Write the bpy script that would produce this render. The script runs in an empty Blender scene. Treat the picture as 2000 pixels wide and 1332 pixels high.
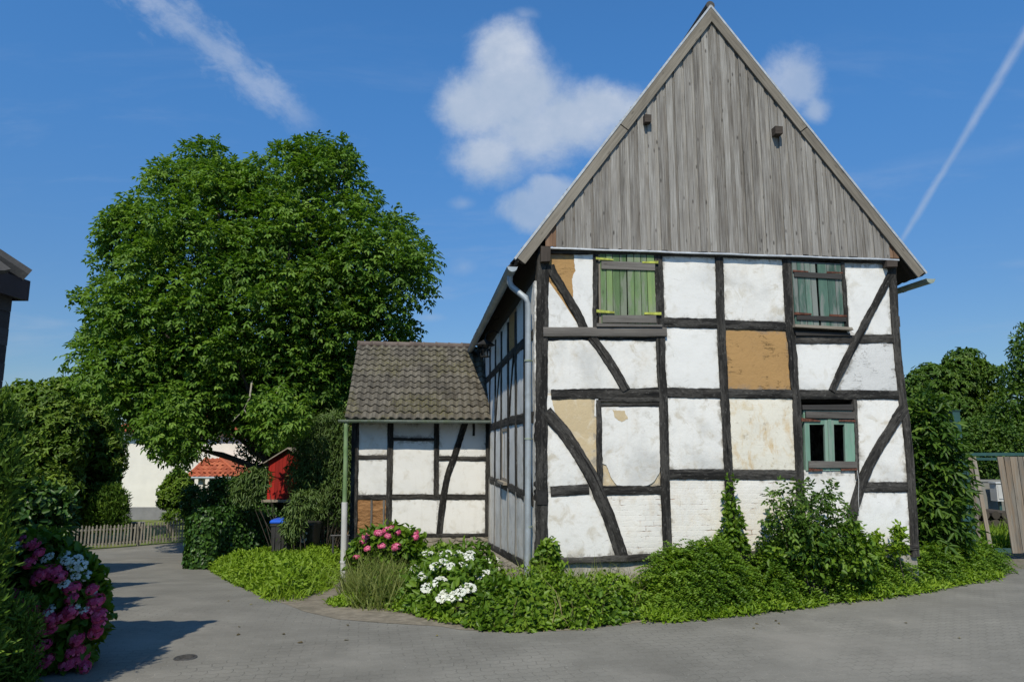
import bpy, bmesh, math, random
import numpy as np
from mathutils import Vector, noise as mnoise
random.seed(7)
RNG = np.random.default_rng(11)
scn = bpy.context.scene
COL = scn.collection
rad = math.radians

# ------------------------------------------------------------------ camera
F_PX = 1333.33
PITCH = 0.1519
CP, SP = math.cos(PITCH), math.sin(PITCH)
EYE = 2.1
cam_d = bpy.data.cameras.new("camera")
cam_d.sensor_width = 36.0
cam_d.lens = 24.0
cam_d.clip_start = 0.05
cam_d.clip_end = 3000.0
cam = bpy.data.objects.new("camera", cam_d)
COL.objects.link(cam)
cam.location = (0, 0, EYE)
cam.rotation_euler = (math.pi / 2 + PITCH, 0, 0)
scn.camera = cam

# ------------------------------------------------------------------ light
SUN_A, SUN_B = 0.16, 0.82            # metres travelled to the right / away per metre fallen
SUN_EL = math.atan(1 / math.hypot(SUN_A, SUN_B))
SUN_AZ = math.atan2(SUN_A, SUN_B)
sun_d = bpy.data.lights.new("sun", 'SUN')
sun_d.energy = 4.8
sun_d.angle = rad(0.53)
sun_d.color = (1.0, 0.92, 0.76)
sun = bpy.data.objects.new("sun", sun_d)
COL.objects.link(sun)
sun.rotation_euler = Vector((SUN_A, SUN_B, -1.0)).to_track_quat('-Z', 'Y').to_euler()

scn.view_settings.view_transform = 'Standard'
scn.view_settings.look = 'None'
scn.view_settings.exposure = 0.0
scn.view_settings.gamma = 1.0


# ------------------------------------------------------------------ projection helpers
def ray(u, v):
    x = (u - 1000.0) / F_PX
    yu = (666.0 - v) / F_PX
    return Vector((x, CP - yu * SP, SP + yu * CP))


def at_y(u, v, Y):
    d = ray(u, v)
    t = Y / d.y
    return Vector((d.x * t, Y, EYE + d.z * t))


def sstep(t):
    t = np.clip(t, 0, 1)
    return t * t * (3 - 2 * t)


GY = [-50, 6, 8, 10, 12.5, 16.5, 20, 25, 31, 60, 900]
GZ = [0.06, 0.05, 0.0, -0.12, -0.40, -0.92, -1.15, -1.6, -1.75, -1.9, -2.2]


def gz(x, y):
    x = np.asarray(x, float); y = np.asarray(y, float)
    s = 0
    for o in (-1.2, -0.6, 0, 0.6, 1.2):
        s = s + np.interp(y + o, GY, GZ)
    left = s / 5
    w = 1 - sstep((x - 0.0) / 5.5)
    right = -0.004 * np.clip(y, 0, 100)
    return left * w + right * (1 - w)


def on_ground(u, v):
    d = ray(u, v)
    z = 0.0
    for _ in range(30):
        t = (z - EYE) / d.z
        z = 0.5 * z + 0.5 * float(gz(d.x * t, d.y * t))
    t = (z - EYE) / d.z
    return Vector((d.x * t, d.y * t, z))


HA = rad(7.6)
HO = Vector((0.34, 10.0, 0.0))
EX = Vector((math.cos(HA), math.sin(HA), 0))
EY = Vector((-math.sin(HA), math.cos(HA), 0))


def to_local(p):
    q = p - HO
    return Vector((q.dot(EX), q.dot(EY), q.z))


def to_world(p):
    return HO + EX * p[0] + EY * p[1] + Vector((0, 0, p[2]))


def on_front(u, v, c=0.0):
    """pixel -> point of the house-parallel plane local y = c, as (s, z)"""
    d = ray(u, v)
    o = Vector((0, 0, EYE)) - HO
    t = (c - o.dot(EY)) / d.dot(EY)
    p = o + d * t
    return (p.dot(EX), p.z)


def on_side(u, v, c=0.0):
    d = ray(u, v)
    o = Vector((0, 0, EYE)) - HO
    t = (c - o.dot(EX)) / d.dot(EX)
    p = o + d * t
    return (p.dot(EY), p.z)


# ------------------------------------------------------------------ node helper
class NT:
    def __init__(self, tree):
        self.t = tree

    def n(self, kind, inp=None, **props):
        nd = self.t.nodes.new(kind)
        for k, v in props.items():
            setattr(nd, k, v)
        for k, v in (inp or {}).items():
            self.set(nd.inputs[k], v)
        return nd

    def set(self, sock, v):
        if isinstance(v, bpy.types.NodeSocket):
            self.t.links.new(v, sock)
        elif isinstance(v, bpy.types.Node):
            self.t.links.new(v.outputs[0], sock)
        else:
            if isinstance(v, (tuple, list)) and len(v) == 3 and sock.type == 'RGBA':
                v = (*v, 1)
            sock.default_value = v

    def m(self, op, a, b=0.0, c=0.0, clamp=False):
        nd = self.t.nodes.new('ShaderNodeMath')
        nd.operation = op
        nd.use_clamp = clamp
        self.set(nd.inputs[0], a); self.set(nd.inputs[1], b); self.set(nd.inputs[2], c)
        return nd.outputs[0]

    def vm(self, op, a, b=(0, 0, 0)):
        nd = self.t.nodes.new('ShaderNodeVectorMath')
        nd.operation = op
        self.set(nd.inputs[0], a); self.set(nd.inputs[1], b)
        return nd.outputs['Value'] if op in ('LENGTH', 'DOT_PRODUCT', 'DISTANCE') else nd.outputs[0]

    def mix(self, f, a, b, blend='MIX'):
        nd = self.t.nodes.new('ShaderNodeMix')
        nd.data_type = 'RGBA'; nd.blend_type = blend
        self.set(nd.inputs[0], f); self.set(nd.inputs[6], a); self.set(nd.inputs[7], b)
        return nd.outputs[2]

    def ramp(self, f, stops, interp='LINEAR'):
        nd = self.t.nodes.new('ShaderNodeValToRGB')
        cr = nd.color_ramp
        cr.interpolation = interp
        while len(cr.elements) < len(stops):
            cr.elements.new(0.5)
        for e, (p, c) in zip(cr.elements, stops):
            e.position = p
            if not isinstance(c, (tuple, list)):
                c = (c, c, c)
            e.color = (*c[:3], 1)
        self.set(nd.inputs[0], f)
        return nd.outputs[0]

    def step(self, v, lo, hi):
        nd = self.t.nodes.new('ShaderNodeMapRange')
        nd.interpolation_type = 'SMOOTHSTEP'
        self.set(nd.inputs[0], v); self.set(nd.inputs[1], lo); self.set(nd.inputs[2], hi)
        return nd.outputs[0]

    def noise(self, vec, scale, detail=4.0, rough=0.55, dist=0.0):
        nd = self.n('ShaderNodeTexNoise', {'Scale': scale, 'Detail': detail, 'Roughness': rough, 'Distortion': dist})
        self.set(nd.inputs['Vector'], vec)
        return nd.outputs[0]

    def mapping(self, vec, loc=(0, 0, 0), rot=(0, 0, 0), scale=(1, 1, 1)):
        return self.n('ShaderNodeMapping', {'Vector': vec, 'Location': loc, 'Rotation': rot, 'Scale': scale}).outputs[0]


def new_mat(name):
    m = bpy.data.materials.new(name)
    m.use_nodes = True
    m.node_tree.nodes.clear()
    h = NT(m.node_tree)
    out = h.n('ShaderNodeOutputMaterial')
    return m, h, out


def principled(h, out, col, rough=0.8, spec=0.3, bump=None, bstr=0.3, bdist=0.01, metal=0.0):
    p = h.n('ShaderNodeBsdfPrincipled', {'Base Color': col, 'Roughness': rough, 'Specular IOR Level': spec, 'Metallic': metal})
    if bump is not None:
        b = h.n('ShaderNodeBump', {'Height': bump, 'Strength': bstr, 'Distance': bdist})
        h.set(p.inputs['Normal'], b.outputs[0])
    h.t.links.new(p.outputs[0], out.inputs[0])
    return p


# ------------------------------------------------------------------ world: sky and clouds
world = bpy.data.worlds.new("World")
scn.world = world
world.use_nodes = True
wt = world.node_tree
wt.nodes.clear()
W = NT(wt)
wout = W.n('ShaderNodeOutputWorld')
sky = W.n('ShaderNodeTexSky', sky_type='NISHITA')
sky.sun_disc = False
sky.sun_elevation = SUN_EL
sky.sun_rotation = math.pi + SUN_AZ
sky.altitude = 100
sky.air_density = 1.0
sky.dust_density = 0.6
sky.ozone_density = 3.0
wdir = W.vm('NORMALIZE', W.n('ShaderNodeTexCoord').outputs['Generated'])
sx = W.n('ShaderNodeSeparateXYZ', {0: wdir})
ysafe = W.m('MAXIMUM', sx.outputs[1], 0.02)
front = W.step(sx.outputs[1], 0.02, 0.15)
gx = W.m('DIVIDE', sx.outputs[0], ysafe)
gzv = W.m('DIVIDE', sx.outputs[2], ysafe)
gp = W.n('ShaderNodeCombineXYZ', {0: gx, 1: gzv}).outputs[0]


def sky_xy(u, v):
    d = ray(u, v)
    return d.x / d.y, d.z / d.y


def blob(u, v, ru, rv):
    cx, cy = sky_xy(u, v)
    x2, _ = sky_xy(u + ru, v)
    _, y2 = sky_xy(u, v - rv)
    mp = W.mapping(gp, loc=(-cx / (x2 - cx), -cy / (y2 - cy), 0), scale=(1 / (x2 - cx), 1 / (y2 - cy), 1))
    return W.m('SUBTRACT', 1.0, W.vm('LENGTH', mp))


def cloud(blobs, scale, amp, lo, hi, seed):
    acc = None
    for b in blobs:
        s = blob(*b)
        acc = s if acc is None else W.m('SMOOTH_MAX', acc, s, 0.25)
    off = W.vm('ADD', gp, (seed, seed * 0.7, seed * 1.3))
    n1 = W.noise(off, scale, 9.0, 0.66, 0.25)
    v = W.m('ADD', acc, W.m('MULTIPLY', W.m('SUBTRACT', n1, 0.5), amp))
    return W.step(v, lo, hi), v


c1, dens1 = cloud([(985, 100, 85, 85), (930, 215, 110, 85), (1010, 180, 125, 120), (960, 310, 120, 80),
                   (1050, 270, 130, 100), (1180, 205, 125, 75), (1110, 240, 130, 85)],
                  6.0, 1.5, 0.02, 0.74, 3.1)
c2, _ = cloud([(1040, 410, 90, 55), (1085, 380, 80, 50)], 8.0, 1.5, 0.05, 0.6, 8.4)
c3, _ = cloud([(1555, 165, 85, 90), (1590, 215, 45, 50)], 7.0, 1.6, 0.08, 0.85, 5.2)
c4, _ = cloud([(905, 522, 62, 34), (905, 398, 34, 18), (840, 620, 40, 12), (1022, 30, 40, 22)], 10.0, 1.6, 0.05, 1.3, 1.7)


def streak(p0, p1, w0, w1, nscale, stretch, lo, hi, amp, seed, taper=0.15):
    """soft band from p0 to p1 (pixels on the celestial sphere): cirrus or contrail"""
    a = Vector((*sky_xy(*p0), 0)); b = Vector((*sky_xy(*p1), 0))
    L = (b - a).length
    ang = math.atan2(b.y - a.y, b.x - a.x)
    rel = W.vm('SUBTRACT', gp, tuple(a))
    q = W.n('ShaderNodeSeparateXYZ', {0: W.mapping(rel, rot=(0, 0, -ang))})
    t = W.m('DIVIDE', q.outputs[0], L)
    wid = W.m('ADD', w0 / F_PX, W.m('MULTIPLY', t, (w1 - w0) / F_PX))
    d = W.m('DIVIDE', W.m('ABSOLUTE', q.outputs[1]), wid)
    st = W.mapping(q.outputs[0], scale=(1, 1, 1))
    vec = W.n('ShaderNodeCombineXYZ', {0: W.m('MULTIPLY', q.outputs[0], nscale * stretch), 1: W.m('MULTIPLY', q.outputs[1], nscale), 2: seed}).outputs[0]
    n1 = W.noise(vec, 1.0, 6.0, 0.65, 0.3)
    v = W.m('ADD', W.m('SUBTRACT', 1.0, d), W.m('MULTIPLY', W.m('SUBTRACT', n1, 0.5), amp))
    ends = W.m('MULTIPLY', W.step(t, -taper, taper), W.m('SUBTRACT', 1.0, W.step(t, 1 - taper, 1 + taper)))
    return W.m('MULTIPLY', W.step(v, lo, hi), ends)


s1 = streak((230, -60), (590, 235), 80, 50, 26.0, 0.55, 0.05, 1.25, 2.3, 2.0)
s2 = streak((2020, 40), (1755, 480), 17, 8, 30.0, 0.5, -0.1, 1.1, 1.2, 5.0, 0.08)
s3 = streak((1640, 350), (2100, 270), 18, 55, 20.0, 0.25, 0.1, 1.9, 1.8, 9.0, 0.3)
wispvec = W.mapping(gp, rot=(0, 0, 0.25), scale=(1.4, 7.0, 1))
wn = W.noise(wispvec, 1.6, 7.0, 0.62, 0.4)
wisp = W.m('MULTIPLY', W.step(wn, 0.48, 0.80), W.m('MULTIPLY', W.m('SUBTRACT', 1.0, W.step(gzv, 0.15, 0.75)), 0.46))

cover = W.m('MAXIMUM', W.m('MULTIPLY', c1, 0.88), W.m('MULTIPLY', c2, 0.66))
cover = W.m('MAXIMUM', cover, W.m('MULTIPLY', c3, 0.62))
cover = W.m('MAXIMUM', cover, W.m('MULTIPLY', c4, 0.36))
cover = W.m('MAXIMUM', cover, W.m('MULTIPLY', s1, 0.42))
cover = W.m('MAXIMUM', cover, W.m('MULTIPLY', s2, 0.40))
cover = W.m('MAXIMUM', cover, W.m('MULTIPLY', s3, 0.14))
cover = W.m('MAXIMUM', cover, wisp)
cover = W.m('MULTIPLY', cover, front)
# brighter towards the sun-side billows, greyer base
relief = W.noise(W.vm('ADD', gp, (1.3, 4.4, 0)), 9.0, 8.0, 0.62)
hgt = W.m('MULTIPLY', W.m('SUBTRACT', gzv, 0.45), 1.3)
cl_v = W.m('ADD', W.m('ADD', hgt, W.m('MULTIPLY', W.m('SUBTRACT', relief, 0.5), 1.4)), 0.40, clamp=True)
cl_col = W.ramp(cl_v, [(0.0, (0.36, 0.47, 0.62)), (0.5, (0.49, 0.57, 0.70)), (1.0, (0.74, 0.78, 0.85))])
SKY_STR = 0.075
blue = W.step(sx.outputs[2], 0.02, 0.58)
sky_tint = W.mix(blue, (0.80, 1.0, 1.20), (0.86, 1.75, 2.36))
sky_c = W.mix(1.0, sky.outputs[0], sky_tint, 'MULTIPLY')
cl_scaled = W.mix(1.0, cl_col, (1 / SKY_STR,) * 3, 'MULTIPLY')
wcol = W.mix(cover, sky_c, cl_scaled)
bg = W.n('ShaderNodeBackground', {'Color': wcol, 'Strength': SKY_STR})
wt.links.new(bg.outputs[0], wout.inputs[0])


# ------------------------------------------------------------------ object helpers
def tag(o, label=None, cat=None, group=None, kind=None):
    if label: o['label'] = label
    if cat: o['category'] = cat
    if group: o['group'] = group
    if kind: o['kind'] = kind
    return o


def empty(name, loc=(0, 0, 0), rz=0.0, label=None, cat=None, group=None):
    o = bpy.data.objects.new(name, None)
    COL.objects.link(o)
    o.empty_display_size = 0.3
    o.location = loc
    o.rotation_euler = (0, 0, rz)
    return tag(o, label, cat, group)


def link_mesh(name, me, mat, parent=None):
    o = bpy.data.objects.new(name, me)
    COL.objects.link(o)
    for m in (mat if isinstance(mat, (list, tuple)) else [mat]):
        me.materials.append(m)
    if parent is not None:
        o.parent = parent
    return o


class MB:
    """collects vertices / faces / uv / tint and builds ONE mesh object"""
    def __init__(self):
        self.v = []; self.f = []; self.uv = []; self.t = []; self.mi = []

    def add(self, verts, faces, uvs=None, tint=0.5, mi=0):
        b = len(self.v)
        self.v.extend([tuple(p) for p in verts])
        for i, fc in enumerate(faces):
            self.f.append([b + k for k in fc])
            self.uv.append(uvs[i] if uvs else [(0, 0)] * len(fc))
            self.t.append(tint); self.mi.append(mi)

    def box(self, a, b, tint=0.5, mi=0, bev=0.0):
        x0, y0, z0 = [min(a[i], b[i]) for i in range(3)]
        x1, y1, z1 = [max(a[i], b[i]) for i in range(3)]
        self.hexa([(x0, y0, z0), (x1, y0, z0), (x1, y1, z0), (x0, y1, z0),
                   (x0, y0, z1), (x1, y0, z1), (x1, y1, z1), (x0, y1, z1)], tint, mi)

    def hexa(self, c, tint=0.5, mi=0):
        """8 corners: bottom ring then top ring; uv.u runs along the longest edge"""
        c = [Vector(p) for p in c]
        ex, ey, ez = c[1] - c[0], c[3] - c[0], c[4] - c[0]
        L = [ex.length, ey.length, ez.length]
        ax = max(range(3), key=lambda i: L[i])
        E = [ex, ey, ez]
        du = E[ax].normalized() if L[ax] > 1e-9 else Vector((1, 0, 0))
        fs = [(0, 3, 2, 1), (4, 5, 6, 7), (0, 1, 5, 4), (1, 2, 6, 5), (2, 3, 7, 6), (3, 0, 4, 7)]
        uvs = []
        r = random.random() * 7
        for f in fs:
            p0 = c[f[0]]
            nrm = (c[f[1]] - p0).cross(c[f[3]] - p0)
            dv = nrm.cross(du)
            dv = dv.normalized() if dv.length > 1e-9 else Vector((0, 0, 1))
            if abs(nrm.normalized().dot(du)) > 0.8 if nrm.length > 1e-12 else False:
                dv = E[(ax + 1) % 3].normalized(); du2 = E[(ax + 2) % 3].normalized()
                uvs.append([((c[k] - p0).dot(du2) + r, (c[k] - p0).dot(dv) + r) for k in f])
            else:
                uvs.append([((c[k] - c[0]).dot(du) + r, (c[k] - c[0]).dot(dv) + r) for k in f])
        self.add(c, fs, uvs, tint, mi)

    def bar(self, a, b, w, h, up=(0, 0, 1), tint=0.5, mi=0):
        a = Vector(a); b = Vector(b); up = Vector(up)
        d = (b - a).normalized()
        s = d.cross(up)
        if s.length < 1e-6:
            s = d.cross(Vector((1, 0, 0)))
        s.normalize()
        n = s.cross(d)
        s *= w / 2; n *= h / 2
        self.hexa([a - s - n, b - s - n, b + s - n, a + s - n, a - s + n, b - s + n, b + s + n, a + s + n], tint, mi)

    def tube(self, pts, r, k=10, cap=True, tint=0.5, mi=0):
        pts = [Vector(p) for p in pts]
        rr = r if isinstance(r, (list, tuple)) else [r] * len(pts)
        rings = []
        ref = Vector((0.13, 0.31, 0.94)).normalized()
        for i, p in enumerate(pts):
            d = (pts[min(i + 1, len(pts) - 1)] - pts[max(i - 1, 0)]).normalized()
            s = d.cross(ref)
            if s.length < 0.05: s = d.cross(Vector((1, 0, 0)))
            s.normalize(); n = s.cross(d)
            rings.append([p + (s * math.cos(2 * math.pi * j / k) + n * math.sin(2 * math.pi * j / k)) * rr[i] for j in range(k)])
        vs = [q for rg in rings for q in rg]
        fs = []; uvs = []
        for i in range(len(pts) - 1):
            for j in range(k):
                j2 = (j + 1) % k
                fs.append((i * k + j, i * k + j2, (i + 1) * k + j2, (i + 1) * k + j))
                uvs.append([(i * .3, j / k), (i * .3, (j + 1) / k), ((i + 1) * .3, (j + 1) / k), ((i + 1) * .3, j / k)])
        if cap:
            fs.append(tuple(range(k))[::-1]); uvs.append([(0, 0)] * k)
            fs.append(tuple((len(pts) - 1) * k + j for j in range(k))); uvs.append([(0, 0)] * k)
        self.add(vs, fs, uvs, tint, mi)

    def lathe(self, prof, c=(0, 0, 0), k=20, tint=0.5, mi=0):
        vs = []; fs = []
        for r, z in prof:
            for j in range(k):
                a = 2 * math.pi * j / k
                vs.append((c[0] + r * math.cos(a), c[1] + r * math.sin(a), c[2] + z))
        for i in range(len(prof) - 1):
            for j in range(k):
                fs.append((i * k + j, i * k + (j + 1) % k, (i + 1) * k + (j + 1) % k, (i + 1) * k + j))
        self.add(vs, fs, None, tint, mi)

    def prism(self, poly, ext, tint=0.5, mi=0):
        """closed prism: polygon (list of 3D points) pushed along ext"""
        a = [Vector(p) for p in poly]; e = Vector(ext); n = len(a)
        vs = a + [p + e for p in a]
        fs = [tuple(range(n))[::-1], tuple(range(n, 2 * n))] + [(i, (i + 1) % n, n + (i + 1) % n, n + i) for i in range(n)]
        uvs = [[(vs[k].x + vs[k].y, vs[k].z) for k in f] for f in fs]
        self.add(vs, fs, uvs, tint, mi)

    def build(self, name, mat, parent=None, smooth=False, xf=None, recalc=True):
        me = bpy.data.meshes.new(name)
        vs = self.v if xf is None else [tuple(xf(Vector(p))) for p in self.v]
        me.from_pydata(vs, [], self.f)
        uvl = me.uv_layers.new(name='uv')
        flat = [c for f in self.uv for p in f for c in p]
        uvl.data.foreach_set('uv', flat)
        at = me.attributes.new('tint', 'FLOAT', 'FACE')
        at.data.foreach_set('value', self.t)
        me.polygons.foreach_set('material_index', self.mi)
        if smooth:
            me.polygons.foreach_set('use_smooth', [True] * len(self.f))
        me.update()
        if recalc:
            bm = bmesh.new(); bm.from_mesh(me)
            bmesh.ops.recalc_face_normals(bm, faces=bm.faces)
            bm.to_mesh(me); bm.free()
        if smooth:
            try:
                me.set_sharp_from_angle(angle=rad(40))
            except Exception:
                pass
        return link_mesh(name, me, mat, parent)


def np_mesh(name, V, Q, tint, mat, parent=None):
    """numpy verts (n,3), faces (m,k), tint per face"""
    me = bpy.data.meshes.new(name)
    V = np.ascontiguousarray(V, np.float32)
    Q = np.ascontiguousarray(Q, np.int32)
    m, k = Q.shape
    me.vertices.add(len(V)); me.vertices.foreach_set('co', V.ravel())
    me.loops.add(m * k); me.loops.foreach_set('vertex_index', Q.ravel())
    me.polygons.add(m)
    me.polygons.foreach_set('loop_start', np.arange(0, m * k, k, dtype=np.int32))
    at = me.attributes.new('tint', 'FLOAT', 'FACE')
    at.data.foreach_set('value', np.ascontiguousarray(tint, np.float32))
    me.update(calc_edges=True)
    me.validate()
    return link_mesh(name, me, mat, parent)


# ------------------------------------------------------------------ materials
def plaster_mat(name, base, stain=(0.45, 0.36, 0.22), stain_amt=0.25, grey_amt=0.3, brick=0.0, rust=0.0, seed=0.0, bump=0.35, scratch=0.0):
    m, h, out = new_mat(name)
    oc = h.n('ShaderNodeTexCoord').outputs['Object']
    p = h.vm('ADD', oc, (seed * 3.1, 0, seed * 1.7))
    big = h.noise(p, 1.1, 5, 0.6, 0.4)
    mid = h.noise(p, 4.5, 6, 0.65, 0.6)
    fine = h.noise(p, 45.0, 4, 0.6)
    col = h.mix(h.m('MULTIPLY', h.step(big, 0.47, 0.72), grey_amt), base, tuple(b * f for b, f in zip(base, (0.66, 0.67, 0.68))))
    col = h.mix(h.m('MULTIPLY', h.step(mid, 0.50, 0.74), stain_amt), col, stain)
    # grey weathering blotches with little speckles
    speck = h.m('MULTIPLY', h.step(h.noise(p, 60.0, 3, 0.7), 0.60, 0.72), h.step(h.noise(p, 2.3, 3, 0.5), 0.48, 0.66))
    col = h.mix(h.m('MULTIPLY', speck, 0.5), col, (0.25, 0.24, 0.22))
    # run marks
    runs = h.noise(h.mapping(p, scale=(9.0, 1.0, 0.55)), 1.0, 5, 0.6)
    col = h.mix(h.m('MULTIPLY', h.step(runs, 0.56, 0.78), 0.16 + stain_amt * 0.4), col, tuple(0.5 * (a + b * 0.8) for a, b in zip(stain, base)))
    if rust:
        rn = h.m('MULTIPLY', h.step(h.noise(h.mapping(p, scale=(3.0, 1, 1.2)), 1.4, 6, 0.7, 0.5), 0.50, 0.68), rust)
        col = h.mix(rn, col, (0.50, 0.33, 0.13))
        rn2 = h.m('MULTIPLY', h.step(h.noise(p, 9.0, 5, 0.7), 0.58, 0.72), rust * 0.9)
        col = h.mix(rn2, col, (0.22, 0.15, 0.08))
    hgt = h.m('ADD', h.m('MULTIPLY', fine, 0.35), h.m('MULTIPLY', h.noise(p, 14.0, 4, 0.6), 0.7))
    if brick:
        bp = h.vm('ADD', h.n('ShaderNodeCombineXYZ', {0: h.n('ShaderNodeSeparateXYZ', {0: p}).outputs[0], 1: h.n('ShaderNodeSeparateXYZ', {0: p}).outputs[2]}).outputs[0],
                  h.vm('MULTIPLY', h.n('ShaderNodeTexNoise', {'Vector': p, 'Scale': 9.0}).outputs[1], (0.03, 0.03, 0)))
        br = h.n('ShaderNodeTexBrick', {'Vector': bp, 'Scale': 1.0, 'Mortar Size': 0.008, 'Mortar Smooth': 0.6, 'Brick Width': 0.25, 'Row Height': 0.075})
        joint = br.outputs['Fac']
        bare = h.m('MULTIPLY', h.step(h.noise(p, 2.6, 5, 0.7, 0.8), 0.515, 0.65), brick)
        dark = h.m('MULTIPLY', joint, bare)
        col = h.mix(h.m('MULTIPLY', dark, 0.85), col, (0.30, 0.19, 0.13))
        chip = h.m('MULTIPLY', h.step(h.noise(p, 11.0, 4, 0.7), 0.62, 0.70), bare)
        col = h.mix(h.m('MULTIPLY', chip, 0.8), col, (0.42, 0.25, 0.16))
        hgt = h.m('SUBTRACT', hgt, h.m('MULTIPLY', joint, h.m('ADD', 0.10 * brick, h.m('MULTIPLY', bare, 0.7))))
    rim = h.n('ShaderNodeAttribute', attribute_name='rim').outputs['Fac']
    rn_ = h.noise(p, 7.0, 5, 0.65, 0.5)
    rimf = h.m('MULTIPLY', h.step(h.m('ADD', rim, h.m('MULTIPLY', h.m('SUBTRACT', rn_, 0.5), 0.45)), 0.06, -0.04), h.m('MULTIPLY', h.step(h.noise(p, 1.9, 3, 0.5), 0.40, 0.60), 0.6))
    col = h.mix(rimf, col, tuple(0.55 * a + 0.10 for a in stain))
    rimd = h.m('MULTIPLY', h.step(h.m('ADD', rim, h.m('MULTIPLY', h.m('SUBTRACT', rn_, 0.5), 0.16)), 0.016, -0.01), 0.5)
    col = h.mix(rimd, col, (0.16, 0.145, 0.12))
    if scratch:
        sn = h.noise(h.mapping(p, scale=(3.0, 1.0, 15.0)), 1.0, 4, 0.6, 0.8)
        sc = h.m('MULTIPLY', h.step(h.m('ABSOLUTE', h.m('SUBTRACT', sn, 0.5)), 0.010, 0.003), h.step(h.noise(p, 3.3, 3, 0.6), 0.52, 0.60))
        col = h.mix(h.m('MULTIPLY', sc, scratch), col, (0.10, 0.065, 0.03))
        hgt = h.m('SUBTRACT', hgt, h.m('MULTIPLY', sc, scratch))
    # hairline cracks
    vor = h.n('ShaderNodeTexVoronoi', {'Vector': h.vm('ADD', p, h.vm('MULTIPLY', h.n('ShaderNodeTexNoise', {'Vector': p, 'Scale': 3.0}).outputs[1], (0.5, 0.5, 0.5))), 'Scale': 1.9}, feature='DISTANCE_TO_EDGE')
    crack = h.m('MULTIPLY', h.m('SUBTRACT', 1.0, h.step(vor.outputs['Distance'], 0.0, 0.007)), h.step(h.noise(p, 2.1, 3, 0.6), 0.585, 0.65))
    col = h.mix(h.m('MULTIPLY', crack, 0.55), col, (0.12, 0.10, 0.08))
    principled(h, out, col, 0.92, 0.15, hgt, bump, 0.012)
    return m


def wood_mat(name, stops, grain=1.0, knots=0.0, rough=0.85, tint_amt=0.25, bump=0.5, patch=None, patch_amt=0.0, streak=30.0, flecks=False):
    """weathered timber; uv.u runs along the grain"""
    m, h, out = new_mat(name)
    uv = h.n('ShaderNodeUVMap', uv_map='uv').outputs[0]
    tint = h.n('ShaderNodeAttribute', attribute_name='tint').outputs['Fac']
    off = h.n('ShaderNodeCombineXYZ', {0: h.m('MULTIPLY', tint, 37.0), 1: h.m('MULTIPLY', tint, 91.0), 2: h.m('MULTIPLY', tint, 13.0)}).outputs[0]
    q = h.vm('ADD', uv, off)
    g = h.noise(h.mapping(q, scale=(1.6, streak, 1)), 1.0, 6, 0.65, 0.25)
    g2 = h.noise(h.mapping(q, scale=(4.0, streak * 3.2, 1)), 1.0, 4, 0.6)
    b = h.noise(h.mapping(q, scale=(1.2, 3.0, 1)), 1.0, 4, 0.55)
    v = h.m('ADD', h.m('MULTIPLY', g, 0.75 * grain), h.m('ADD', h.m('MULTIPLY', g2, 0.35 * grain), h.m('MULTIPLY', b, 0.35)))
    v = h.m('ADD', h.m('SUBTRACT', v, 0.36 * grain + 0.01), h.m('MULTIPLY', h.m('SUBTRACT', tint, 0.5), tint_amt))
    col = h.ramp(v, stops)
    hgt = h.m('ADD', g, h.m('MULTIPLY', g2, 0.6))
    if knots:
        vo = h.n('ShaderNodeTexVoronoi', {'Vector': h.mapping(q, scale=(3.2, 9.0, 1)), 'Scale': 1.0, 'Randomness': 1.0})
        kn = h.m('MULTIPLY', h.m('SUBTRACT', 1.0, h.step(vo.outputs['Distance'], 0.05, 0.17)), knots)
        col = h.mix(kn, col, (0.045, 0.04, 0.036))
    if patch is not None:
        pm = h.m('MULTIPLY', h.step(h.noise(h.mapping(q, scale=(1.3, 7.0, 1)), 1.0, 5, 0.65, 0.3), 0.44, 0.60), patch_amt)
        col = h.mix(pm, col, patch)
    if flecks:
        fl = h.noise(h.mapping(q, scale=(14.0, 34.0, 1)), 1.0, 5, 0.7, 0.3)
        col = h.mix(h.m('MULTIPLY', h.step(fl, 0.55, 0.70), 0.42), col, (0.19, 0.183, 0.17))
        col = h.mix(h.m('MULTIPLY', h.step(fl, 0.47, 0.36), 0.7), col, (0.008, 0.008, 0.008))
        sp = h.step(h.noise(h.mapping(q, scale=(0.8, 26.0, 1)), 1.0, 3, 0.5, 0.2), 0.635, 0.66)
        col = h.mix(h.m('MULTIPLY', sp, 0.9), col, (0.004, 0.004, 0.004))
        hgt = h.m('SUBTRACT', h.m('ADD', hgt, h.m('MULTIPLY', fl, 1.2)), h.m('MULTIPLY', sp, 1.5))
    principled(h, out, col, rough, 0.25, hgt, bump, 0.006)
    return m


def simple_mat(name, col, rough=0.6, spec=0.4, metal=0.0, var=0.2, scale=6.0, bump=0.0, dirt=None, dirt_amt=0.4):
    m, h, out = new_mat(name)
    oc = h.n('ShaderNodeTexCoord').outputs['Object']
    n = h.noise(oc, scale, 5, 0.6)
    c = h.mix(h.m('MULTIPLY', h.step(n, 0.3, 0.75), 1.0), tuple(x * (1 - var) for x in col), tuple(min(1, x * (1 + var)) for x in col))
    if dirt:
        c = h.mix(h.m('MULTIPLY', h.step(h.noise(oc, scale * 0.5, 6, 0.65, 0.4), 0.48, 0.66), dirt_amt), c, dirt)
    principled(h, out, c, rough, spec, h.noise(oc, scale * 6, 4, 0.6) if bump else None, bump, 0.01, metal)
    return m


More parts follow.
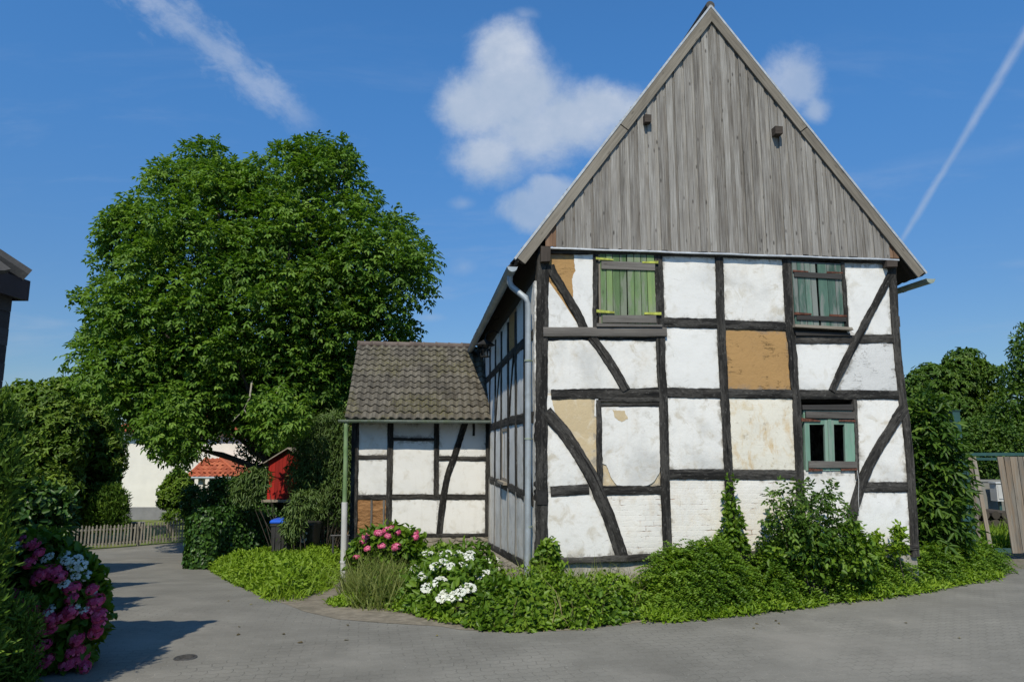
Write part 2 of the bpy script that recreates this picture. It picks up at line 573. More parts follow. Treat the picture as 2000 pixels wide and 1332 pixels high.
def leaf_mat(name, dark, mid, light, transl=0.35, rough=0.42, spec=0.35):
    m, h, out = new_mat(name)
    tint = h.n('ShaderNodeAttribute', attribute_name='tint').outputs['Fac']
    col = h.ramp(tint, [(0.0, dark), (0.5, mid), (1.0, light)])
    p = h.n('ShaderNodeBsdfPrincipled', {'Base Color': col, 'Roughness': rough, 'Specular IOR Level': spec})
    tr = h.n('ShaderNodeBsdfTranslucent', {'Color': h.mix(1.0, col, (1.25, 1.35, 0.55), 'MULTIPLY')})
    ms = h.n('ShaderNodeMixShader', {0: transl})
    h.t.links.new(p.outputs[0], ms.inputs[1]); h.t.links.new(tr.outputs[0], ms.inputs[2])
    h.t.links.new(ms.outputs[0], out.inputs[0])
    return m


M = {}
WHITE = (0.68, 0.675, 0.655)
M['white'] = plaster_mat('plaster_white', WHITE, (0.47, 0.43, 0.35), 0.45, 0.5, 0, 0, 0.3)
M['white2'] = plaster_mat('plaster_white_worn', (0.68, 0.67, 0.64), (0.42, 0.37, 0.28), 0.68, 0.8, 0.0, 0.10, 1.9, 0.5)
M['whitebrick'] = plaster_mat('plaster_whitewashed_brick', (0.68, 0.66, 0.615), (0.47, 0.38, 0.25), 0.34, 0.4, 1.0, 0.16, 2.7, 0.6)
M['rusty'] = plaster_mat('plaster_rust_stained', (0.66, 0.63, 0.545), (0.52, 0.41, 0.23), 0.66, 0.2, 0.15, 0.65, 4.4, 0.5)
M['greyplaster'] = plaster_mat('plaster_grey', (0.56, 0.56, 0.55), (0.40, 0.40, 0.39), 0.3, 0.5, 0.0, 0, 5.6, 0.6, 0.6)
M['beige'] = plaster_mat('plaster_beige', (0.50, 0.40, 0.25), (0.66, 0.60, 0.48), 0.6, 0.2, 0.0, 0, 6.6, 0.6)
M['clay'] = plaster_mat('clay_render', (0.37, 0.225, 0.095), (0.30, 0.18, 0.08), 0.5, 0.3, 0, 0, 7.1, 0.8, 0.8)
def rawclay_mat():
    m, h, out = new_mat('raw_clay')
    oc = h.n('ShaderNodeTexCoord').outputs['Object']
    a = h.noise(h.mapping(oc, scale=(4.0, 4.0, 13.0)), 1.0, 6, 0.65, 0.6)
    b = h.noise(oc, 26.0, 5, 0.7)
    v = h.m('ADD', h.m('MULTIPLY', a, 0.75), h.m('MULTIPLY', b, 0.3))
    col = h.ramp(v, [(0.36, (0.05, 0.024, 0.010)), (0.45, (0.22, 0.115, 0.05)), (0.62, (0.34, 0.185, 0.085)), (0.8, (0.43, 0.26, 0.13))])
    principled(h, out, col, 0.95, 0.1, v, 1.0, 0.05)
    return m


M['rawclay'] = rawclay_mat()
M['pale_grey'] = wood_mat('limewashed_grey_boards', [(0.0, (0.08, 0.075, 0.07)), (0.4, (0.27, 0.265, 0.25)), (0.75, (0.42, 0.415, 0.40)), (1.0, (0.55, 0.54, 0.52))], 1.0, 0.3, 0.85, 0.2, 0.5, (0.22, 0.19, 0.14), 0.3) if True else None
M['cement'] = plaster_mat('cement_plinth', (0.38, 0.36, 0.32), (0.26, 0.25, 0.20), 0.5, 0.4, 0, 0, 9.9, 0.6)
M['timber'] = wood_mat('tarred_timber', [(0.0, (0.006, 0.006, 0.006)), (0.40, (0.016, 0.015, 0.0135)), (0.64, (0.038, 0.035, 0.031)), (0.87, (0.11, 0.103, 0.092)), (1.0, (0.20, 0.19, 0.17))],
                       1.35, 0.3, 0.88, 0.5, 0.9, (0.095, 0.09, 0.082), 0.4, 22.0, True)
M['grey_board'] = wood_mat('grey_board', [(0.0, (0.04, 0.036, 0.032)), (0.4, (0.12, 0.11, 0.10)), (0.75, (0.22, 0.21, 0.19)), (1.0, (0.32, 0.31, 0.29))], 1.0, 0.5, 0.85, 0.2, 0.5)
M['dark_board'] = wood_mat('dark_board', [(0.0, (0.015, 0.014, 0.013)), (0.5, (0.05, 0.047, 0.045)), (1.0, (0.14, 0.135, 0.13))], 1.0, 0.3, 0.85, 0.2, 0.5)
M['pale_board'] = wood_mat('pale_board', [(0.0, (0.12, 0.10, 0.08)), (0.5, (0.30, 0.27, 0.22)), (1.0, (0.50, 0.46, 0.38))], 1.0, 0.4, 0.85, 0.2, 0.4)
M['cladding'] = wood_mat('weathered_cladding', [(0.0, (0.035, 0.031, 0.027)), (0.26, (0.130, 0.119, 0.106)), (0.53, (0.270, 0.257, 0.238)), (0.81, (0.41, 0.395, 0.37)), (1.0, (0.50, 0.48, 0.45))],
                         1.45, 0.85, 0.85, 0.24, 0.8, (0.17, 0.150, 0.128), 0.30, 58.0)
M['cladding_brown'] = wood_mat('sheltered_cladding', [(0.0, (0.05, 0.03, 0.02)), (0.45, (0.17, 0.10, 0.062)), (1.0, (0.32, 0.22, 0.15))], 1.0, 0.6, 0.85, 0.3, 0.4)
M['barge'] = wood_mat('verge_board', [(0.0, (0.07, 0.06, 0.048)), (0.4, (0.20, 0.178, 0.145)), (0.75, (0.32, 0.29, 0.245)), (1.0, (0.44, 0.41, 0.36))], 1.0, 0.5, 0.85, 0.15, 0.5)
M['soffit'] = wood_mat('roof_timber', [(0.0, (0.02, 0.016, 0.013)), (0.5, (0.06, 0.05, 0.04)), (1.0, (0.14, 0.12, 0.10))], 1.0, 0.3)
M['shutter_green'] = wood_mat('faded_green_boards', [(0.0, (0.05, 0.085, 0.04)), (0.32, (0.13, 0.205, 0.09)), (0.6, (0.20, 0.285, 0.11)), (0.85, (0.28, 0.345, 0.12)), (1.0, (0.36, 0.39, 0.24))],
                              0.9, 0.5, 0.85, 0.6, 0.35, (0.235, 0.24, 0.205), 0.6, 14.0)
M['shutter_teal'] = wood_mat('faded_teal_boards', [(0.0, (0.03, 0.06, 0.05)), (0.35, (0.075, 0.14, 0.11)), (0.65, (0.14, 0.23, 0.18)), (1.0, (0.26, 0.34, 0.29))],
                             0.9, 0.3, 0.8, 0.5, 0.35, (0.21, 0.215, 0.205), 0.75, 14.0)
M['frame_green'] = wood_mat('pale_green_frame', [(0.0, (0.10, 0.17, 0.13)), (0.4, (0.16, 0.29, 0.22)), (1.0, (0.27, 0.40, 0.32))], 0.7, 0.2, 0.7, 0.3, 0.3, (0.27, 0.28, 0.26), 0.4, 12.0)
M['hinge_lime'] = simple_mat('lime_hinge_paint', (0.36, 0.39, 0.07), 0.7, 0.3, 0, 0.35, 20)
M['hinge_rust'] = simple_mat('rusty_iron', (0.11, 0.045, 0.03), 0.9, 0.2, 0, 0.5, 25)
M['zinc'] = simple_mat('zinc', (0.33, 0.37, 0.40), 0.55, 0.45, 0.25, 0.14, 4, dirt=(0.20, 0.22, 0.22), dirt_amt=0.5)
M['zinc_old'] = simple_mat('mossy_zinc', (0.27, 0.31, 0.26), 0.65, 0.3, 0.1, 0.2, 5, dirt=(0.17, 0.22, 0.11), dirt_amt=0.6)
M['pipe_green'] = simple_mat('green_algae_pipe', (0.15, 0.24, 0.105), 0.7, 0.3, 0, 0.2, 5, dirt=(0.23, 0.29, 0.18), dirt_amt=0.6)
M['pipe_white'] = simple_mat('pale_plastic_pipe', (0.50, 0.50, 0.49), 0.5, 0.4, 0, 0.1, 3, dirt=(0.34, 0.34, 0.31), dirt_amt=0.6)
M['flash'] = simple_mat('lead_strip', (0.40, 0.42, 0.44), 0.5, 0.5, 0.2, 0.2, 9)
M['iron'] = simple_mat('black_iron', (0.018, 0.017, 0.016), 0.7, 0.3, 0, 0.4, 15)
M['darkroom'] = simple_mat('dark_interior', (0.03, 0.028, 0.026), 0.95, 0.1)
M['purlin'] = wood_mat('purlin_end', [(0.0, (0.02, 0.016, 0.012)), (0.5, (0.075, 0.06, 0.05)), (1.0, (0.17, 0.14, 0.11))], 1.0, 0.2)


def tile_mat(name, c0, c1, c2, moss=None, moss_amt=0.0, rough=0.85):
    m, h, out = new_mat(name)
    oc = h.n('ShaderNodeTexCoord').outputs['Object']
    tint = h.n('ShaderNodeAttribute', attribute_name='tint').outputs['Fac']
    n = h.noise(oc, 9.0, 6, 0.65)
    v = h.m('ADD', h.m('MULTIPLY', tint, 0.6), h.m('MULTIPLY', h.m('SUBTRACT', n, 0.3), 0.9))
    col = h.ramp(v, [(0.0, c0), (0.5, c1), (1.0, c2)])
    if moss:
        mm = h.m('MULTIPLY', h.step(h.noise(oc, 1.3, 5, 0.6, 0.4), 0.46, 0.62), h.step(h.noise(oc, 16.0, 4, 0.7), 0.42, 0.60))
        col = h.mix(h.m('MULTIPLY', mm, moss_amt), col, moss)
        li = h.step(h.noise(oc, 28.0, 3, 0.6), 0.66, 0.74)
        col = h.mix(h.m('MULTIPLY', li, 0.45), col, (0.33, 0.32, 0.28))
    principled(h, out, col, rough, 0.25, h.noise(oc, 60.0, 4, 0.6), 0.35, 0.01)
    return m


M['tile_old'] = tile_mat('old_grey_tiles', (0.050, 0.044, 0.035), (0.098, 0.088, 0.070), (0.155, 0.140, 0.112), (0.115, 0.105, 0.036), 0.6)
M['tile_ridge'] = tile_mat('ridge_tiles', (0.055, 0.042, 0.036), (0.105, 0.082, 0.070), (0.17, 0.14, 0.12))
M['tile_red'] = tile_mat('red_roof_tiles', (0.22, 0.055, 0.028), (0.36, 0.095, 0.045), (0.46, 0.15, 0.07))
M['tile_dark'] = tile_mat('dark_roof_tiles', (0.03, 0.03, 0.03), (0.065, 0.063, 0.06), (0.11, 0.105, 0.10))


def stone_mat():
    m, h, out = new_mat('rubble_stone')
    oc = h.n('ShaderNodeTexCoord').outputs['Object']
    vo = h.n('ShaderNodeTexVoronoi', {'Vector': h.mapping(oc, scale=(3.4, 3.4, 6.5)), 'Scale': 1.0})
    e = h.n('ShaderNodeTexVoronoi', {'Vector': h.mapping(oc, scale=(3.4, 3.4, 6.5)), 'Scale': 1.0}, feature='DISTANCE_TO_EDGE')
    n = h.noise(oc, 8.0, 6, 0.65)
    col = h.ramp(n, [(0.25, (0.13, 0.115, 0.09)), (0.55, (0.27, 0.24, 0.19)), (0.8, (0.40, 0.37, 0.31))])
    col = h.mix(h.m('MULTIPLY', h.n('ShaderNodeSeparateXYZ', {0: vo.outputs['Color']}).outputs[0], 0.5), col, (0.16, 0.145, 0.12))
    j = h.m('SUBTRACT', 1.0, h.step(e.outputs['Distance'], 0.01, 0.07))
    col = h.mix(h.m('MULTIPLY', j, 0.4), col, (0.12, 0.105, 0.08))
    principled(h, out, col, 0.95, 0.15, h.m('SUBTRACT', n, h.m('MULTIPLY', j, 0.8)), 0.8, 0.04)
    return m


M['stone'] = stone_mat()


# ------------------------------------------------------------------ ground, road
def soil_mat():
    m, h, out = new_mat('soil_and_grass')
    oc = h.n('ShaderNodeTexCoord').outputs['Object']
    n = h.noise(oc, 2.0, 6, 0.6); f = h.noise(oc, 30.0, 5, 0.7)
    col = h.ramp(f, [(0.25, (0.09, 0.075, 0.055)), (0.6, (0.18, 0.16, 0.13)), (0.9, (0.27, 0.25, 0.21))])
    g = h.ramp(f, [(0.2, (0.035, 0.06, 0.015)), (0.8, (0.10, 0.15, 0.04))])
    far = h.step(h.vm('LENGTH', oc), 19.0, 24.0)
    col = h.mix(h.m('MAXIMUM', h.m('MULTIPLY', h.step(n, 0.5, 0.64), 0.5), far), col, g)
    principled(h, out, col, 0.95, 0.1, f, 0.6, 0.03)
    return m


def road_mat():
    m, h, out = new_mat('concrete_block_paving')
    oc = h.n('ShaderNodeTexCoord').outputs['Object']
    r = h.mapping(oc, rot=(0, 0, rad(-12)))
    s = h.n('ShaderNodeSeparateXYZ', {0: r})
    tri = h.m('PINGPONG', s.outputs[0], 0.056)
    y2 = h.m('ADD', s.outputs[1], h.m('MULTIPLY', tri, 0.55))
    tri2 = h.m('PINGPONG', s.outputs[1], 0.05)
    x2 = h.m('ADD', s.outputs[0], h.m('MULTIPLY', tri2, 0.3))
    v = h.n('ShaderNodeCombineXYZ', {0: x2, 1: y2}).outputs[0]
    br = h.n('ShaderNodeTexBrick', {'Vector': v, 'Scale': 1.0, 'Mortar Size': 0.006, 'Mortar Smooth': 0.5, 'Brick Width': 0.225, 'Row Height': 0.112,
                                   'Color1': (0.42, 0.42, 0.42, 1), 'Color2': (0.58, 0.58, 0.58, 1)})
    f = h.noise(oc, 75.0, 4, 0.7); mid = h.noise(oc, 1.1, 6, 0.6, 0.3); big = h.noise(oc, 0.28, 4, 0.5)
    v2 = h.m('ADD', h.m('MULTIPLY', f, 0.38), h.m('ADD', h.m('MULTIPLY', mid, 0.42), h.m('MULTIPLY', big, 0.35)))
    col = h.ramp(v2, [(0.35, (0.106, 0.101, 0.087)), (0.58, (0.170, 0.163, 0.142)), (0.8, (0.240, 0.230, 0.200))])
    col = h.mix(0.30, col, br.outputs['Color'], 'SOFT_LIGHT')
    jvis = h.m('MULTIPLY', br.outputs['Fac'], h.m('ADD', 0.13, h.m('MULTIPLY', h.step(h.noise(oc, 0.55, 4, 0.6), 0.47, 0.66), 0.42)))
    jcol = h.mix(h.step(h.noise(oc, 0.8, 3, 0.5), 0.46, 0.58), (0.10, 0.098, 0.085), (0.33, 0.31, 0.27))
    col = h.mix(jvis, col, jcol)
    # light grit and dark spots
    col = h.mix(h.m('MULTIPLY', h.step(h.noise(oc, 42.0, 2, 0.5), 0.70, 0.76), 0.5), col, (0.36, 0.35, 0.33))
    col = h.mix(h.m('MULTIPLY', h.step(h.noise(oc, 3.1, 5, 0.7, 0.6), 0.60, 0.74), 0.35), col, (0.115, 0.112, 0.105))
    dust = h.step(h.noise(oc, 0.42, 5, 0.62, 0.5), 0.53, 0.70)
    col = h.mix(h.m('MULTIPLY', dust, 0.40), col, (0.25, 0.235, 0.205))
    hg = h.m('SUBTRACT', h.m('MULTIPLY', f, 0.5), h.m('MULTIPLY', br.outputs['Fac'], 0.8))
    principled(h, out, col, 0.88, 0.25, hg, 0.4, 0.008)
    return m


M['soil'] = soil_mat()
M['road'] = road_mat()
M['dirt'] = simple_mat('sandy_dirt', (0.20, 0.175, 0.135), 0.95, 0.1, 0, 0.25, 7, 0.5, dirt=(0.11, 0.10, 0.075), dirt_amt=0.6)


def axis(fine0, fine1, step, far, pre):
    a = list(np.arange(fine0, fine1 + 1e-6, step))
    d = step
    hi = [a[-1]]
    while hi[-1] < far:
        d *= 1.45; hi.append(hi[-1] + d)
    d = step
    lo = [a[0]]
    while lo[-1] > pre:
        d *= 1.45; lo.append(lo[-1] - d)
    return np.array(lo[:0:-1] + a + hi[1:])


gxs = axis(-26, 22, 0.5, 900, -900)
gys = axis(-4, 46, 0.5, 1200, -300)
XX, YY = np.meshgrid(gxs, gys)
V = np.stack([XX.ravel(), YY.ravel(), gz(XX, YY).ravel()], 1)
nx = len(gxs)
ii, jj = np.meshgrid(np.arange(nx - 1), np.arange(len(gys) - 1))
b = (jj * nx + ii).ravel()
Q = np.stack([b, b + 1, b + 1 + nx, b + nx], 1)
ground = np_mesh('ground', V, Q, np.full(len(Q), 0.5), M['soil'])
tag(ground, kind='structure')


def inside(px, py, poly):
    px = np.asarray(px); py = np.asarray(py)
    r = np.zeros(px.shape, bool)
    n = len(poly)
    for i in range(n):
        x0, y0 = poly[i]; x1, y1 = poly[(i + 1) % n]
        if y0 == y1: continue
        c = ((y0 > py) != (y1 > py)) & (px < (x1 - x0) * (py - y0) / (y1 - y0) + x0)
        r ^= c
    return r


def edge_dist(px, py, poly):
    px = np.asarray(px, float); py = np.asarray(py, float)
    d = np.full(px.shape, 1e9)
    n = len(poly)
    for i in range(n):
        x0, y0 = poly[i]; x1, y1 = poly[(i + 1) % n]
        dx, dy = x1 - x0, y1 - y0
        L = dx * dx + dy * dy + 1e-12
        t = np.clip(((px - x0) * dx + (py - y0) * dy) / L, 0, 1)
        d = np.minimum(d, np.hypot(px - x0 - t * dx, py - y0 - t * dy))
    return d


def ground_sheet(name, poly, lift, mat, step=0.25):
    """sheet on the terrain bounded by poly: fine grid clipped by the polygon outline"""
    xs = [p[0] for p in poly]; ys = [p[1] for p in poly]
    bm = bmesh.new()
    f = bm.faces.new([bm.verts.new((p[0], p[1], 0)) for p in poly])
    bmesh.ops.triangulate(bm, faces=bm.faces[:])
    x = math.floor(min(xs) / step) * step
    def cuts(lo, hi, co, no, st):
        v = lo
        while v < hi:
            c = Vector(co) * v
            bmesh.ops.bisect_plane(bm, geom=bm.verts[:] + bm.edges[:] + bm.faces[:], plane_co=c, plane_no=no)
            v += st
    cuts(max(min(xs), -26), min(max(xs), 22), (1, 0, 0), (1, 0, 0), 0.5)
    cuts(max(min(ys), -4), min(max(ys), 46), (0, 1, 0), (0, 1, 0), 0.5)
    for v in bm.verts:
        v.co.z = float(gz(v.co.x, v.co.y)) + lift
    bmesh.ops.recalc_face_normals(bm, faces=bm.faces)
    if bm.faces and sum(fc.normal.z for fc in bm.faces) < 0:
        bmesh.ops.reverse_faces(bm, faces=bm.faces)
    me = bpy.data.meshes.new(name)
    bm.to_mesh(me); bm.free()
    at = me.attributes.new('tint', 'FLOAT', 'FACE')
    o = link_mesh(name, me, mat)
    return o


def gpx(lst):
    return [tuple(on_ground(u, v)[:2]) for u, v in lst]


road_edge = gpx([(60, 1086), (130, 1078), (250, 1066), (392, 1056), (387, 1085), (400, 1110), (432, 1128), (475, 1150), (525, 1172), (600, 1190),
                 (660, 1205), (760, 1212), (860, 1218), (900, 1224), (1000, 1228), (1130, 1226), (1250, 1208), (1380, 1200), (1500, 1186), (1640, 1168),
                 (1790, 1146), (1900, 1128), (1960, 1112)])
road_poly = road_edge + [(11.5, 12.5), (40, 14.5), (40, -6), (-3.5, -6), (-4.4, 4), (-6.4, 8.6), (-9.5, 12.0), (-13.0, 16.5), (-15.5, 21.5)]
road = ground_sheet('road', road_poly, 0.012, M['road'])
tag(road, kind='structure')
dirt_poly = gpx([(520, 1168), (640, 1150), (800, 1165), (960, 1200), (1100, 1205), (1300, 1175), (1600, 1150), (1900, 1112), (1965, 1110), (1905, 1132), (1645, 1173),
                 (1380, 1208), (1250, 1217), (1130, 1233), (1000, 1236), (900, 1232), (860, 1225), (760, 1219), (660, 1211), (595, 1196)])
dirt = ground_sheet('dirt_strip', dirt_poly, 0.0155, M['dirt'])
tag(dirt, kind='structure')

# ================================================================== the timber-framed house
house = empty('timber_framed_house', HO, HA,
              'old black and white timber framed house with grey boarded gable and green shutters', 'house')


class Frame:
    def __init__(self, kind, c=0.0):
        self.kind = kind; self.c = c

    def px(self, u, v):
        return on_front(u, v, self.c) if self.kind == 'front' else on_side(u, v, self.c)

    def map(self, s, z, out):
        return (s, self.c - out, z) if self.kind == 'front' else (self.c - out, s, z)

    def wpx(self, u, v, w):
        a = self.px(u - w / 2, v); b = self.px(u + w / 2, v)
        return abs(b[0] - a[0])


FR = Frame('front', 0.0)
SD = Frame('side', 0.0)
_seed = [0]


def timber(F, pts, w, name='timber_beam', parent=house, mat='timber', out=0.03, depth=0.13, metric=False, rough=1.0, label=None):
    """hewn beam along a polyline: rounded arrises, wavering edges; uv.u along the grain"""
    _seed[0] += 1
    sd = _seed[0] * 7.31
    if not metric:
        u, v = pts[len(pts) // 2]
        w = F.wpx(u, v, w)
        pts = [F.px(*p) for p in pts]
    P = [Vector((p[0], p[1])) for p in pts]
    # smooth resample
    L = [0]
    for a, b in zip(P, P[1:]):
        L.append(L[-1] + (b - a).length)
    n = max(4, int(L[-1] / 0.04))
    st = []
    for i in range(n + 1):
        d = L[-1] * i / n
        k = max(j for j in range(len(L) - 1) if L[j] <= d + 1e-9)
        t = (d - L[k]) / max(1e-9, L[k + 1] - L[k])
        st.append(P[k].lerp(P[k + 1], t))
    if len(P) > 2:
        for _ in range(4):
            st = [st[0]] + [(st[i - 1] + st[i] * 2 + st[i + 1]) / 4 for i in range(1, n)] + [st[-1]]
    mb = MB()
    vs = []; uvr = []
    r0 = random.random() * 9
    ch = min(0.016, w * 0.14)
    for i, p in enumerate(st):
        t = (st[min(i + 1, n)] - st[max(i - 1, 0)]).normalized()
        nrm = Vector((-t.y, t.x))
        x = L[-1] * i / n
        nl = (mnoise.noise((x * 3.1, sd, 0)) * 0.011 + mnoise.noise((x * 11, sd, 3)) * 0.006 + mnoise.noise((x * 23, sd, 4)) * 0.006) * rough
        nr = (mnoise.noise((x * 3.1, sd, 7)) * 0.011 + mnoise.noise((x * 11, sd, 9)) * 0.006 + mnoise.noise((x * 23, sd, 8)) * 0.006) * rough
        of = out + mnoise.noise((x * 4, sd, 5)) * 0.004 * rough
        hw = w / 2
        prof = [(-hw - nl, out - depth), (-hw - nl, of - ch * 1.2), (-hw - nl + ch * 0.45, of - ch * 0.35), (-hw - nl + ch * 1.4, of),
                (0, of + mnoise.noise((x * 6, sd, 2)) * 0.003 * rough),
                (hw + nr - ch * 1.4, of), (hw + nr - ch * 0.45, of - ch * 0.35), (hw + nr, of - ch * 1.2), (hw + nr, out - depth)]
        for a, o in prof:
            q = p + nrm * a
            vs.append(F.map(q.x, q.y, o))
        uvr.append([(x + r0, r0 + a) for a, o in prof])
    k = 9
    fs = []; uvs = []
    for i in range(n):
        for j in range(k - 1):
            fs.append((i * k + j, (i + 1) * k + j, (i + 1) * k + j + 1, i * k + j + 1))
            uvs.append([uvr[i][j], uvr[i + 1][j], uvr[i + 1][j + 1], uvr[i][j + 1]])
        fs.append((i * k + k - 1, (i + 1) * k + k - 1, (i + 1) * k, i * k))
        uvs.append([(0, 0)] * 4)
    fs.append(tuple(range(k))); uvs.append([(r0 + vs[j][0], r0 + vs[j][2]) for j in range(k)])
    fs.append(tuple(n * k + j for j in range(k))[::-1]); uvs.append([(0, 0)] * k)
    mb.add(vs, fs, uvs, random.random())
    o = mb.build(name, M[mat], parent, smooth=True)
    if label: o['label'] = label
    return o


def plaster(F, poly, mat, parent=house, name='plaster_panel', out=0.0, depth=0.11, bulge=0.012, metric=False, amp=0.007, label=None):
    """infill panel: convex outline, gently uneven surface"""
    _seed[0] += 1
    sd = _seed[0] * 3.77
    if not metric:
        poly = [F.px(*p) for p in poly]
    xs = [p[0] for p in poly]; zs = [p[1] for p in poly]
    bm = bmesh.new()
    bm.faces.new([bm.verts.new((p[0], 0, p[1])) for p in poly])
    st = 0.07
    for lo, hi, ax in ((min(xs), max(xs), 0), (min(zs), max(zs), 2)):
        v = lo + st
        while v < hi - 0.01:
            co = [0, 0, 0]; co[ax] = v
            no = [0, 0, 0]; no[ax] = 1
            bmesh.ops.bisect_plane(bm, geom=bm.verts[:] + bm.edges[:] + bm.faces[:], plane_co=co, plane_no=no)
            v += st
    cx, cz = sum(xs) / len(xs), sum(zs) / len(zs)
    hx, hz = (max(xs) - min(xs)) / 2, (max(zs) - min(zs)) / 2
    for v in bm.verts:
        q = (1 - min(1, abs(v.co.x - cx) / hx) ** 3) * (1 - min(1, abs(v.co.z - cz) / hz) ** 3)
        v.co.y = out + bulge * q + amp * mnoise.noise((v.co.x * 2.3, sd, v.co.z * 2.3)) + amp * 0.6 * mnoise.noise((v.co.x * 8, sd, v.co.z * 8))
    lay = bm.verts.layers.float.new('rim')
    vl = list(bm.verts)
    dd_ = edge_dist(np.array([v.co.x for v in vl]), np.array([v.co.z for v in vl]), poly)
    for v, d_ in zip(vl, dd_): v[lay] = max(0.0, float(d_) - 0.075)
    border = [e for e in bm.edges if e.is_boundary]
    r = bmesh.ops.extrude_edge_only(bm, edges=border)
    for v in [g for g in r['geom'] if isinstance(g, bmesh.types.BMVert)]:
        v.co.y = out - depth
    for v in bm.verts:
        v.co = Vector(F.map(v.co.x, v.co.z, v.co.y))
    bmesh.ops.recalc_face_normals(bm, faces=bm.faces)
    # front faces must face outward
    tot = Vector()
    for f in bm.faces:
        tot += f.normal * f.calc_area()
    want = Vector((0, -1, 0)) if F.kind == 'front' else Vector((-1, 0, 0))
    if tot.dot(want) < 0:
        bmesh.ops.reverse_faces(bm, faces=bm.faces)
    for f in bm.faces: f.smooth = True
    me = bpy.data.meshes.new(name)
    bm.to_mesh(me); bm.free()
    try: me.set_sharp_from_angle(angle=rad(50))
    except Exception: pass
    o = link_mesh(name, me, M[mat], parent)
    if label: o['label'] = label
    return o


def ragged(F, poly, mat, parent=house, name='plaster_skin', out=0.02, thick=0.016, jit=0.012, metric=False, edges=None, label=None):
    """torn coat of plaster lying over the layer beneath; edges = which edges are torn"""
    if not metric:
        poly = [F.px(*p) for p in poly]
    pts = []
    n = len(poly)
    for i in range(n):
        a = Vector(poly[i]); b = Vector(poly[(i + 1) % n])
        torn = edges is None or i in edges
        k = max(1, int((b - a).length / 0.022)) if torn else 1
        d = (b - a).normalized() if (b - a).length > 1e-6 else Vector((1, 0))
        nr = Vector((-d.y, d.x))
        for j in range(k):
            t = j / k
            q = a.lerp(b, t)
            if torn and (j > 0):
                q = q + nr * (jit * 1.2 * mnoise.noise((q.x * 7, q.y * 7, 1.7)) + jit * 0.9 * mnoise.noise((q.x * 24, q.y * 24, 5.1)))
            pts.append(q)
    mb = MB()
    mb.prism([F.map(q.x, q.y, out) for q in pts], Vector(F.map(0, 0, -thick)) - Vector(F.map(0, 0, 0)))
    o = mb.build(name, M[mat], parent)
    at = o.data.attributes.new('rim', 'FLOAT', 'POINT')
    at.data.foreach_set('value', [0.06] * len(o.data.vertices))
    if label: o['label'] = label
    return o


# ---- front wall: posts, rails, braces (outlines measured on the wall plane)
def post(pts, w, **k): return timber(FR, pts, w, 'timber_post', **k)
def rail(pts, w, **k): return timber(FR, pts, w, 'timber_rail', **{**dict(out=0.024), **k})
def brace(pts, w, **k): return timber(FR, pts, w, 'timber_brace', **{**dict(out=0.040, depth=0.06), **k})


post([(1061, 487), (1060, 560), (1059, 640), (1057, 780), (1058, 960), (1057, 1108)], 23, out=0.036, depth=0.2)
post([(1163, 492), (1163, 640)], 11)
post([(1285, 494), (1289, 634), (1291, 720), (1295, 776), (1299, 950), (1304, 1086)], 18)
post([(1404, 499), (1407, 626), (1414, 755), (1422, 911), (1430, 1081)], 17)
post([(1535, 504), (1541, 639), (1548, 690), (1551, 755), (1555, 783), (1561, 911), (1567, 1076)], 16)
post([(1644, 512), (1653, 645)], 8.5)
post([(1740, 512), (1748, 639), (1754, 715), (1763, 792), (1769, 826), (1777, 911), (1785, 1060), (1787, 1086)], 15.5, out=0.036, depth=0.2)
post([(1168, 781), (1172, 951)], 11, out=0.031)
post([(1668, 780), (1674, 935)], 8, out=0.031)
rail([(1060, 491), (1230, 494), (1400, 498), (1570, 505), (1750, 512)], 10, out=0.042)
rail([(1064, 661), (1286, 661)], 9, out=0.012)
rail([(1294, 630), (1402, 632)], 19)
rail([(1412, 634), (1539, 638)], 17)
rail([(1546, 664), (1746, 662)], 16)
rail([(1076, 771), (1180, 769), (1294, 767)], 20)
rail([(1298, 767), (1410, 768)], 19, out=0.021)
rail([(1417, 769), (1550, 770)], 17)
rail([(1556, 771), (1700, 771), (1762, 772)], 17)
rail([(1075, 960), (1150, 955)], 20)
rail([(1165, 958), (1296, 957)], 17)
rail([(1303, 927), (1420, 926)], 19)
rail([(1426, 927), (1560, 927)], 18)
rail([(1686, 951), (1777, 951)], 18)
rail([(1066, 1095), (1180, 1091), (1285, 1086), (1500, 1079), (1700, 1072), (1790, 1068)], 11, name='timber_sill') if False else timber(FR, [(1066, 1095), (1180, 1091), (1285, 1086), (1500, 1079), (1700, 1072), (1790, 1068)], 11, 'timber_sill', out=0.05, depth=0.2)
rail([(1172, 781), (1288, 781)], 9, out=0.028)
rail([(1174, 791), (1287, 790)], 6.5, out=0.02)
timber(FR, [(1060, 649), (1180, 649.5), (1300, 649.5)], 18, 'timber_rail', mat='grey_board', out=0.062, depth=0.06, rough=0.3, label='newer sawn grey plank rail')
brace([(1074, 519), (1077, 531), (1102, 571), (1128, 613), (1140, 642)], 17)
brace([(1154, 658), (1184, 698), (1204, 730), (1222, 762)], 18)
brace([(1066, 803), (1073, 812), (1103, 846), (1133, 893), (1150, 922), (1164, 950), (1184, 998), (1203, 1049), (1215, 1088)], 24)
brace([(1739, 536), (1712, 588), (1679, 651), (1648, 710), (1623, 764)], 13.5)
brace([(1766, 795), (1759, 804), (1722, 863), (1697, 905), (1681, 945), (1668, 985), (1655, 1045)], 19)

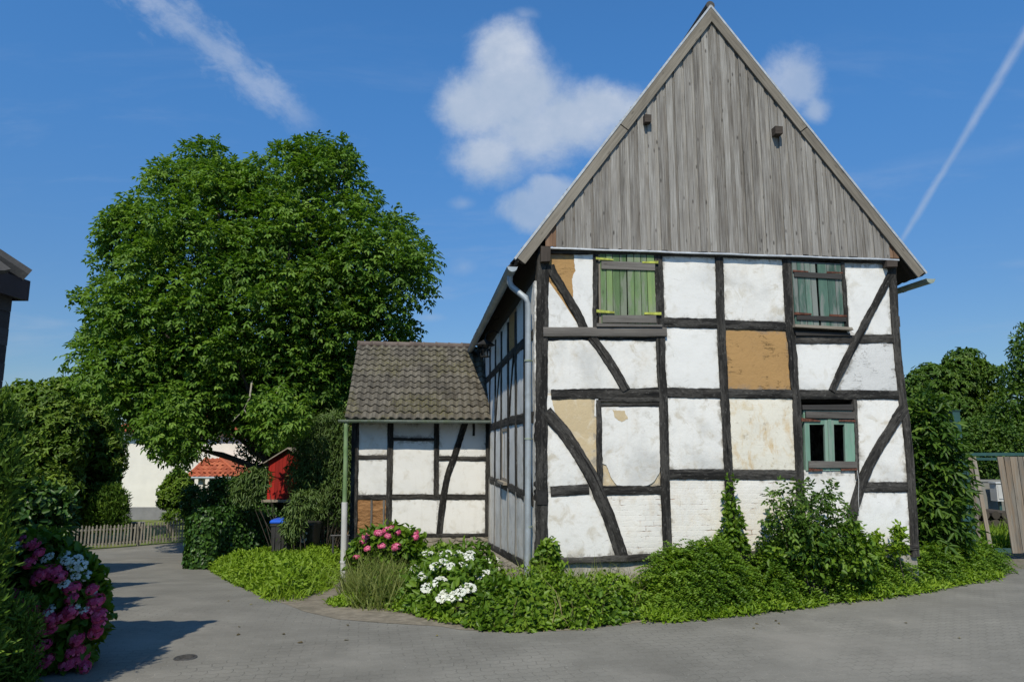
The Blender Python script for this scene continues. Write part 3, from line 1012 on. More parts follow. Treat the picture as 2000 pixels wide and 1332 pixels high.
# ---- infill panels
P1 = lambda poly, mat, **k: plaster(FR, poly, mat, **k)
P1([(1062, 493), (1163, 494), (1163, 652), (1060, 652)], 'clay', out=-0.012, label='bare ochre clay panel with torn white plaster')
ragged(FR, [(1121, 492), (1163, 493), (1163, 642), (1139, 645), (1118, 583), (1119, 575), (1117, 545), (1124, 530), (1121, 512)], 'white', edges={4, 5, 6, 7, 8}, out=0.004)
ragged(FR, [(1060, 545), (1071, 549), (1100, 590), (1137, 647), (1138, 652), (1060, 652)], 'white', edges=set(), out=0.004)
P1([(1287, 495), (1406, 499), (1408, 632), (1290, 631)], 'white')
P1([(1405, 499), (1537, 505), (1541, 637), (1408, 634)], 'white2')
P1([(1645, 513), (1742, 515), (1748, 662), (1653, 662)], 'white')
P1([(1059, 656), (1291, 656), (1294, 768), (1057, 772)], 'white2')
P1([(1290, 632), (1408, 632), (1414, 768), (1294, 768)], 'white')
P1([(1408, 634), (1541, 638), (1552, 770), (1414, 769)], 'clay', label='bare ochre clay panel', bulge=0.004)
P1([(1544, 664), (1674, 663), (1625, 771), (1551, 770)], 'white')
P1([(1674, 663), (1749, 662), (1760, 772), (1625, 771)], 'greyplaster', label='bare grey plaster panel')
P1([(1057, 770), (1168, 768), (1171, 957), (1163, 950), (1103, 845), (1058, 798)], 'beige', label='beige panel with the whitewash worn off')
ragged(FR, [(1062, 770), (1076, 772), (1079, 785), (1084, 805), (1078, 818), (1058, 803)], 'white2', edges={1, 2, 3}, out=0.012)
ragged(FR, [(1163, 775), (1168, 775), (1168, 815), (1160, 812), (1161, 790)], 'white2', edges={2, 3, 4}, out=0.012)
P1([(1058, 798), (1103, 845), (1163, 950), (1165, 957), (1058, 961)], 'white2')
P1([(1170, 768), (1294, 766), (1299, 957), (1171, 957)], 'beige', out=-0.012, label='walled up window panel with plaster cracked off its lower corners')
ragged(FR, [(1173, 795), (1290, 794), (1297, 890), (1290, 906), (1288, 921), (1277, 940), (1262, 948), (1228, 949), (1204, 947), (1193, 932), (1184, 908), (1172, 904)], 'white2',
       edges={2, 3, 4, 5, 6, 7, 8, 9, 10}, out=0.008, jit=0.008)
ragged(FR, [(1196, 800), (1220, 802), (1226, 818), (1214, 824), (1200, 815)], 'beige', out=0.011, thick=0.006)
P1([(1294, 767), (1414, 768), (1423, 927), (1299, 927)], 'white2')
P1([(1414, 768), (1552, 769), (1562, 927), (1423, 927)], 'rusty', label='whitewashed panel with rusty yellow run stains')
P1([(1668, 771), (1761, 771), (1778, 951), (1674, 951)], 'white2')
P1([(1058, 958), (1164, 956), (1216, 1086), (1059, 1094)], 'white2')
P1([(1163, 955), (1299, 956), (1304, 1087), (1215, 1090)], 'whitebrick')
P1([(1299, 927), (1423, 927), (1431, 1082), (1304, 1087)], 'whitebrick')
P1([(1423, 927), (1562, 927), (1567, 1078), (1431, 1082)], 'whitebrick')
P1([(1561, 918), (1676, 917), (1680, 951), (1655, 1075), (1567, 1078)], 'white2')
P1([(1678, 951), (1777, 951), (1787, 1070), (1655, 1075)], 'white')
P1([(1543, 640), (1655, 642), (1655, 668), (1545, 668)], 'darkroom', name='window_back', bulge=0)

# plinth under the front sill, and round the side
_, zpl = FR.px(1285, 1090)
s0, _ = FR.px(1046, 1095); s1, _ = FR.px(1792, 1070)
mb = MB()
pl = [FR.px(1062, 1098), FR.px(1180, 1094), FR.px(1285, 1089), FR.px(1500, 1082), FR.px(1700, 1075), FR.px(1791, 1071)]
zl = -0.3
n = len(pl)
vs = [(p[0], 0.012 + 0.02 * (i % 2), p[1]) for i, p in enumerate(pl)] + [(p[0], 0.0 - 0.03 * (i % 2), zl) for i, p in enumerate(pl)] + \
     [(p[0], 0.3, p[1]) for p in pl] + [(p[0], 0.3, zl) for p in pl]
fs = []
for i in range(n - 1):
    fs += [(i, i + 1, n + i + 1, n + i), (2 * n + i, 2 * n + i + 1, i + 1, i), (2 * n + i, 3 * n + i, 3 * n + i + 1, 2 * n + i + 1)]
fs += [(0, n, 3 * n, 2 * n), (n - 1, 3 * n - 1, 4 * n - 1, 2 * n - 1)]
mb.add(vs, fs)
mb.build('cement_plinth', M['cement'], house)

# ---- gable: roof line measured on the verge plane
VC = -0.09
VF = Frame('front', VC)
APX = Vector(VF.px(1387, 17)); EL = Vector(VF.px(1007, 508)); ER = Vector(VF.px(1806, 536))
HL = 10.6                       # house length


def roof_z(s, drop=0.0):
    if s <= APX.x:
        t = (s - EL.x) / (APX.x - EL.x); z = EL.y + (APX.y - EL.y) * t
    else:
        t = (s - ER.x) / (APX.x - ER.x); z = ER.y + (APX.y - ER.y) * t
    return z - drop


# boarded gable
CF = Frame('front', -0.045)
mb = MB()
sa, za = CF.px(1066, 483); sb, zb = CF.px(1752, 506)
s = sa
i = 0
while s < sb:
    w = random.uniform(0.066, 0.092)
    e = min(sb, s + w)
    of = 0.0 if i % 2 else 0.016
    of += random.uniform(-0.004, 0.004)
    zc = lambda q: za + (zb - za) * (q - sa) / (sb - sa)
    z0 = zc(s) + random.uniform(-0.022, 0.012)
    tl, tr = roof_z(s, 0.10), roof_z(e, 0.10)
    gap = 0.0012
    y0, y1 = -0.045 - of - 0.02, -0.045 - of
    edge = min(s - sa, sb - s)
    tn = random.random()
    mi = 1 if edge < random.uniform(0.05, 0.30) else 0
    if tl > z0 + 0.02 and tr > z0 + 0.02:
        ov = 0.012 if i % 2 == 0 else 0.0
        xs0, xs1 = s + gap - ov, e - gap + ov
        tl, tr = roof_z(xs0, 0.10), roof_z(xs1, 0.10)
        lean = random.uniform(-.003, .003)
        # split long boards at a butt joint now and then
        mb.hexa([(xs0, y0, z0), (xs1, y0, z0), (xs1, y1, z0), (xs0, y1, z0), (xs0 + lean, y0, tl), (xs1 + lean, y0, tr), (xs1, y1, tr), (xs0, y1, tl)], tn, mi)
    s = e; i += 1
o = mb.build('gable_cladding', [M['cladding'], M['cladding_brown']], house)
o['label'] = 'vertical silver grey weathered boards'
# strip and shadow gap below the boards
mb = MB()
p0 = CF.px(1062, 483.5); p1 = CF.px(1752, 507)
k = 14
for j in range(k):
    a = Vector((p0[0] + (p1[0] - p0[0]) * j / k, 0, p0[1] + (p1[1] - p0[1]) * j / k))
    bb = Vector((p0[0] + (p1[0] - p0[0]) * (j + 1) / k, 0, p0[1] + (p1[1] - p0[1]) * (j + 1) / k))
    wv = 0.004 * math.sin(j * 2.1)
    wv2 = 0.004 * math.sin((j + 1) * 2.1)
    mb.hexa([a + Vector((0, -0.10, -0.030 + wv)), bb + Vector((0, -0.10, -0.030 + wv2)), bb + Vector((0, -0.02, -0.030)), a + Vector((0, -0.02, -0.030)),
             a + Vector((0, -0.095, -0.006 + wv)), bb + Vector((0, -0.095, -0.006 + wv2)), bb + Vector((0, -0.02, 0.004)), a + Vector((0, -0.02, 0.004))])
mb.build('flashing_strip', M['flash'], house)

# verge boards
def verge(A, B, name_w, tint):
    A = Vector(A); B = Vector(B)
    d = (B - A).normalized(); nr = Vector((-d.y, d.x))
    if nr.y > 0: nr = -nr
    mb = MB()
    cut = random.uniform(0.42, 0.5)
    for t0, t1 in ((0, cut - 0.0015), (cut + 0.0015, 1)):
        a = A.lerp(B, t0); b2 = A.lerp(B, t1)
        m = (a, b2, b2 + nr * name_w, a + nr * name_w)
        # mitre at the ridge: keep the inner corner on the ridge axis
        q = [Vector(p) for p in m]
        if t0 == 0:
            q[3] = A + nr * name_w - d * ((A + nr * name_w - A).x / d.x if abs(d.x) > 1e-6 else 0)
        if t1 == 1:
            q[2] = q[2] - Vector((0, 0))
        y0, y1 = VC - 0.03 + (0.004 if t0 else 0), VC
        mb.hexa([(q[0].x, y0, q[0].y), (q[1].x, y0, q[1].y), (q[1].x, y1, q[1].y), (q[0].x, y1, q[0].y),
                 (q[3].x, y0, q[3].y), (q[2].x, y0, q[2].y), (q[2].x, y1, q[2].y), (q[3].x, y1, q[3].y)], random.random())
    return mb.build('verge_board', M['barge'], house)


verge(APX, EL + Vector((0.02, 0.03)), 0.15, 0.3)
verge(APX, ER + Vector((-0.02, 0.03)), 0.15, 0.6)


def pantiles(mb, O, U, Vv, N, nu, nv, tw, th, seed=0, amp=0.030, jitter=1.0, mi=0):
    """rows of S-profile roof tiles; O eave corner, U along the eave, Vv up the slope"""
    rg = random.Random(seed)
    O = Vector(O); U = Vector(U).normalized(); Vv = Vector(Vv).normalized(); N = Vector(N).normalized()
    S = 7
    for j in range(nv):
        for i in range(nu):
            du = rg.uniform(-.006, .006) * jitter; dv = rg.uniform(-.010, .010) * jitter; lift = rg.uniform(0, .007) * jitter; yaw = rg.uniform(-.02, .02) * jitter
            vs = []
            for r, (tv, up) in enumerate(((-0.035, -0.012), (-0.035, 0.034), (0.45, 0.020), (1.0, 0.000))):
                for k in range(S):
                    t = k / (S - 1) * 1.10 - 0.02
                    hgt = amp * math.sin(2 * math.pi * (t * 0.98 + 0.02)) * (1 if t < 1.0 else 0.9)
                    sag = 0.020 * math.sin(math.pi * min(1, max(0, t))) if tv < 0 else 0
                    p = O + U * ((i + t) * tw + du + yaw * tv * th) + Vv * ((j + tv) * th + dv - sag) + N * (hgt + up + lift)
                    vs.append(p)
            fs = []
            for r in range(3):
                for k in range(S - 1):
                    a = r * S + k
                    fs.append((a, a + 1, a + S + 1, a + S))
            mb.add(vs, fs, None, rg.random(), mi)


# roof: two tiled slopes over boarding
mb = MB()
for E, sg in ((EL, 1), (ER, -1)):
    d = Vector((APX.x - E.x, 0, APX.y - E.y)); L = d.length; d.normalize()
    nrm = Vector((-d.z, 0, d.x)) if sg > 0 else Vector((d.z, 0, -d.x))
    Epos = Vector((E.x, VC + 0.03, E.y))
    y0, y1 = VC + 0.001, HL + 0.3
    a = Vector((E.x, 0, E.y)); c = Vector((APX.x, 0, APX.y))
    lo = -0.05
    ring = [a + nrm * lo, c + Vector((0, 0, lo * 1.25)), c + Vector((0, 0, -0.002)), a - nrm * 0.004]
    mb.prism([p + Vector((0, y0, 0)) for p in ring], (0, y1 - y0, 0), 0.4, 1)
    nu = int((y1 - y0) / 0.23); nv = int(L / 0.30)
    ys = y0 + 0.09
    O = Vector((E.x, ys if sg < 0 else y1, E.y)) + nrm * 0.012
    pantiles(mb, O, (0, 1 if sg < 0 else -1, 0), d, nrm, nu, nv, (y1 - ys) / nu / 1.02, L / nv, 3 + sg, 0.018)
    # zinc edge on the verge
    mb.prism([(E.x - nrm.x * 0.0, VC - 0.036, E.y), (E.x + nrm.x * 0.035, VC - 0.036, E.y + nrm.z * 0.035), (APX.x + nrm.x * 0.01, VC - 0.036, APX.y + 0.045), (APX.x, VC - 0.036, APX.y + 0.002)], (0, 0.06, 0), 0.5, 2)
# rafters / soffit ladder under the verge
for sg, E in ((1, EL), (-1, ER)):
    for off, yy in ((0.085, 0.02),):
        a = Vector((E.x + sg * 0.10, yy, roof_z(E.x + sg * 0.10, off + 0.06))); c = Vector((APX.x - sg * 0.03, yy, roof_z(APX.x - sg * 0.03, off + 0.06)))
        mb.bar(a, c, 0.07, 0.09, (0, 1, 0), 0.3, 1)
mb.tube([(APX.x, VC - 0.02, APX.y + 0.045), (APX.x, HL, APX.y + 0.045)], 0.075, 10, True, 0.5, 0)
mb.build('roof', [M['tile_dark'], M['soffit'], M['flash']], house)

# purlin and plate ends poking out of the gable
def endblock(u, v, w, h, c, proj, name='purlin_end', lab=None):
    s, z = on_front(u, v, c - proj)
    m1, _ = on_front(u + w / 2, v, c - proj); _, z1 = on_front(u, v - h / 2, c - proj)
    hw, hh = m1 - s, z1 - z
    mb = MB()
    mb.hexa([(s - hw, c - proj, z - hh), (s + hw * .9, c - proj, z - hh * .9), (s + hw, c + 0.05, z - hh), (s - hw, c + 0.05, z - hh),
             (s - hw * .95, c - proj, z + hh), (s + hw, c - proj, z + hh * .95), (s + hw, c + 0.05, z + hh), (s - hw, c + 0.05, z + hh)])
    bm = mb.build(name, M['purlin'], house)
    return bm


endblock(1266, 231, 13, 15, -0.06, 0.12)
endblock(1522, 254, 15, 15, -0.06, 0.15)
endblock(1066, 496, 19, 30, -0.02, 0.10, 'plate_end')
endblock(1743, 515, 21, 12, -0.02, 0.10, 'plate_end')
endblock(1755, 628, 6, 22, 0.0, 0.03, 'timber_end')

# ---- windows
def boards(F, polyL, n, mat, out, thick, parent, name, seed=0, tilt=0.0, label=None):
    """plank leaf: n boards filling a quad TL,TR,BR,BL (pixels)"""
    rg = random.Random(seed)
    q = [Vector(F.px(*p)) for p in polyL]
    mb = MB()
    cuts = [0] + sorted((i + rg.uniform(-.18, .18)) / n for i in range(1, n)) + [1]
    for i in range(n):
        a, b2 = cuts[i], cuts[i + 1]
        g = 0.004
        tl = q[0].lerp(q[1], a + g * 3); tr = q[0].lerp(q[1], b2 - g * 3); bl = q[3].lerp(q[2], a + g * 3); br = q[3].lerp(q[2], b2 - g * 3)
        o = out + rg.uniform(-.003, .003)
        dz = rg.uniform(-.008, .006)
        c = [F.map(bl.x, bl.y + dz, o), F.map(br.x, br.y + dz, o), F.map(br.x, br.y + dz, o - thick), F.map(bl.x, bl.y + dz, o - thick),
             F.map(tl.x, tl.y + dz, o), F.map(tr.x, tr.y + dz, o), F.map(tr.x, tr.y + dz, o - thick), F.map(tl.x, tl.y + dz, o - thick)]
        mb.hexa(c, rg.random())
    ob = mb.build(name, M[mat], parent)
    if label: ob['label'] = label
    return ob


def slat(F, poly, mat, out, thick, parent, name, label=None, tint=None):
    q = [F.px(*p) for p in poly]
    mb = MB()
    c = []
    for (s, z) in (q[3], q[2]): c.append(F.map(s, z, out))
    for (s, z) in (q[2], q[3]): c.append(F.map(s, z, out - thick))
    for (s, z) in (q[0], q[1]): c.append(F.map(s, z, out))
    for (s, z) in (q[1], q[0]): c.append(F.map(s, z, out - thick))
    mb.hexa(c, random.random() if tint is None else tint)
    ob = mb.build(name, M[mat], parent)
    if label: ob['label'] = label
    return ob


def frame4(F, poly, w, mat, out, thick, parent, name):
    """four-sided window frame around the quad (pixels), bars w px wide, butted"""
    q = [Vector(F.px(*p)) for p in poly]
    ww = F.wpx(poly[0][0] + 5, poly[0][1], w)
    mb = MB()
    def seg(a, b2, o):
        mb.bar(F.map(a.x, a.y, o - thick / 2), F.map(b2.x, b2.y, o - thick / 2), ww, thick, (0, -1, 0) if F.kind == 'front' else (-1, 0, 0), random.random())
    seg(q[0] + Vector((ww, 0)), q[1] - Vector((ww, 0)), out - 0.002)
    seg(q[3] + Vector((ww, 0)), q[2] - Vector((ww, 0)), out - 0.002)
    seg(q[0] + Vector((ww / 2, ww / 2)), q[3] + Vector((ww / 2, -ww / 2)), out)
    seg(q[1] + Vector((-ww / 2, ww / 2)), q[2] + Vector((-ww / 2, -ww / 2)), out)
    return mb.build(name, M[mat], parent)


w1 = frame4(FR, [(1168, 494), (1281, 496), (1284, 638), (1170, 637)], 4, 'pale_board', 0.02, 0.08, house, 'window')
w1['label'] = 'upper window closed by bright green shutters with lime hinges'
boards(FR, [(1170.5, 495), (1222, 496), (1224, 633), (1173, 632)], 4, 'shutter_green', 0.035, 0.022, w1, 'shutter', 4)
boards(FR, [(1223, 496), (1276, 497), (1281, 634), (1225.5, 633)], 4, 'shutter_green', 0.035, 0.022, w1, 'shutter', 9)
slat(FR, [(1173, 512), (1277, 515), (1277, 530), (1173, 527)], 'grey_board', 0.058, 0.02, w1, 'crossbar')
slat(FR, [(1175, 617), (1279, 617), (1280, 632), (1175, 631)], 'grey_board', 0.058, 0.02, w1, 'crossbar')
for a in ([(1162, 504.5), (1196, 508.5), (1196, 510.5), (1162, 509)], [(1252, 513), (1283, 512), (1283, 517), (1252, 516)],
          [(1163, 606), (1198, 610), (1198, 613.5), (1163, 612)], [(1256, 611.5), (1289, 611.5), (1289, 617), (1256, 615.5)]):
    slat(FR, a, 'hinge_lime', 0.064, 0.012, w1, 'hinge')
slat(FR, [(1163, 633), (1290, 636), (1290, 640), (1163, 639.5)], 'grey_board', 0.085, 0.08, w1, 'sill')

w2 = frame4(FR, [(1544, 512), (1642, 517), (1652, 642), (1549, 638)], 3.5, 'grey_board', 0.015, 0.08, house, 'window')
w2['label'] = 'upper window closed by faded grey green shutters with rusty hinges'
boards(FR, [(1543.5, 512), (1590, 515), (1598.5, 637), (1550.5, 635)], 4, 'shutter_teal', 0.032, 0.022, w2, 'shutter', 14)
boards(FR, [(1593.5, 515.5), (1640, 517.5), (1647.5, 640), (1601.5, 638)], 3, 'shutter_teal', 0.030, 0.022, w2, 'shutter', 23)
slat(FR, [(1548, 532), (1641, 537.5), (1640.5, 547), (1548, 542)], 'dark_board', 0.055, 0.02, w2, 'crossbar')
slat(FR, [(1553, 617.5), (1649, 619.5), (1649, 629), (1553, 625.5)], 'dark_board', 0.055, 0.02, w2, 'crossbar')
for a in ([(1545, 529), (1575, 531.5), (1575, 533.5), (1545, 532.5)], [(1611, 532), (1642, 533.5), (1642, 536), (1611, 535.5)],
          [(1548, 611), (1581, 613.5), (1581, 616.5), (1548, 616)], [(1616, 615), (1650, 617), (1650, 620.5), (1616, 619)]):
    slat(FR, a, 'hinge_rust', 0.060, 0.012, w2, 'hinge')
slat(FR, [(1546, 635.5), (1656, 641.5), (1659, 647), (1546, 640.5)], 'pale_board', 0.11, 0.12, w2, 'sill')
slat(FR, [(1550, 648), (1657, 652), (1657, 657), (1552, 656)], 'dark_board', 0.05, 0.05, w2, 'sill')

w3 = frame4(FR, [(1569, 803), (1669, 804), (1674, 920), (1572, 919)], 3.2, 'frame_green', 0.0, 0.08, house, 'window')
w3['label'] = 'ground floor window with pale green casements standing open dark'
slat(FR, [(1565, 791), (1664, 790), (1664, 801), (1566, 800)], 'dark_board', 0.03, 0.1, w3, 'lintel')
slat(FR, [(1571, 803.5), (1665, 804.5), (1666, 817.5), (1571.5, 816)], 'grey_board', 0.045, 0.02, w3, 'crossbar')
slat(FR, [(1577, 900), (1670, 901), (1670, 913), (1577, 913)], 'grey_board', 0.045, 0.02, w3, 'crossbar')
def sash(qq):
    (x0a, x1a, x0b, x1b, y0, y1, wl, wr) = qq
    mb = MB()
    def q(poly, out):
        pp = [FR.px(*p) for p in poly]
        c = [FR.map(*pp[3], out), FR.map(*pp[2], out), FR.map(*pp[2], out - .04), FR.map(*pp[3], out - .04),
             FR.map(*pp[0], out), FR.map(*pp[1], out), FR.map(*pp[1], out - .04), FR.map(*pp[0], out - .04)]
        mb.hexa(c, random.random())
    q([(x0a, y0), (x0a + wl, y0), (x0b + wl, y1), (x0b, y1)], 0.02)
    q([(x1a - wr, y0), (x1a, y0), (x1b, y1), (x1b - wr, y1)], 0.02)
    q([(x0a + wl, y0), (x1a - wr, y0), (x1a - wr, y0 + 10), (x0a + wl, y0 + 10)], 0.018)
    q([(x0b + wl, y1 - 8), (x1b - wr, y1 - 8), (x1b - wr, y1), (x0b + wl, y1)], 0.018)
    return mb.build('casement', M['frame_green'], w3)
sash((1569.5, 1617, 1573, 1620, 819, 919, 9.5, 8.5))
sash((1617.6, 1666.5, 1620.6, 1669.5, 819, 919, 9, 19))
slat(FR, [(1614.5, 819), (1621, 819), (1623, 902), (1617, 902)], 'frame_green', 0.034, 0.014, w3, 'mullion')
for a in ([(1563, 816), (1600, 821), (1600, 823.5), (1563, 823)], [(1636, 820), (1668, 820), (1668, 824), (1636, 823)],
          [(1577, 914), (1604, 916), (1604, 919), (1577, 920)], [(1640, 915), (1671, 914), (1671, 918), (1640, 919)]):
    slat(FR, a, 'hinge_rust', 0.04, 0.012, w3, 'hinge')

# iron plate on the corner post, loose cord by the ground floor window
mb = MB()
p = [FR.px(1048, 958), FR.px(1068, 958), FR.px(1068, 985), FR.px(1048, 985)]
mb.prism([FR.map(q[0], q[1], 0.048) for q in p], (0, 0.012, 0))
mb.build('iron_plate', M['iron'], house)
mb = MB()
cp = [FR.px(1670, 918), FR.px(1673, 940), FR.px(1672, 975), FR.px(1674, 1000)]
mb.tube([FR.map(s, z, 0.055) for s, z in cp], 0.004, 6)
mb.build('cord', M['pipe_white'], house)

# dark room behind the open window: rear and side walls of the house, floor over the ground storey
mb = MB()
WL, WR = 0.0, FR.px(1787, 1070)[0]
ZT = FR.px(1400, 500)[1]
mb.box((0.12, 0.14, -1.2), (WR - 0.12, 0.16, FR.px(1400, 905)[1]), mi=0)
mb.box((0.12, 3.0, -1.2), (WR - 0.12, 3.05, ZT), mi=0)
mb.box((0.12, 0.17, ZT - 0.1), (WR - 0.12, HL - 0.1, ZT - 0.02), mi=0)
mb.box((0.12, 0.17, FR.px(1400, 770)[1] - 0.1), (WR - 0.12, 2.9, FR.px(1400, 770)[1]), mi=0)
mb.build('inner_wall', M['darkroom'], house)
mb = MB()
mb.box((WR - 0.10, 0.22, -1.5), (WR + 0.0, HL, ZT), mi=0)
mb.box((0.02, HL, -1.5), (WR, HL + 0.15, ZT), mi=0)
mb.prism([(0.02, HL, ZT), (WR, HL, ZT), (APX.x, HL, APX.y - 0.15)], (0, 0.12, 0))
mb.build('rear_wall', M['white2'], house)

# ---- side wall (in its own shade)
ZS = lambda u, v: on_side(u, v, 0.0)[1]
z_top = 4.45
rail_z = [ZS(1000, 693), ZS(1000, 823), ZS(1000, 956)]
z_sill0 = ZS(1035, 1092); 
def side_sill(y): return 0.36 - 0.085 * y
posts = [0.95, 1.95, 3.0, 4.15, 5.3, 6.5, 7.9, 9.3, 10.45]
for y in posts:
    lean = random.uniform(-.05, .05)
    timber(SD, [(y + lean, z_top), (y, 2.2), (y - lean * .5, rail_z[2] + 0.02)], 0.15, 'timber_post', metric=True, out=0.03)
for i, rz in enumerate(rail_z):
    pts = [(0.12, rz - 0.02), (2.5, rz + 0.02), (5, rz), (HL, rz - 0.05)]
    timber(SD, pts, 0.17, 'timber_rail', metric=True, out=0.022)
timber(SD, [(0.1, side_sill(0.1)), (3, side_sill(3)), (HL, side_sill(HL))], 0.14, 'timber_sill', metric=True, out=0.03)
timber(SD, [(0.25, rail_z[2]), (0.75, rail_z[1])], 0.13, 'timber_brace', metric=True, out=0.034)
timber(SD, [(4.4, rail_z[0] - .05), (5.2, rail_z[1] + .05)], 0.11, 'timber_brace', metric=True, out=0.034)
timber(SD, [(2.2, rail_z[0] - .05), (2.9, rail_z[1] + .05)], 0.09, 'timber_brace', metric=True, out=0.034)
edges = [0.02] + posts + [HL]
levels = [z_top + 0.1] + rail_z
for i in range(len(edges) - 1):
    for j in range(3):
        mat = 'clay' if (j == 0 and i == 2) else ('white2' if (i + j) % 2 else 'white')
        plaster(SD, [(edges[i], levels[j]), (edges[i + 1], levels[j]), (edges[i + 1], levels[j + 1]), (edges[i], levels[j + 1])], mat, metric=True)
# grey boards below the lowest rail, leaning out over the rubble footing
mb = MB()
y = 0.14
while y < 7.2:
    w = random.uniform(0.28, 0.5)
    z1 = rail_z[2] - 0.02; z0 = side_sill(y) - random.uniform(0.0, 0.10)
    o = 0.045 + random.uniform(0, .02)
    mb.hexa([(-o - .03, y, z0), (-o - .03, y + w - .012, z0 - .04 * w), (-o, y + w - .012, z0 - .04 * w), (-o, y, z0),
             (-o, y, z1), (-o, y + w - .012, z1), (-o + .03, y + w - .012, z1), (-o + .03, y, z1)], random.random())
    y += w
del mb
for i in range(len(edges) - 1):
    y0_, y1_ = edges[i], edges[i + 1]
    if y0_ > 7: break
    plaster(SD, [(y0_, rail_z[2]), (y1_, rail_z[2]), (y1_, side_sill(y1_)), (y0_, side_sill(y0_))], 'white2', metric=True, out=0.01)
    timber(SD, [(y1_ - .02, rail_z[2]), (y1_ + .05, side_sill(y1_))], 0.11, 'timber_post', metric=True, out=0.03, mat='pale_grey')
# window on the side wall ground floor
mb = MB()
for (ya, yb) in ((3.12, 4.0),):
    z1, z0 = rail_z[1] - 0.1, rail_z[2] + 0.1
    mb.box((-0.02, ya, z0), (0.05, ya + 0.06, z1)); mb.box((-0.02, yb - 0.06, z0), (0.05, yb, z1))
    mb.box((-0.018, ya + .06, z1 - .06), (0.05, yb - .06, z1)); mb.box((-0.018, ya + .06, z0), (0.05, yb - .06, z0 + .06))
    mb.box((-0.10, ya - .05, z0 - .05), (0.05, yb + .05, z0 - .002))
    mb.box((-0.016, (ya + yb) / 2 - .025, z0 + .06), (0.045, (ya + yb) / 2 + .025, z1 - .06))
sw = mb.build('window', M['pale_board'], house)
mb = MB(); mb.box((0.0, 3.19, rail_z[2] + .17), (0.012, 3.94, rail_z[1] - .17)); mb.build('pane', M['darkroom'], sw)

# rubble footing along the side wall
mb = MB()
rg = random.Random(5)
n = 34
prof = []
for i in range(n + 1):
    y = -0.05 + 7.0 * i / n
    zt = side_sill(y) - 0.07
    gzv_ = float(gz(*to_world((0, y, 0))[:2]))
    row = []
    for k, (o, t) in enumerate(((0.02, 1.0), (0.10, 0.97), (0.19, 0.72), (0.26, 0.42), (0.33, 0.0))):
        nz = mnoise.noise((y * 2.2, k * 1.7, 3.0)) * 0.06 + mnoise.noise((y * 6.5, k * 3.1, 1.0)) * 0.035
        row.append((-o - (nz if k else 0), y + rg.uniform(-.03, .03), gzv_ - 0.15 + (zt - gzv_ + 0.15) * t + (nz * .3 if k else 0)))
    prof.append(row)
vs = [p for r in prof for p in r]; fs = []
for i in range(n):
    for k in range(4):
        fs.append((i * 5 + k, (i + 1) * 5 + k, (i + 1) * 5 + k + 1, i * 5 + k + 1))
mb.add(vs, fs)
mb.build('stone_footing', M['stone'], house, smooth=True)
mb = MB()
for k in range(16):   # broken bricks showing at the foot of the corner post
    z = 0.02 + (k // 3) * 0.075
    y = 0.02 + (k % 3) * 0.10 + rg.uniform(-.02, .02)
    mb.box((-0.05 - rg.uniform(0, .03), y - 0.06, z), (0.06, y + 0.035, z + 0.062), rg.random())
mb.build('corner_bricks', M['corner_brick'] if 'corner_brick' in M else M['tile_ridge'], house)

# eaves closed with boarding above both side walls
mb = MB()
mb.box((0.03, 0.10, z_top - .05), (0.13, HL, roof_z(0.08, 0.12)))
mb.box((WR - .13, 0.10, ZT - .03), (WR - .03, HL, roof_z(WR - .08, 0.12)))
mb.build('eaves_boarding', M['soffit'], house)

# ---- gutters and downpipe
def half_round(name, a, b, r, mat, parent, th=0.006, k=9, capend=True):
    a = Vector(a); b = Vector(b)
    d = (b - a).normalized()
    s = d.cross(Vector((0, 0, 1))).normalized(); up = s.cross(d)
    n = max(2, int((b - a).length / 0.8))
    vs = []; fs = []
    for i in range(n + 1):
        c = a.lerp(b, i / n) + up * (mnoise.noise((i * 1.3, 2, 0)) * 0.012)
        for rr in (r, r - th):
            for j in range(k + 1):
                an = math.pi * j / k
                vs.append(c + s * (math.cos(an) * rr) - up * (math.sin(an) * rr))
    K = 2 * (k + 1)
    for i in range(n):
        for j in range(k):
            fs.append((i * K + j, i * K + j + 1, (i + 1) * K + j + 1, (i + 1) * K + j))
            fs.append((i * K + k + 1 + j, (i + 1) * K + k + 1 + j, (i + 1) * K + k + 2 + j, i * K + k + 2 + j))
        for j, jj in ((0, k + 1), (k, 2 * k + 1)):
            fs.append((i * K + j, (i + 1) * K + j, (i + 1) * K + jj, i * K + jj))
    if capend:
        for base in (0, n * K):
            fs.append(tuple(base + j for j in range(k + 1)))
    mb = MB(); mb.add(vs, fs)
    # bead on the outer lip and a few joint bands
    for j in (0, k):
        off = s * (math.cos(math.pi * j / k) * r)
        mb.tube([a + off, b + off], r * 0.09, 6)
    for t in (0.06, 0.3, 0.55, 0.8):
        c = a.lerp(b, t)
        ring = []
        for j in range(k + 1):
            an = math.pi * j / k
            ring.append(c + s * (math.cos(an) * (r + .004)) - up * (math.sin(an) * (r + .004)))
        v2 = [p - d * .02 for p in ring] + [p + d * .02 for p in ring]
        mb.add(v2, [(j, j + 1, k + 2 + j, k + 1 + j) for j in range(k)])
    return mb.build(name, M[mat], parent, smooth=True)


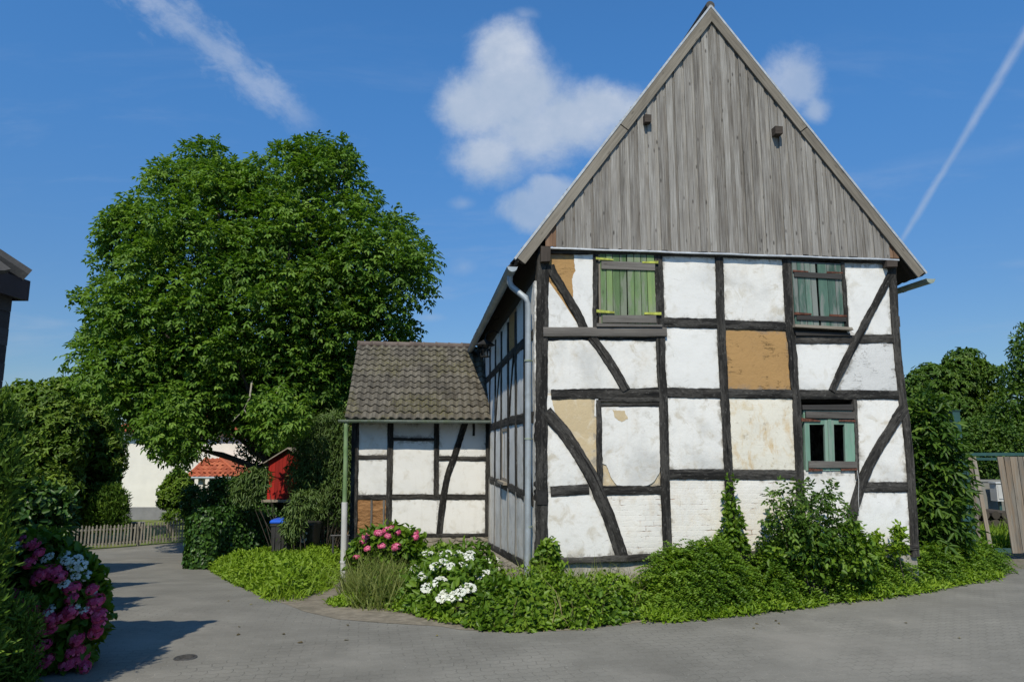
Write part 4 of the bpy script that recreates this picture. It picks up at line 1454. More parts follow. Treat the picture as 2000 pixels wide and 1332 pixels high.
# main left gutter: near end measured at (1003,521), far end at (905,672)
gL = -0.40
def at_x_local(u, v, x): s = on_side(u, v, x); return (x, s[0], s[1])
gn = at_x_local(1001, 526, -0.375)
gf = at_x_local(905, 668, -0.375)
print('gutter near', gn, 'far', gf, 'EL', EL, 'APX', APX, 'ER', ER, 'rails', rail_z, 'ZT', ZT, 'WR', WR)
gut_a = Vector((EL.x - 0.045, VC + 0.02, EL.y - 0.10))
gut_b = Vector((EL.x - 0.045, HL + 0.2, EL.y - 0.17))
half_round('gutter', gut_a, gut_b, 0.075, 'zinc', house)
half_round('gutter', (ER.x + 0.06, VC - 0.05, ER.y - 0.085), (ER.x + 0.06, HL, ER.y - 0.14), 0.075, 'zinc_old', house)
mb = MB()
px0 = 0.16
pipe_bot_z = -0.08
mb.tube([gut_a + Vector((0, 0.30, -0.06)), gut_a + Vector((0.0, 0.30, -0.17)), gut_a + Vector((0.03, 0.29, -0.235)), gut_a + Vector((0.16, 0.24, -0.36)), gut_a + Vector((0.235, 0.20, -0.43)), gut_a + Vector((0.26, 0.19, -0.52)),
         (gut_a.x + 0.262, gut_a.y + 0.19, 3.4), (gut_a.x + 0.258, gut_a.y + 0.185, 2.4), (gut_a.x + 0.25, gut_a.y + 0.18, 1.2), (gut_a.x + 0.235, gut_a.y + 0.17, pipe_bot_z)], 0.047, 14)
dp = mb.build('downpipe', M['zinc'], house, smooth=True)
mb = MB()
for z in (3.35, 2.2, 0.95, 0.35):
    mb.tube([(gut_a.x + 0.256, gut_a.y + 0.185, z - .012), (gut_a.x + 0.256, gut_a.y + 0.185, z + .012)], 0.054, 14)
    mb.bar((gut_a.x + 0.256 + .05, gut_a.y + 0.185, z), (0.02, gut_a.y + 0.30, z), 0.012, 0.018)
mb.build('pipe_bracket', M['zinc_old'], dp, smooth=True)

# ================================================================== annex
AY = 6.7
AF = Frame('front', AY)
annex = None
PH = house


def apost(pts, w, **k): return timber(AF, pts, w, 'timber_post', annex, **k)
def arail(pts, w, **k): return timber(AF, pts, w, 'timber_rail', annex, **{**dict(out=0.024), **k})


gy_l = -0.95
aL = AF.px(683, 1000)[0]; aRz = AF.px(955, 826)
a_top = AF.px(820, 826)[1]
mb = MB()   # core: inner back, left and rear walls
mb.box((aL + 0.06, AY + 0.14, -1.5), (-0.10, AY + 0.2, a_top + 0.05))
mb.box((aL + 0.03, AY + 0.22, -1.5), (aL + 0.16, AY + 4.3, a_top))
mb.box((aL + 0.17, AY + 4.2, -1.5), (-0.10, AY + 4.3, a_top))
ridge_y = AY + 2.15
eave_z = AF.px(820, 822)[1]
ridge_z = on_front(800, 677, ridge_y)[1]
mb.prism([(aL + 0.05, AY + 0.2, a_top + .06), (aL + 0.05, ridge_y, ridge_z - 0.12), (aL + 0.05, AY + 4.2, a_top + .06)], (0.1, 0, 0))
annex = mb.build('annex', M['white2'], house)
annex['label'] = 'low timber framed side annex with mossy grey tiled roof'
apost([(694.5, 824), (692.5, 930), (690, 1062)], 15, out=0.036)
apost([(763, 824), (761, 930), (758.5, 1046)], 12)
apost([(853, 824), (852, 970)], 10.5)
apost([(954, 824), (953, 930), (952, 1060)], 11)
timber(AF, [(909, 824), (899, 855), (888, 890), (873, 932), (868, 960), (863, 993), (857, 1050)], 12.5, 'timber_brace', annex, out=0.04, depth=0.06)
arail([(700, 893), (758, 893)], 9)
arail([(767, 857.5), (849, 858)], 6)
arail([(857, 895), (949, 896)], 9)
arail([(699, 971), (757, 971)], 10)
arail([(765, 970), (952, 970.5)], 10)
arail([(686, 1047), (770, 1047), (955, 1046)], 10, out=0.045)
timber(AF, [(925, 826), (925, 851)], 5, 'timber_stub', annex, out=0.03)
AP = lambda poly, mat, **k: plaster(AF, poly, mat, annex, **k)
AP([(694, 822), (763, 822), (762, 893), (694, 893)], 'white2')
AP([(694, 893), (762, 893), (761, 971), (692, 971)], 'white')
AP([(692, 971), (761, 971), (758, 1047), (690, 1047)], 'rawclay', amp=0.02, label='raw orange clay panel with bare laths')
AP([(763, 822), (853, 822), (853, 858), (762, 858)], 'greyplaster')
AP([(762, 858), (853, 858), (852, 970), (761, 970)], 'white')
AP([(853, 822), (954, 822), (953, 896), (852, 896)], 'white')
AP([(852, 896), (953, 896), (953, 970), (852, 970)], 'white')
AP([(760, 970), (861, 970), (857, 1047), (758, 1047)], 'white')
AP([(861, 970), (953, 970), (952, 1047), (857, 1047)], 'white')
for x in (726, 750):
    timber(AF, [(x, 976), (x - 1, 1042)], 4, 'clay_lath', annex, mat='grey_board', out=0.03, depth=0.05)
mb = MB()
fp = [AF.px(684, 1052), AF.px(820, 1052), AF.px(957, 1051)]
rows = []
n = 26
for i in range(n + 1):
    s = fp[0][0] + (fp[2][0] - fp[0][0]) * i / n
    g = float(gz(*to_world((s, AY, 0))[:2])) - 0.2
    r = []
    for k in range(6):
        t = k / 5
        nz = mnoise.noise((s * 3, k * .8, 9)) * .05 + mnoise.noise((s * 8, k * 2.3, 4)) * .03
        r.append((s, AY - 0.05 - 0.10 * t - nz, fp[0][1] + (g - fp[0][1]) * t))
    rows.append(r)
vs = [p for r in rows for p in r]
mb.add(vs, [(i * 6 + k, (i + 1) * 6 + k, (i + 1) * 6 + k + 1, i * 6 + k + 1) for i in range(n) for k in range(5)])
mb.build('stone_footing', M['stone'], annex, smooth=True)
# tiled roof
eL = AF.px(672, 820)
ey = AY - 0.40
es, ez = on_front(674, 819, ey)
er_s = 0.05
mb = MB()
sl = Vector((0, ridge_y - ey, ridge_z - ez)); SL = sl.length; sld = sl.normalized()
nrm = Vector((0, -sld.z, sld.y))
nu = 17; nv = 13
tw = (er_s - es) / nu
pantiles(mb, Vector((es, ey, ez)) + nrm * 0.03, (1, 0, 0), sld, nrm, nu, nv, tw, SL / nv, 21, 0.030, 1.3)
sl2 = Vector((0, -sl.y, sl.z)).normalized(); nrm2 = Vector((0, sl2.z, -sl2.y)) * 1
pantiles(mb, Vector((er_s, 2 * ridge_y - ey, ez)) + Vector((0, sld.z, sld.y)) * 0.03, (-1, 0, 0), sl2, Vector((0, sld.z, sld.y)), nu, nv, tw, SL / nv, 22, 0.03)
mb.prism([(es + 0.02, ey + 0.02, ez - 0.02), (es + 0.02, ridge_y, ridge_z - 0.02), (es + 0.02, 2 * ridge_y - ey, ez - .02), (es + 0.02, 2 * ridge_y - ey, ez - .08), (es + 0.02, ridge_y, ridge_z - 0.10), (es + 0.02, ey + 0.02, ez - 0.07)], (er_s - es - 0.1, 0, 0), 0.4, 1)
rg = random.Random(3)
x = es - 0.01
while x < -0.3:
    w = 0.36
    h = rg.uniform(-.008, .008)
    mb.tube([(x, ridge_y, ridge_z + 0.035 + h), (x + w, ridge_y, ridge_z + 0.035 + h * .3)], [0.10, 0.088], 12, True, rg.random(), 2)
    mb.tube([(x, ridge_y, ridge_z + 0.035 + h), (x + .05, ridge_y, ridge_z + 0.035 + h)], 0.108, 12, True, rg.random(), 2)
    x += w * .97
mb.build('roof', [M['tile_old'], M['soffit'], M['tile_ridge']], annex, smooth=False)
# gutter and downpipe
ga = on_front(661, 819, ey - 0.06); gb = on_front(958, 821, ey - 0.06)
half_round('gutter', (ga[0], ey - 0.06, ga[1] - 0.015), (gb[0], ey - 0.06, gb[1] - 0.01), 0.062, 'zinc_old', annex)
mb = MB()
pt = [on_front(676, 824, ey - 0.03), on_front(675, 900, ey - 0.03), on_front(673, 984, ey - 0.03)]
mb.tube([(p[0], ey - 0.03, p[1]) for p in pt], 0.05, 12)
mb.build('downpipe', M['pipe_green'], annex, smooth=True)['label'] = 'green stained upper downpipe'
mb = MB()
pt2 = [on_front(673, 981, ey - 0.03), on_front(672, 1040, ey - 0.03), on_front(670, 1128, ey - 0.03)]
mb.tube([(p[0], ey - 0.03, p[1]) for p in pt2], 0.066, 14)
q = on_front(670.5, 1097, ey - 0.03)
mb.tube([(q[0], ey - 0.03, q[1] - .02), (q[0], ey - 0.03, q[1] + .02)], 0.075, 14)
q = on_front(673, 983, ey - 0.03)
mb.tube([(q[0], ey - 0.03, q[1] - .01), (q[0], ey - 0.03, q[1] + .03)], 0.06, 14, True)
mb.build('downpipe', M['pipe_white'], annex, smooth=True)['label'] = 'grey white lower downpipe'

# wall lantern hanging on the side wall
lx, ly, lz = -0.30, 4.7, ZS(965, 716)
lan = empty('wall_lantern', to_world((-0.02, 4.7, lz + 0.2)), HA, 'small black iron lantern hanging on the shaded side wall above the annex roof', 'lantern')
mb = MB()
mb.tube([(0.02, 0, 0.42), (-0.1, 0, 0.47), (-0.26, 0, 0.40), (-0.28, 0, 0.28)], 0.012, 6)
mb.tube([(0.02, 0, 0.75), (-0.08, 0, 0.70), (-0.16, 0, 0.80)], 0.012, 6)
mb.build('bracket', M['iron'], lan)
mb = MB()
mb.lathe([(0.0, 0.30), (0.03, 0.27), (0.21, 0.16), (0.21, 0.14), (0.0, 0.15)], (-0.28, 0, 0), 10)
mb.build('lantern_roof', M['iron'], lan)
mb = MB()
for a in range(6):
    c, s_ = math.cos(a * math.pi / 3), math.sin(a * math.pi / 3)
    mb.bar((-0.28 + .13 * c, .13 * s_, 0.15), (-0.28 + .09 * c, .09 * s_, -0.10), 0.012, 0.012)
mb.lathe([(0.0, -0.09), (0.10, -0.09), (0.10, -0.11), (0.0, -0.13)], (-0.28, 0, 0), 10)
mb.lathe([(0.125, 0.05), (0.125, 0.03), (0.11, 0.03)], (-0.28, 0, 0), 6)
mb.build('lantern_frame', M['iron'], lan)

# ================================================================== foliage tools
def unit(a):
    return a / np.maximum(np.linalg.norm(a, axis=-1, keepdims=True), 1e-9)


def rdir(n):
    return unit(RNG.normal(size=(n, 3)))


class Fol:
    """accumulates single leaves: 6 vertices, two quads folded along the midrib"""
    def __init__(self):
        self.V = []; self.T = []

    def leaves(self, B, D, N, L, W, tint, fold=0.25, droop=0.15, broad=0.42):
        n = len(B)
        if n == 0: return
        D = unit(D); S = unit(np.cross(D, N)); N = np.cross(S, D)
        L = np.broadcast_to(np.asarray(L, float), (n,))[:, None]; W = np.broadcast_to(np.asarray(W, float), (n,))[:, None]
        up = N * (W * fold)
        a = B + D * L * (broad * 0.72) + S * W * 0.5 + up
        b = B + D * L * min(0.85, broad + 0.32) + S * W * 0.34 + up * 0.6 - N * L * droop * 0.5
        t = B + D * L - N * L * droop
        c = B + D * L * min(0.85, broad + 0.32) - S * W * 0.34 + up * 0.6 - N * L * droop * 0.5
        d = B + D * L * (broad * 0.72) - S * W * 0.5 + up
        self.V.append(np.stack([B, a, b, t, c, d], 1).reshape(-1, 3))
        self.T.append(np.repeat(np.clip(np.broadcast_to(tint, (n,)), 0, 1), 2))

    def blades(self, B, D, N, L, W, tint, droop):
        """narrow bent blades of grass"""
        n = len(B)
        D = unit(D); S = unit(np.cross(D, N)); N = np.cross(S, D)
        L = L[:, None]; W = W[:, None]; dr = droop[:, None]
        m = B + D * L * 0.62 - N * L * dr * 0.25
        t = B + D * L * (1 - 0.25 * dr) - N * L * dr
        self.V.append(np.stack([m - S * W * .4, B - S * W * .5, B + S * W * .5, m + S * W * .4, t + S * W * .04, t - S * W * .04], 1).reshape(-1, 3))
        self.T.append(np.repeat(np.clip(tint, 0, 1), 2))

    def build(self, name, mat, parent=None):
        V = np.concatenate(self.V); T = np.concatenate(self.T)
        n = len(V) // 6
        b = np.arange(n)[:, None] * 6
        Q = np.concatenate([b + np.array([0, 1, 2, 3]), b + np.array([0, 3, 4, 5])], 1).reshape(-1, 4)
        return np_mesh(name, V, Q, T, mat, parent)


def compound(fol, P, axis_, up, size, tint, pairs=2, leaf=0.14, wid=0.055):
    """pinnate leaves: leaflets along a drooping rachis"""
    n = len(P)
    A = unit(axis_); S = unit(np.cross(A, up)); U = np.cross(S, A)
    size = np.broadcast_to(size, (n,))[:, None]
    for k in range(pairs):
        f = 0.35 + 0.5 * k / max(1, pairs - 1) if pairs > 1 else 0.6
        base = P + A * size * f - U * size * 0.10 * f
        for sg in (-1, 1):
            D = A * 0.55 + S * sg * 0.85 - U * 0.35 + RNG.normal(scale=0.16, size=(n, 3))
            fol.leaves(base, D, U + RNG.normal(scale=0.25, size=(n, 3)), leaf * RNG.uniform(.75, 1.1, n) * (0.8 + .3 * f), wid * RNG.uniform(.8, 1.15, n), tint + RNG.normal(scale=.07, size=n))
    D = A - U * 0.3 + RNG.normal(scale=0.15, size=(n, 3))
    fol.leaves(P + A * size * 0.9 - U * size * 0.1, D, U + RNG.normal(scale=0.25, size=(n, 3)), leaf * RNG.uniform(.9, 1.25, n), wid * RNG.uniform(.9, 1.2, n), tint + RNG.normal(scale=.07, size=n))


class Inflate:
    """an outline measured on the photograph, given its own distance, size and thickness"""
    def __init__(self, poly, Y, thick=0.8):
        self.poly = poly; self.Y = Y; self.thick = thick
        xs = [p[0] for p in poly]; ys = [p[1] for p in poly]
        self.bb = (min(xs), max(xs), min(ys), max(ys))
        g = np.stack(np.meshgrid(np.linspace(self.bb[0], self.bb[1], 60), np.linspace(self.bb[2], self.bb[3], 60)), -1).reshape(-1, 2)
        ins = inside(g[:, 0], g[:, 1], poly)
        self.R = edge_dist(g[ins, 0], g[ins, 1], poly).max()

    def depth(self, u):
        return self.Y(u) if callable(self.Y) else self.Y

    def T(self, u, v):
        d = np.minimum(edge_dist(np.array([u]), np.array([v]), self.poly)[0], self.R)
        return self.thick * math.sqrt(max(0, d * (2 * self.R - d))) * self.depth(u) / 1348.0

    def front(self, u, v, k=1.0):
        return at_y(u, v, self.depth(u) - self.T(u, v) * k)

    def lumps(self, n, rmin, rmax, spacing=0.55, layers=(-1, 1), inset=0.62):
        out = []; pts = []
        tries = 0
        while len(out) < n and tries < n * 60:
            tries += 1
            u = RNG.uniform(self.bb[0], self.bb[1]); v = RNG.uniform(self.bb[2], self.bb[3])
            if not inside(np.array([u]), np.array([v]), self.poly)[0]: continue
            r = RNG.uniform(rmin, rmax)
            d = edge_dist(np.array([u]), np.array([v]), self.poly)[0]
            Y = self.depth(u)
            rp = r * 1348 / Y
            if d < rp * inset: 
                r = max(rmin * 0.55, d / inset * Y / 1348); rp = r * 1348 / Y
                if d < rp * inset * 0.8: continue
            T = max(0, self.T(u, v) - r * 0.6)
            f = RNG.uniform(layers[0], layers[1])
            f = math.copysign(abs(f) ** 0.55, f)
            p = at_y(u, v, Y + f * T)
            q = np.array(p)
            if pts and min(np.linalg.norm(q - a) for a in pts) < spacing * r: continue
            pts.append(q); out.append((q, r))
        return out


def lump_points(lumps, dens, up_bias=0.35, shell=(0.55, 1.05), squash=1.0):
    """points on the lumps' outer shells with outward directions"""
    P = []; D = []; K = []
    for i, (c, r) in enumerate(lumps):
        n = max(6, int(dens * r * r))
        d = rdir(n)
        d[:, 2] += up_bias
        d = unit(d)
        rr = r * (shell[0] + (shell[1] - shell[0]) * np.sqrt(RNG.random(n)))
        e = d.copy(); e[:, 2] *= squash
        P.append(c + e * rr[:, None]); D.append(d); K.append(np.full(n, i))
    return np.concatenate(P), np.concatenate(D), np.concatenate(K)


def limb_net(mb, base, lumps, r0, fork, k=26, seed=1, tint=0.4):
    """tapered trunk and limbs reaching into the crown"""
    rg = random.Random(seed)
    base = Vector(base); fork = Vector(fork)
    pts = [base - Vector((0, 0, .2)), base.lerp(fork, .35) + Vector((rg.uniform(-.08, .08), rg.uniform(-.08, .08), 0)), base.lerp(fork, .7), fork]
    mb.tube(pts, [r0 * 1.3, r0, r0 * .85, r0 * .75], 12, True, tint)
    ls = sorted(lumps, key=lambda l: rg.random())[:k]
    for c, r in ls:
        c = Vector(c)
        s = fork.lerp(base, rg.uniform(0, .25))
        mid = s.lerp(c, 0.5) + Vector((rg.uniform(-.3, .3), rg.uniform(-.3, .3), rg.uniform(0.1, .6))) * (c - s).length * 0.18
        rr = r0 * rg.uniform(.25, .45)
        mb.tube([s, s.lerp(mid, .5) + Vector((0, 0, .05)), mid, mid.lerp(c, .6), c], [rr, rr * .8, rr * .55, rr * .35, rr * .12], 7, True, tint)


M['bark'] = wood_mat('bark', [(0.0, (0.02, 0.017, 0.014)), (0.5, (0.07, 0.06, 0.05)), (1.0, (0.16, 0.14, 0.12))], 1.0, 0.1)
M['twig'] = simple_mat('pale_dead_wood', (0.30, 0.27, 0.22), 0.9, 0.1)
M['stem'] = simple_mat('green_stem', (0.07, 0.09, 0.03), 0.8, 0.2)
M['walnut_leaf'] = leaf_mat('walnut_leaves', (0.028, 0.064, 0.007), (0.096, 0.188, 0.020), (0.215, 0.325, 0.050), 0.32, 0.48, 0.2)
M['laurel_leaf'] = leaf_mat('laurel_leaves', (0.034, 0.066, 0.007), (0.085, 0.155, 0.015), (0.175, 0.255, 0.032), 0.28, 0.48, 0.25)
M['conifer_leaf'] = leaf_mat('conifer_sprays', (0.024, 0.052, 0.007), (0.062, 0.125, 0.014), (0.165, 0.25, 0.03), 0.2, 0.6, 0.2)
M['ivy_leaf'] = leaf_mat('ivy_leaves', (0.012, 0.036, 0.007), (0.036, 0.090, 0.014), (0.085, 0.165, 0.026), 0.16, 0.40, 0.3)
M['shrub_leaf'] = leaf_mat('shrub_leaves', (0.026, 0.060, 0.006), (0.085, 0.165, 0.013), (0.19, 0.285, 0.030), 0.32, 0.45, 0.28)
M['bright_leaf'] = leaf_mat('weed_leaves', (0.060, 0.110, 0.008), (0.155, 0.255, 0.015), (0.28, 0.39, 0.04), 0.36, 0.5, 0.25)
M['willow_leaf'] = leaf_mat('willow_leaves', (0.030, 0.060, 0.012), (0.075, 0.130, 0.028), (0.14, 0.20, 0.055), 0.3, 0.5, 0.3)
M['elder_leaf'] = leaf_mat('elder_leaves', (0.013, 0.038, 0.006), (0.045, 0.10, 0.014), (0.14, 0.225, 0.034), 0.3, 0.45, 0.2)
M['hedge_leaf'] = leaf_mat('hedge_leaves', (0.022, 0.050, 0.007), (0.062, 0.125, 0.015), (0.145, 0.225, 0.028), 0.26, 0.48, 0.25)
M['grass'] = leaf_mat('grass_blades', (0.07, 0.095, 0.02), (0.16, 0.195, 0.045), (0.30, 0.29, 0.10), 0.3, 0.55, 0.25)
M['pink'] = leaf_mat('pink_petals', (0.42, 0.035, 0.12), (0.62, 0.10, 0.24), (0.75, 0.28, 0.42), 0.25, 0.6, 0.2)
M['magenta'] = leaf_mat('magenta_petals', (0.40, 0.03, 0.10), (0.60, 0.08, 0.19), (0.70, 0.20, 0.30), 0.25, 0.6, 0.2)
M['whitepetal'] = leaf_mat('white_petals', (0.42, 0.46, 0.36), (0.64, 0.65, 0.61), (0.74, 0.74, 0.72), 0.25, 0.6, 0.2)


def flower_head(name, mats, kind):
    """mophead / lacecap head about 0.16 m wide, built once and copied"""
    f = Fol()
    n = 64 if kind == 'mop' else 22
    d = rdir(n)
    if kind == 'mop':
        d[:, 2] = np.abs(d[:, 2]) * 1.2 - 0.25
        d = unit(d); c = d * np.array([0.078, 0.078, 0.055]) * RNG.uniform(.78, 1.12, (n, 1))
    else:
        a = RNG.uniform(0, 2 * math.pi, n); r = 0.085 * np.sqrt(RNG.uniform(0.15, 1, n))
        c = np.stack([r * np.cos(a), r * np.sin(a), 0.02 - 3 * r * r + RNG.uniform(-.008, .008, n)], 1)
        d = unit(np.stack([np.cos(a) * .4, np.sin(a) * .4, np.ones(n)], 1) + RNG.normal(scale=.2, size=(n, 3)))
    t = RNG.uniform(0.1, 0.95, n)
    ref = rdir(n)
    e1 = unit(np.cross(d, ref)); e2 = np.cross(d, e1)
    for k in range(4):
        a = k * math.pi / 2
        D = e1 * math.cos(a) + e2 * math.sin(a) + d * 0.15
        f.leaves(c + d * 0.006, D, d, 0.026, 0.027, t, 0.1, 0.15, 0.6)
    return f


_heads = {}


def heads(parent, pts, kind, mat, sizes=(0.8, 1.2), inv=None):
    """flower heads as parts of their shrub (shared mesh data)"""
    key = (kind, mat)
    if key not in _heads:
        o = flower_head('flower_head', None, kind).build('flower_head', M[mat])
        _heads[key] = o.data
        bpy.data.objects.remove(o)
    for p, n in pts:
        o = bpy.data.objects.new('flower_head', _heads[key])
        COL.objects.link(o)
        o.parent = parent
        o.location = Vector(p) - parent.location
        s = random.uniform(*sizes)
        o.scale = (s * random.uniform(.85, 1.15), s * random.uniform(.85, 1.15), s * random.uniform(.7, 1.0))
        o.rotation_euler = Vector(n).to_track_quat('Z', 'Y').to_euler()
        o.rotation_euler.rotate_axis('Z', random.uniform(0, 6))


# origin-shifted build: foliage is computed in world space, the thing's Empty stands at its foot
def shift(fol, loc):
    fol.V = [v - np.array(loc) for v in fol.V]
    return fol


def shiftmb(mb, loc):
    l = Vector(loc)
    mb.v = [tuple(Vector(p) - l) for p in mb.v]
    return mb


def foot(u, Y):
    p = at_y(u, 900, Y)
    return Vector((p.x, Y, float(gz(p.x, Y))))


# ================================================================== the walnut tree
crown_px = [(132, 588), (190, 555), (186, 490), (204, 430), (250, 395), (280, 345), (320, 318), (352, 285), (392, 268), (430, 285), (440, 318), (475, 328), (510, 300), (560, 285),
            (625, 262), (672, 270), (688, 300), (700, 345), (752, 352), (770, 405), (835, 455), (852, 510), (848, 560), (822, 620), (815, 665), (700, 720), (680, 800), (600, 850), (560, 900), (520, 880), (490, 815),
            (450, 830), (395, 855), (372, 905), (345, 925), (325, 880), (275, 870), (240, 840), (235, 800), (170, 775), (145, 710), (150, 670), (185, 640), (150, 605)]
wal = Inflate(crown_px, 22.5, 0.78)
wl = wal.lumps(360, 0.42, 1.15, 0.64, inset=0.8)
wloc = foot(548, 22.5)
walnut = empty('walnut_tree', wloc, 0, 'big broad dark green walnut tree with drooping leafy boughs beside the tiled annex', 'tree')
f = Fol()
P, D, K = lump_points(wl, 125, 0.55, (0.66, 1.10), 0.78)
lt = RNG.normal(0.50, 0.13, len(wl))[K]
ax = D * 0.85 + RNG.normal(scale=.38, size=D.shape) + np.array([0, 0, -0.30])
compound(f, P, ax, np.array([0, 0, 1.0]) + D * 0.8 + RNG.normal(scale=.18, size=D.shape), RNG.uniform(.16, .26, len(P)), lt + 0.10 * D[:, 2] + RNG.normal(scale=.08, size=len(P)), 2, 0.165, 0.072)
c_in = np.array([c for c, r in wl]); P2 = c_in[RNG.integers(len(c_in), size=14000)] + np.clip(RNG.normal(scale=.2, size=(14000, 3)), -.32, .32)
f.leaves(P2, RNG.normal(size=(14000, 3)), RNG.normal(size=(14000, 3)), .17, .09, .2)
# loose sprays breaking the outline
for i in range(320):
    c, r = wl[RNG.integers(len(wl))]
    d = unit(RNG.normal(size=3) + np.array([0, -.2, .35]))
    n = 9
    s = np.linspace(.6, 1.12, n)[:, None]
    p = c + d * r * s + RNG.normal(scale=.05, size=(n, 3)) + np.array([0, 0, -0.25]) * (s - .6) ** 2
    compound(f, p, np.tile(d, (n, 1)) * .6 + RNG.normal(scale=.55, size=(n, 3)), np.array([0, 0, 1.0]) + RNG.normal(scale=.3, size=(n, 3)), np.full(n, .2), np.full(n, RNG.normal(.55, .08)), 2, 0.15, 0.062)
# dense underside and the boughs that hang lowest
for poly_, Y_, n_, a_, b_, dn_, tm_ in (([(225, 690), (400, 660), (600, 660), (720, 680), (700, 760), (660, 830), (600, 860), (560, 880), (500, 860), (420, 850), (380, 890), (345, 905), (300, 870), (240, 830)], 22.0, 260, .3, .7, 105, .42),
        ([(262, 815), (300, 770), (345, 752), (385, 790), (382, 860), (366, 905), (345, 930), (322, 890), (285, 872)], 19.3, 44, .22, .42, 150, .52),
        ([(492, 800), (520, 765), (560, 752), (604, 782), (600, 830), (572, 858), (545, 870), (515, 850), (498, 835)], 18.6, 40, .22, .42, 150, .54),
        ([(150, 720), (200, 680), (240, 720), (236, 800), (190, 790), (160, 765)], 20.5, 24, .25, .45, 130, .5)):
    xl = Inflate(poly_, Y_, 0.7).lumps(n_, a_, b_, .5)
    P, D, K = lump_points(xl, dn_, 0.2, (0.35, 1.15), 0.85)
    lt = RNG.normal(tm_, 0.09, len(xl))[K]
    ax = D * 0.75 + RNG.normal(scale=.5, size=D.shape) + np.array([0, 0, -0.40])
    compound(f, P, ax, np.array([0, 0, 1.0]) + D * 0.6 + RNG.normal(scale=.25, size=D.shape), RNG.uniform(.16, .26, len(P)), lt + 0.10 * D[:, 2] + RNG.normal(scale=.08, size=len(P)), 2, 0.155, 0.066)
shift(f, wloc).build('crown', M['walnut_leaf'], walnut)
mb = MB()
limb_net(mb, wloc, wl, 0.34, wloc + Vector((0.1, 0, 2.7)), 40, 3)
shiftmb(mb, wloc).build('trunk', M['bark'], walnut, smooth=True)
mb = MB()
Yd = 19.2
dp_ = lambda u, v, y=Yd: at_y(u, v, y)
mb.tube([dp_(492, 745, 20.5), dp_(488, 775), dp_(475, 802), dp_(455, 822)], [0.028, .024, .016, .006], 6)
mb.tube([dp_(477, 800), dp_(484, 812), dp_(486, 820)], [0.016, .012, .006], 6)
mb.tube([dp_(484, 813), dp_(500, 817), dp_(530, 812)], [0.012, .010, .004], 6)
mb.tube([dp_(540, 768), dp_(545, 755), dp_(552, 748)], [0.012, .010, .004], 6)
shiftmb(mb, wloc).build('dead_branch', M['twig'], walnut, smooth=True)
print('walnut lumps', len(wl), 'leaves', sum(len(v) for v in f.V) // 6)


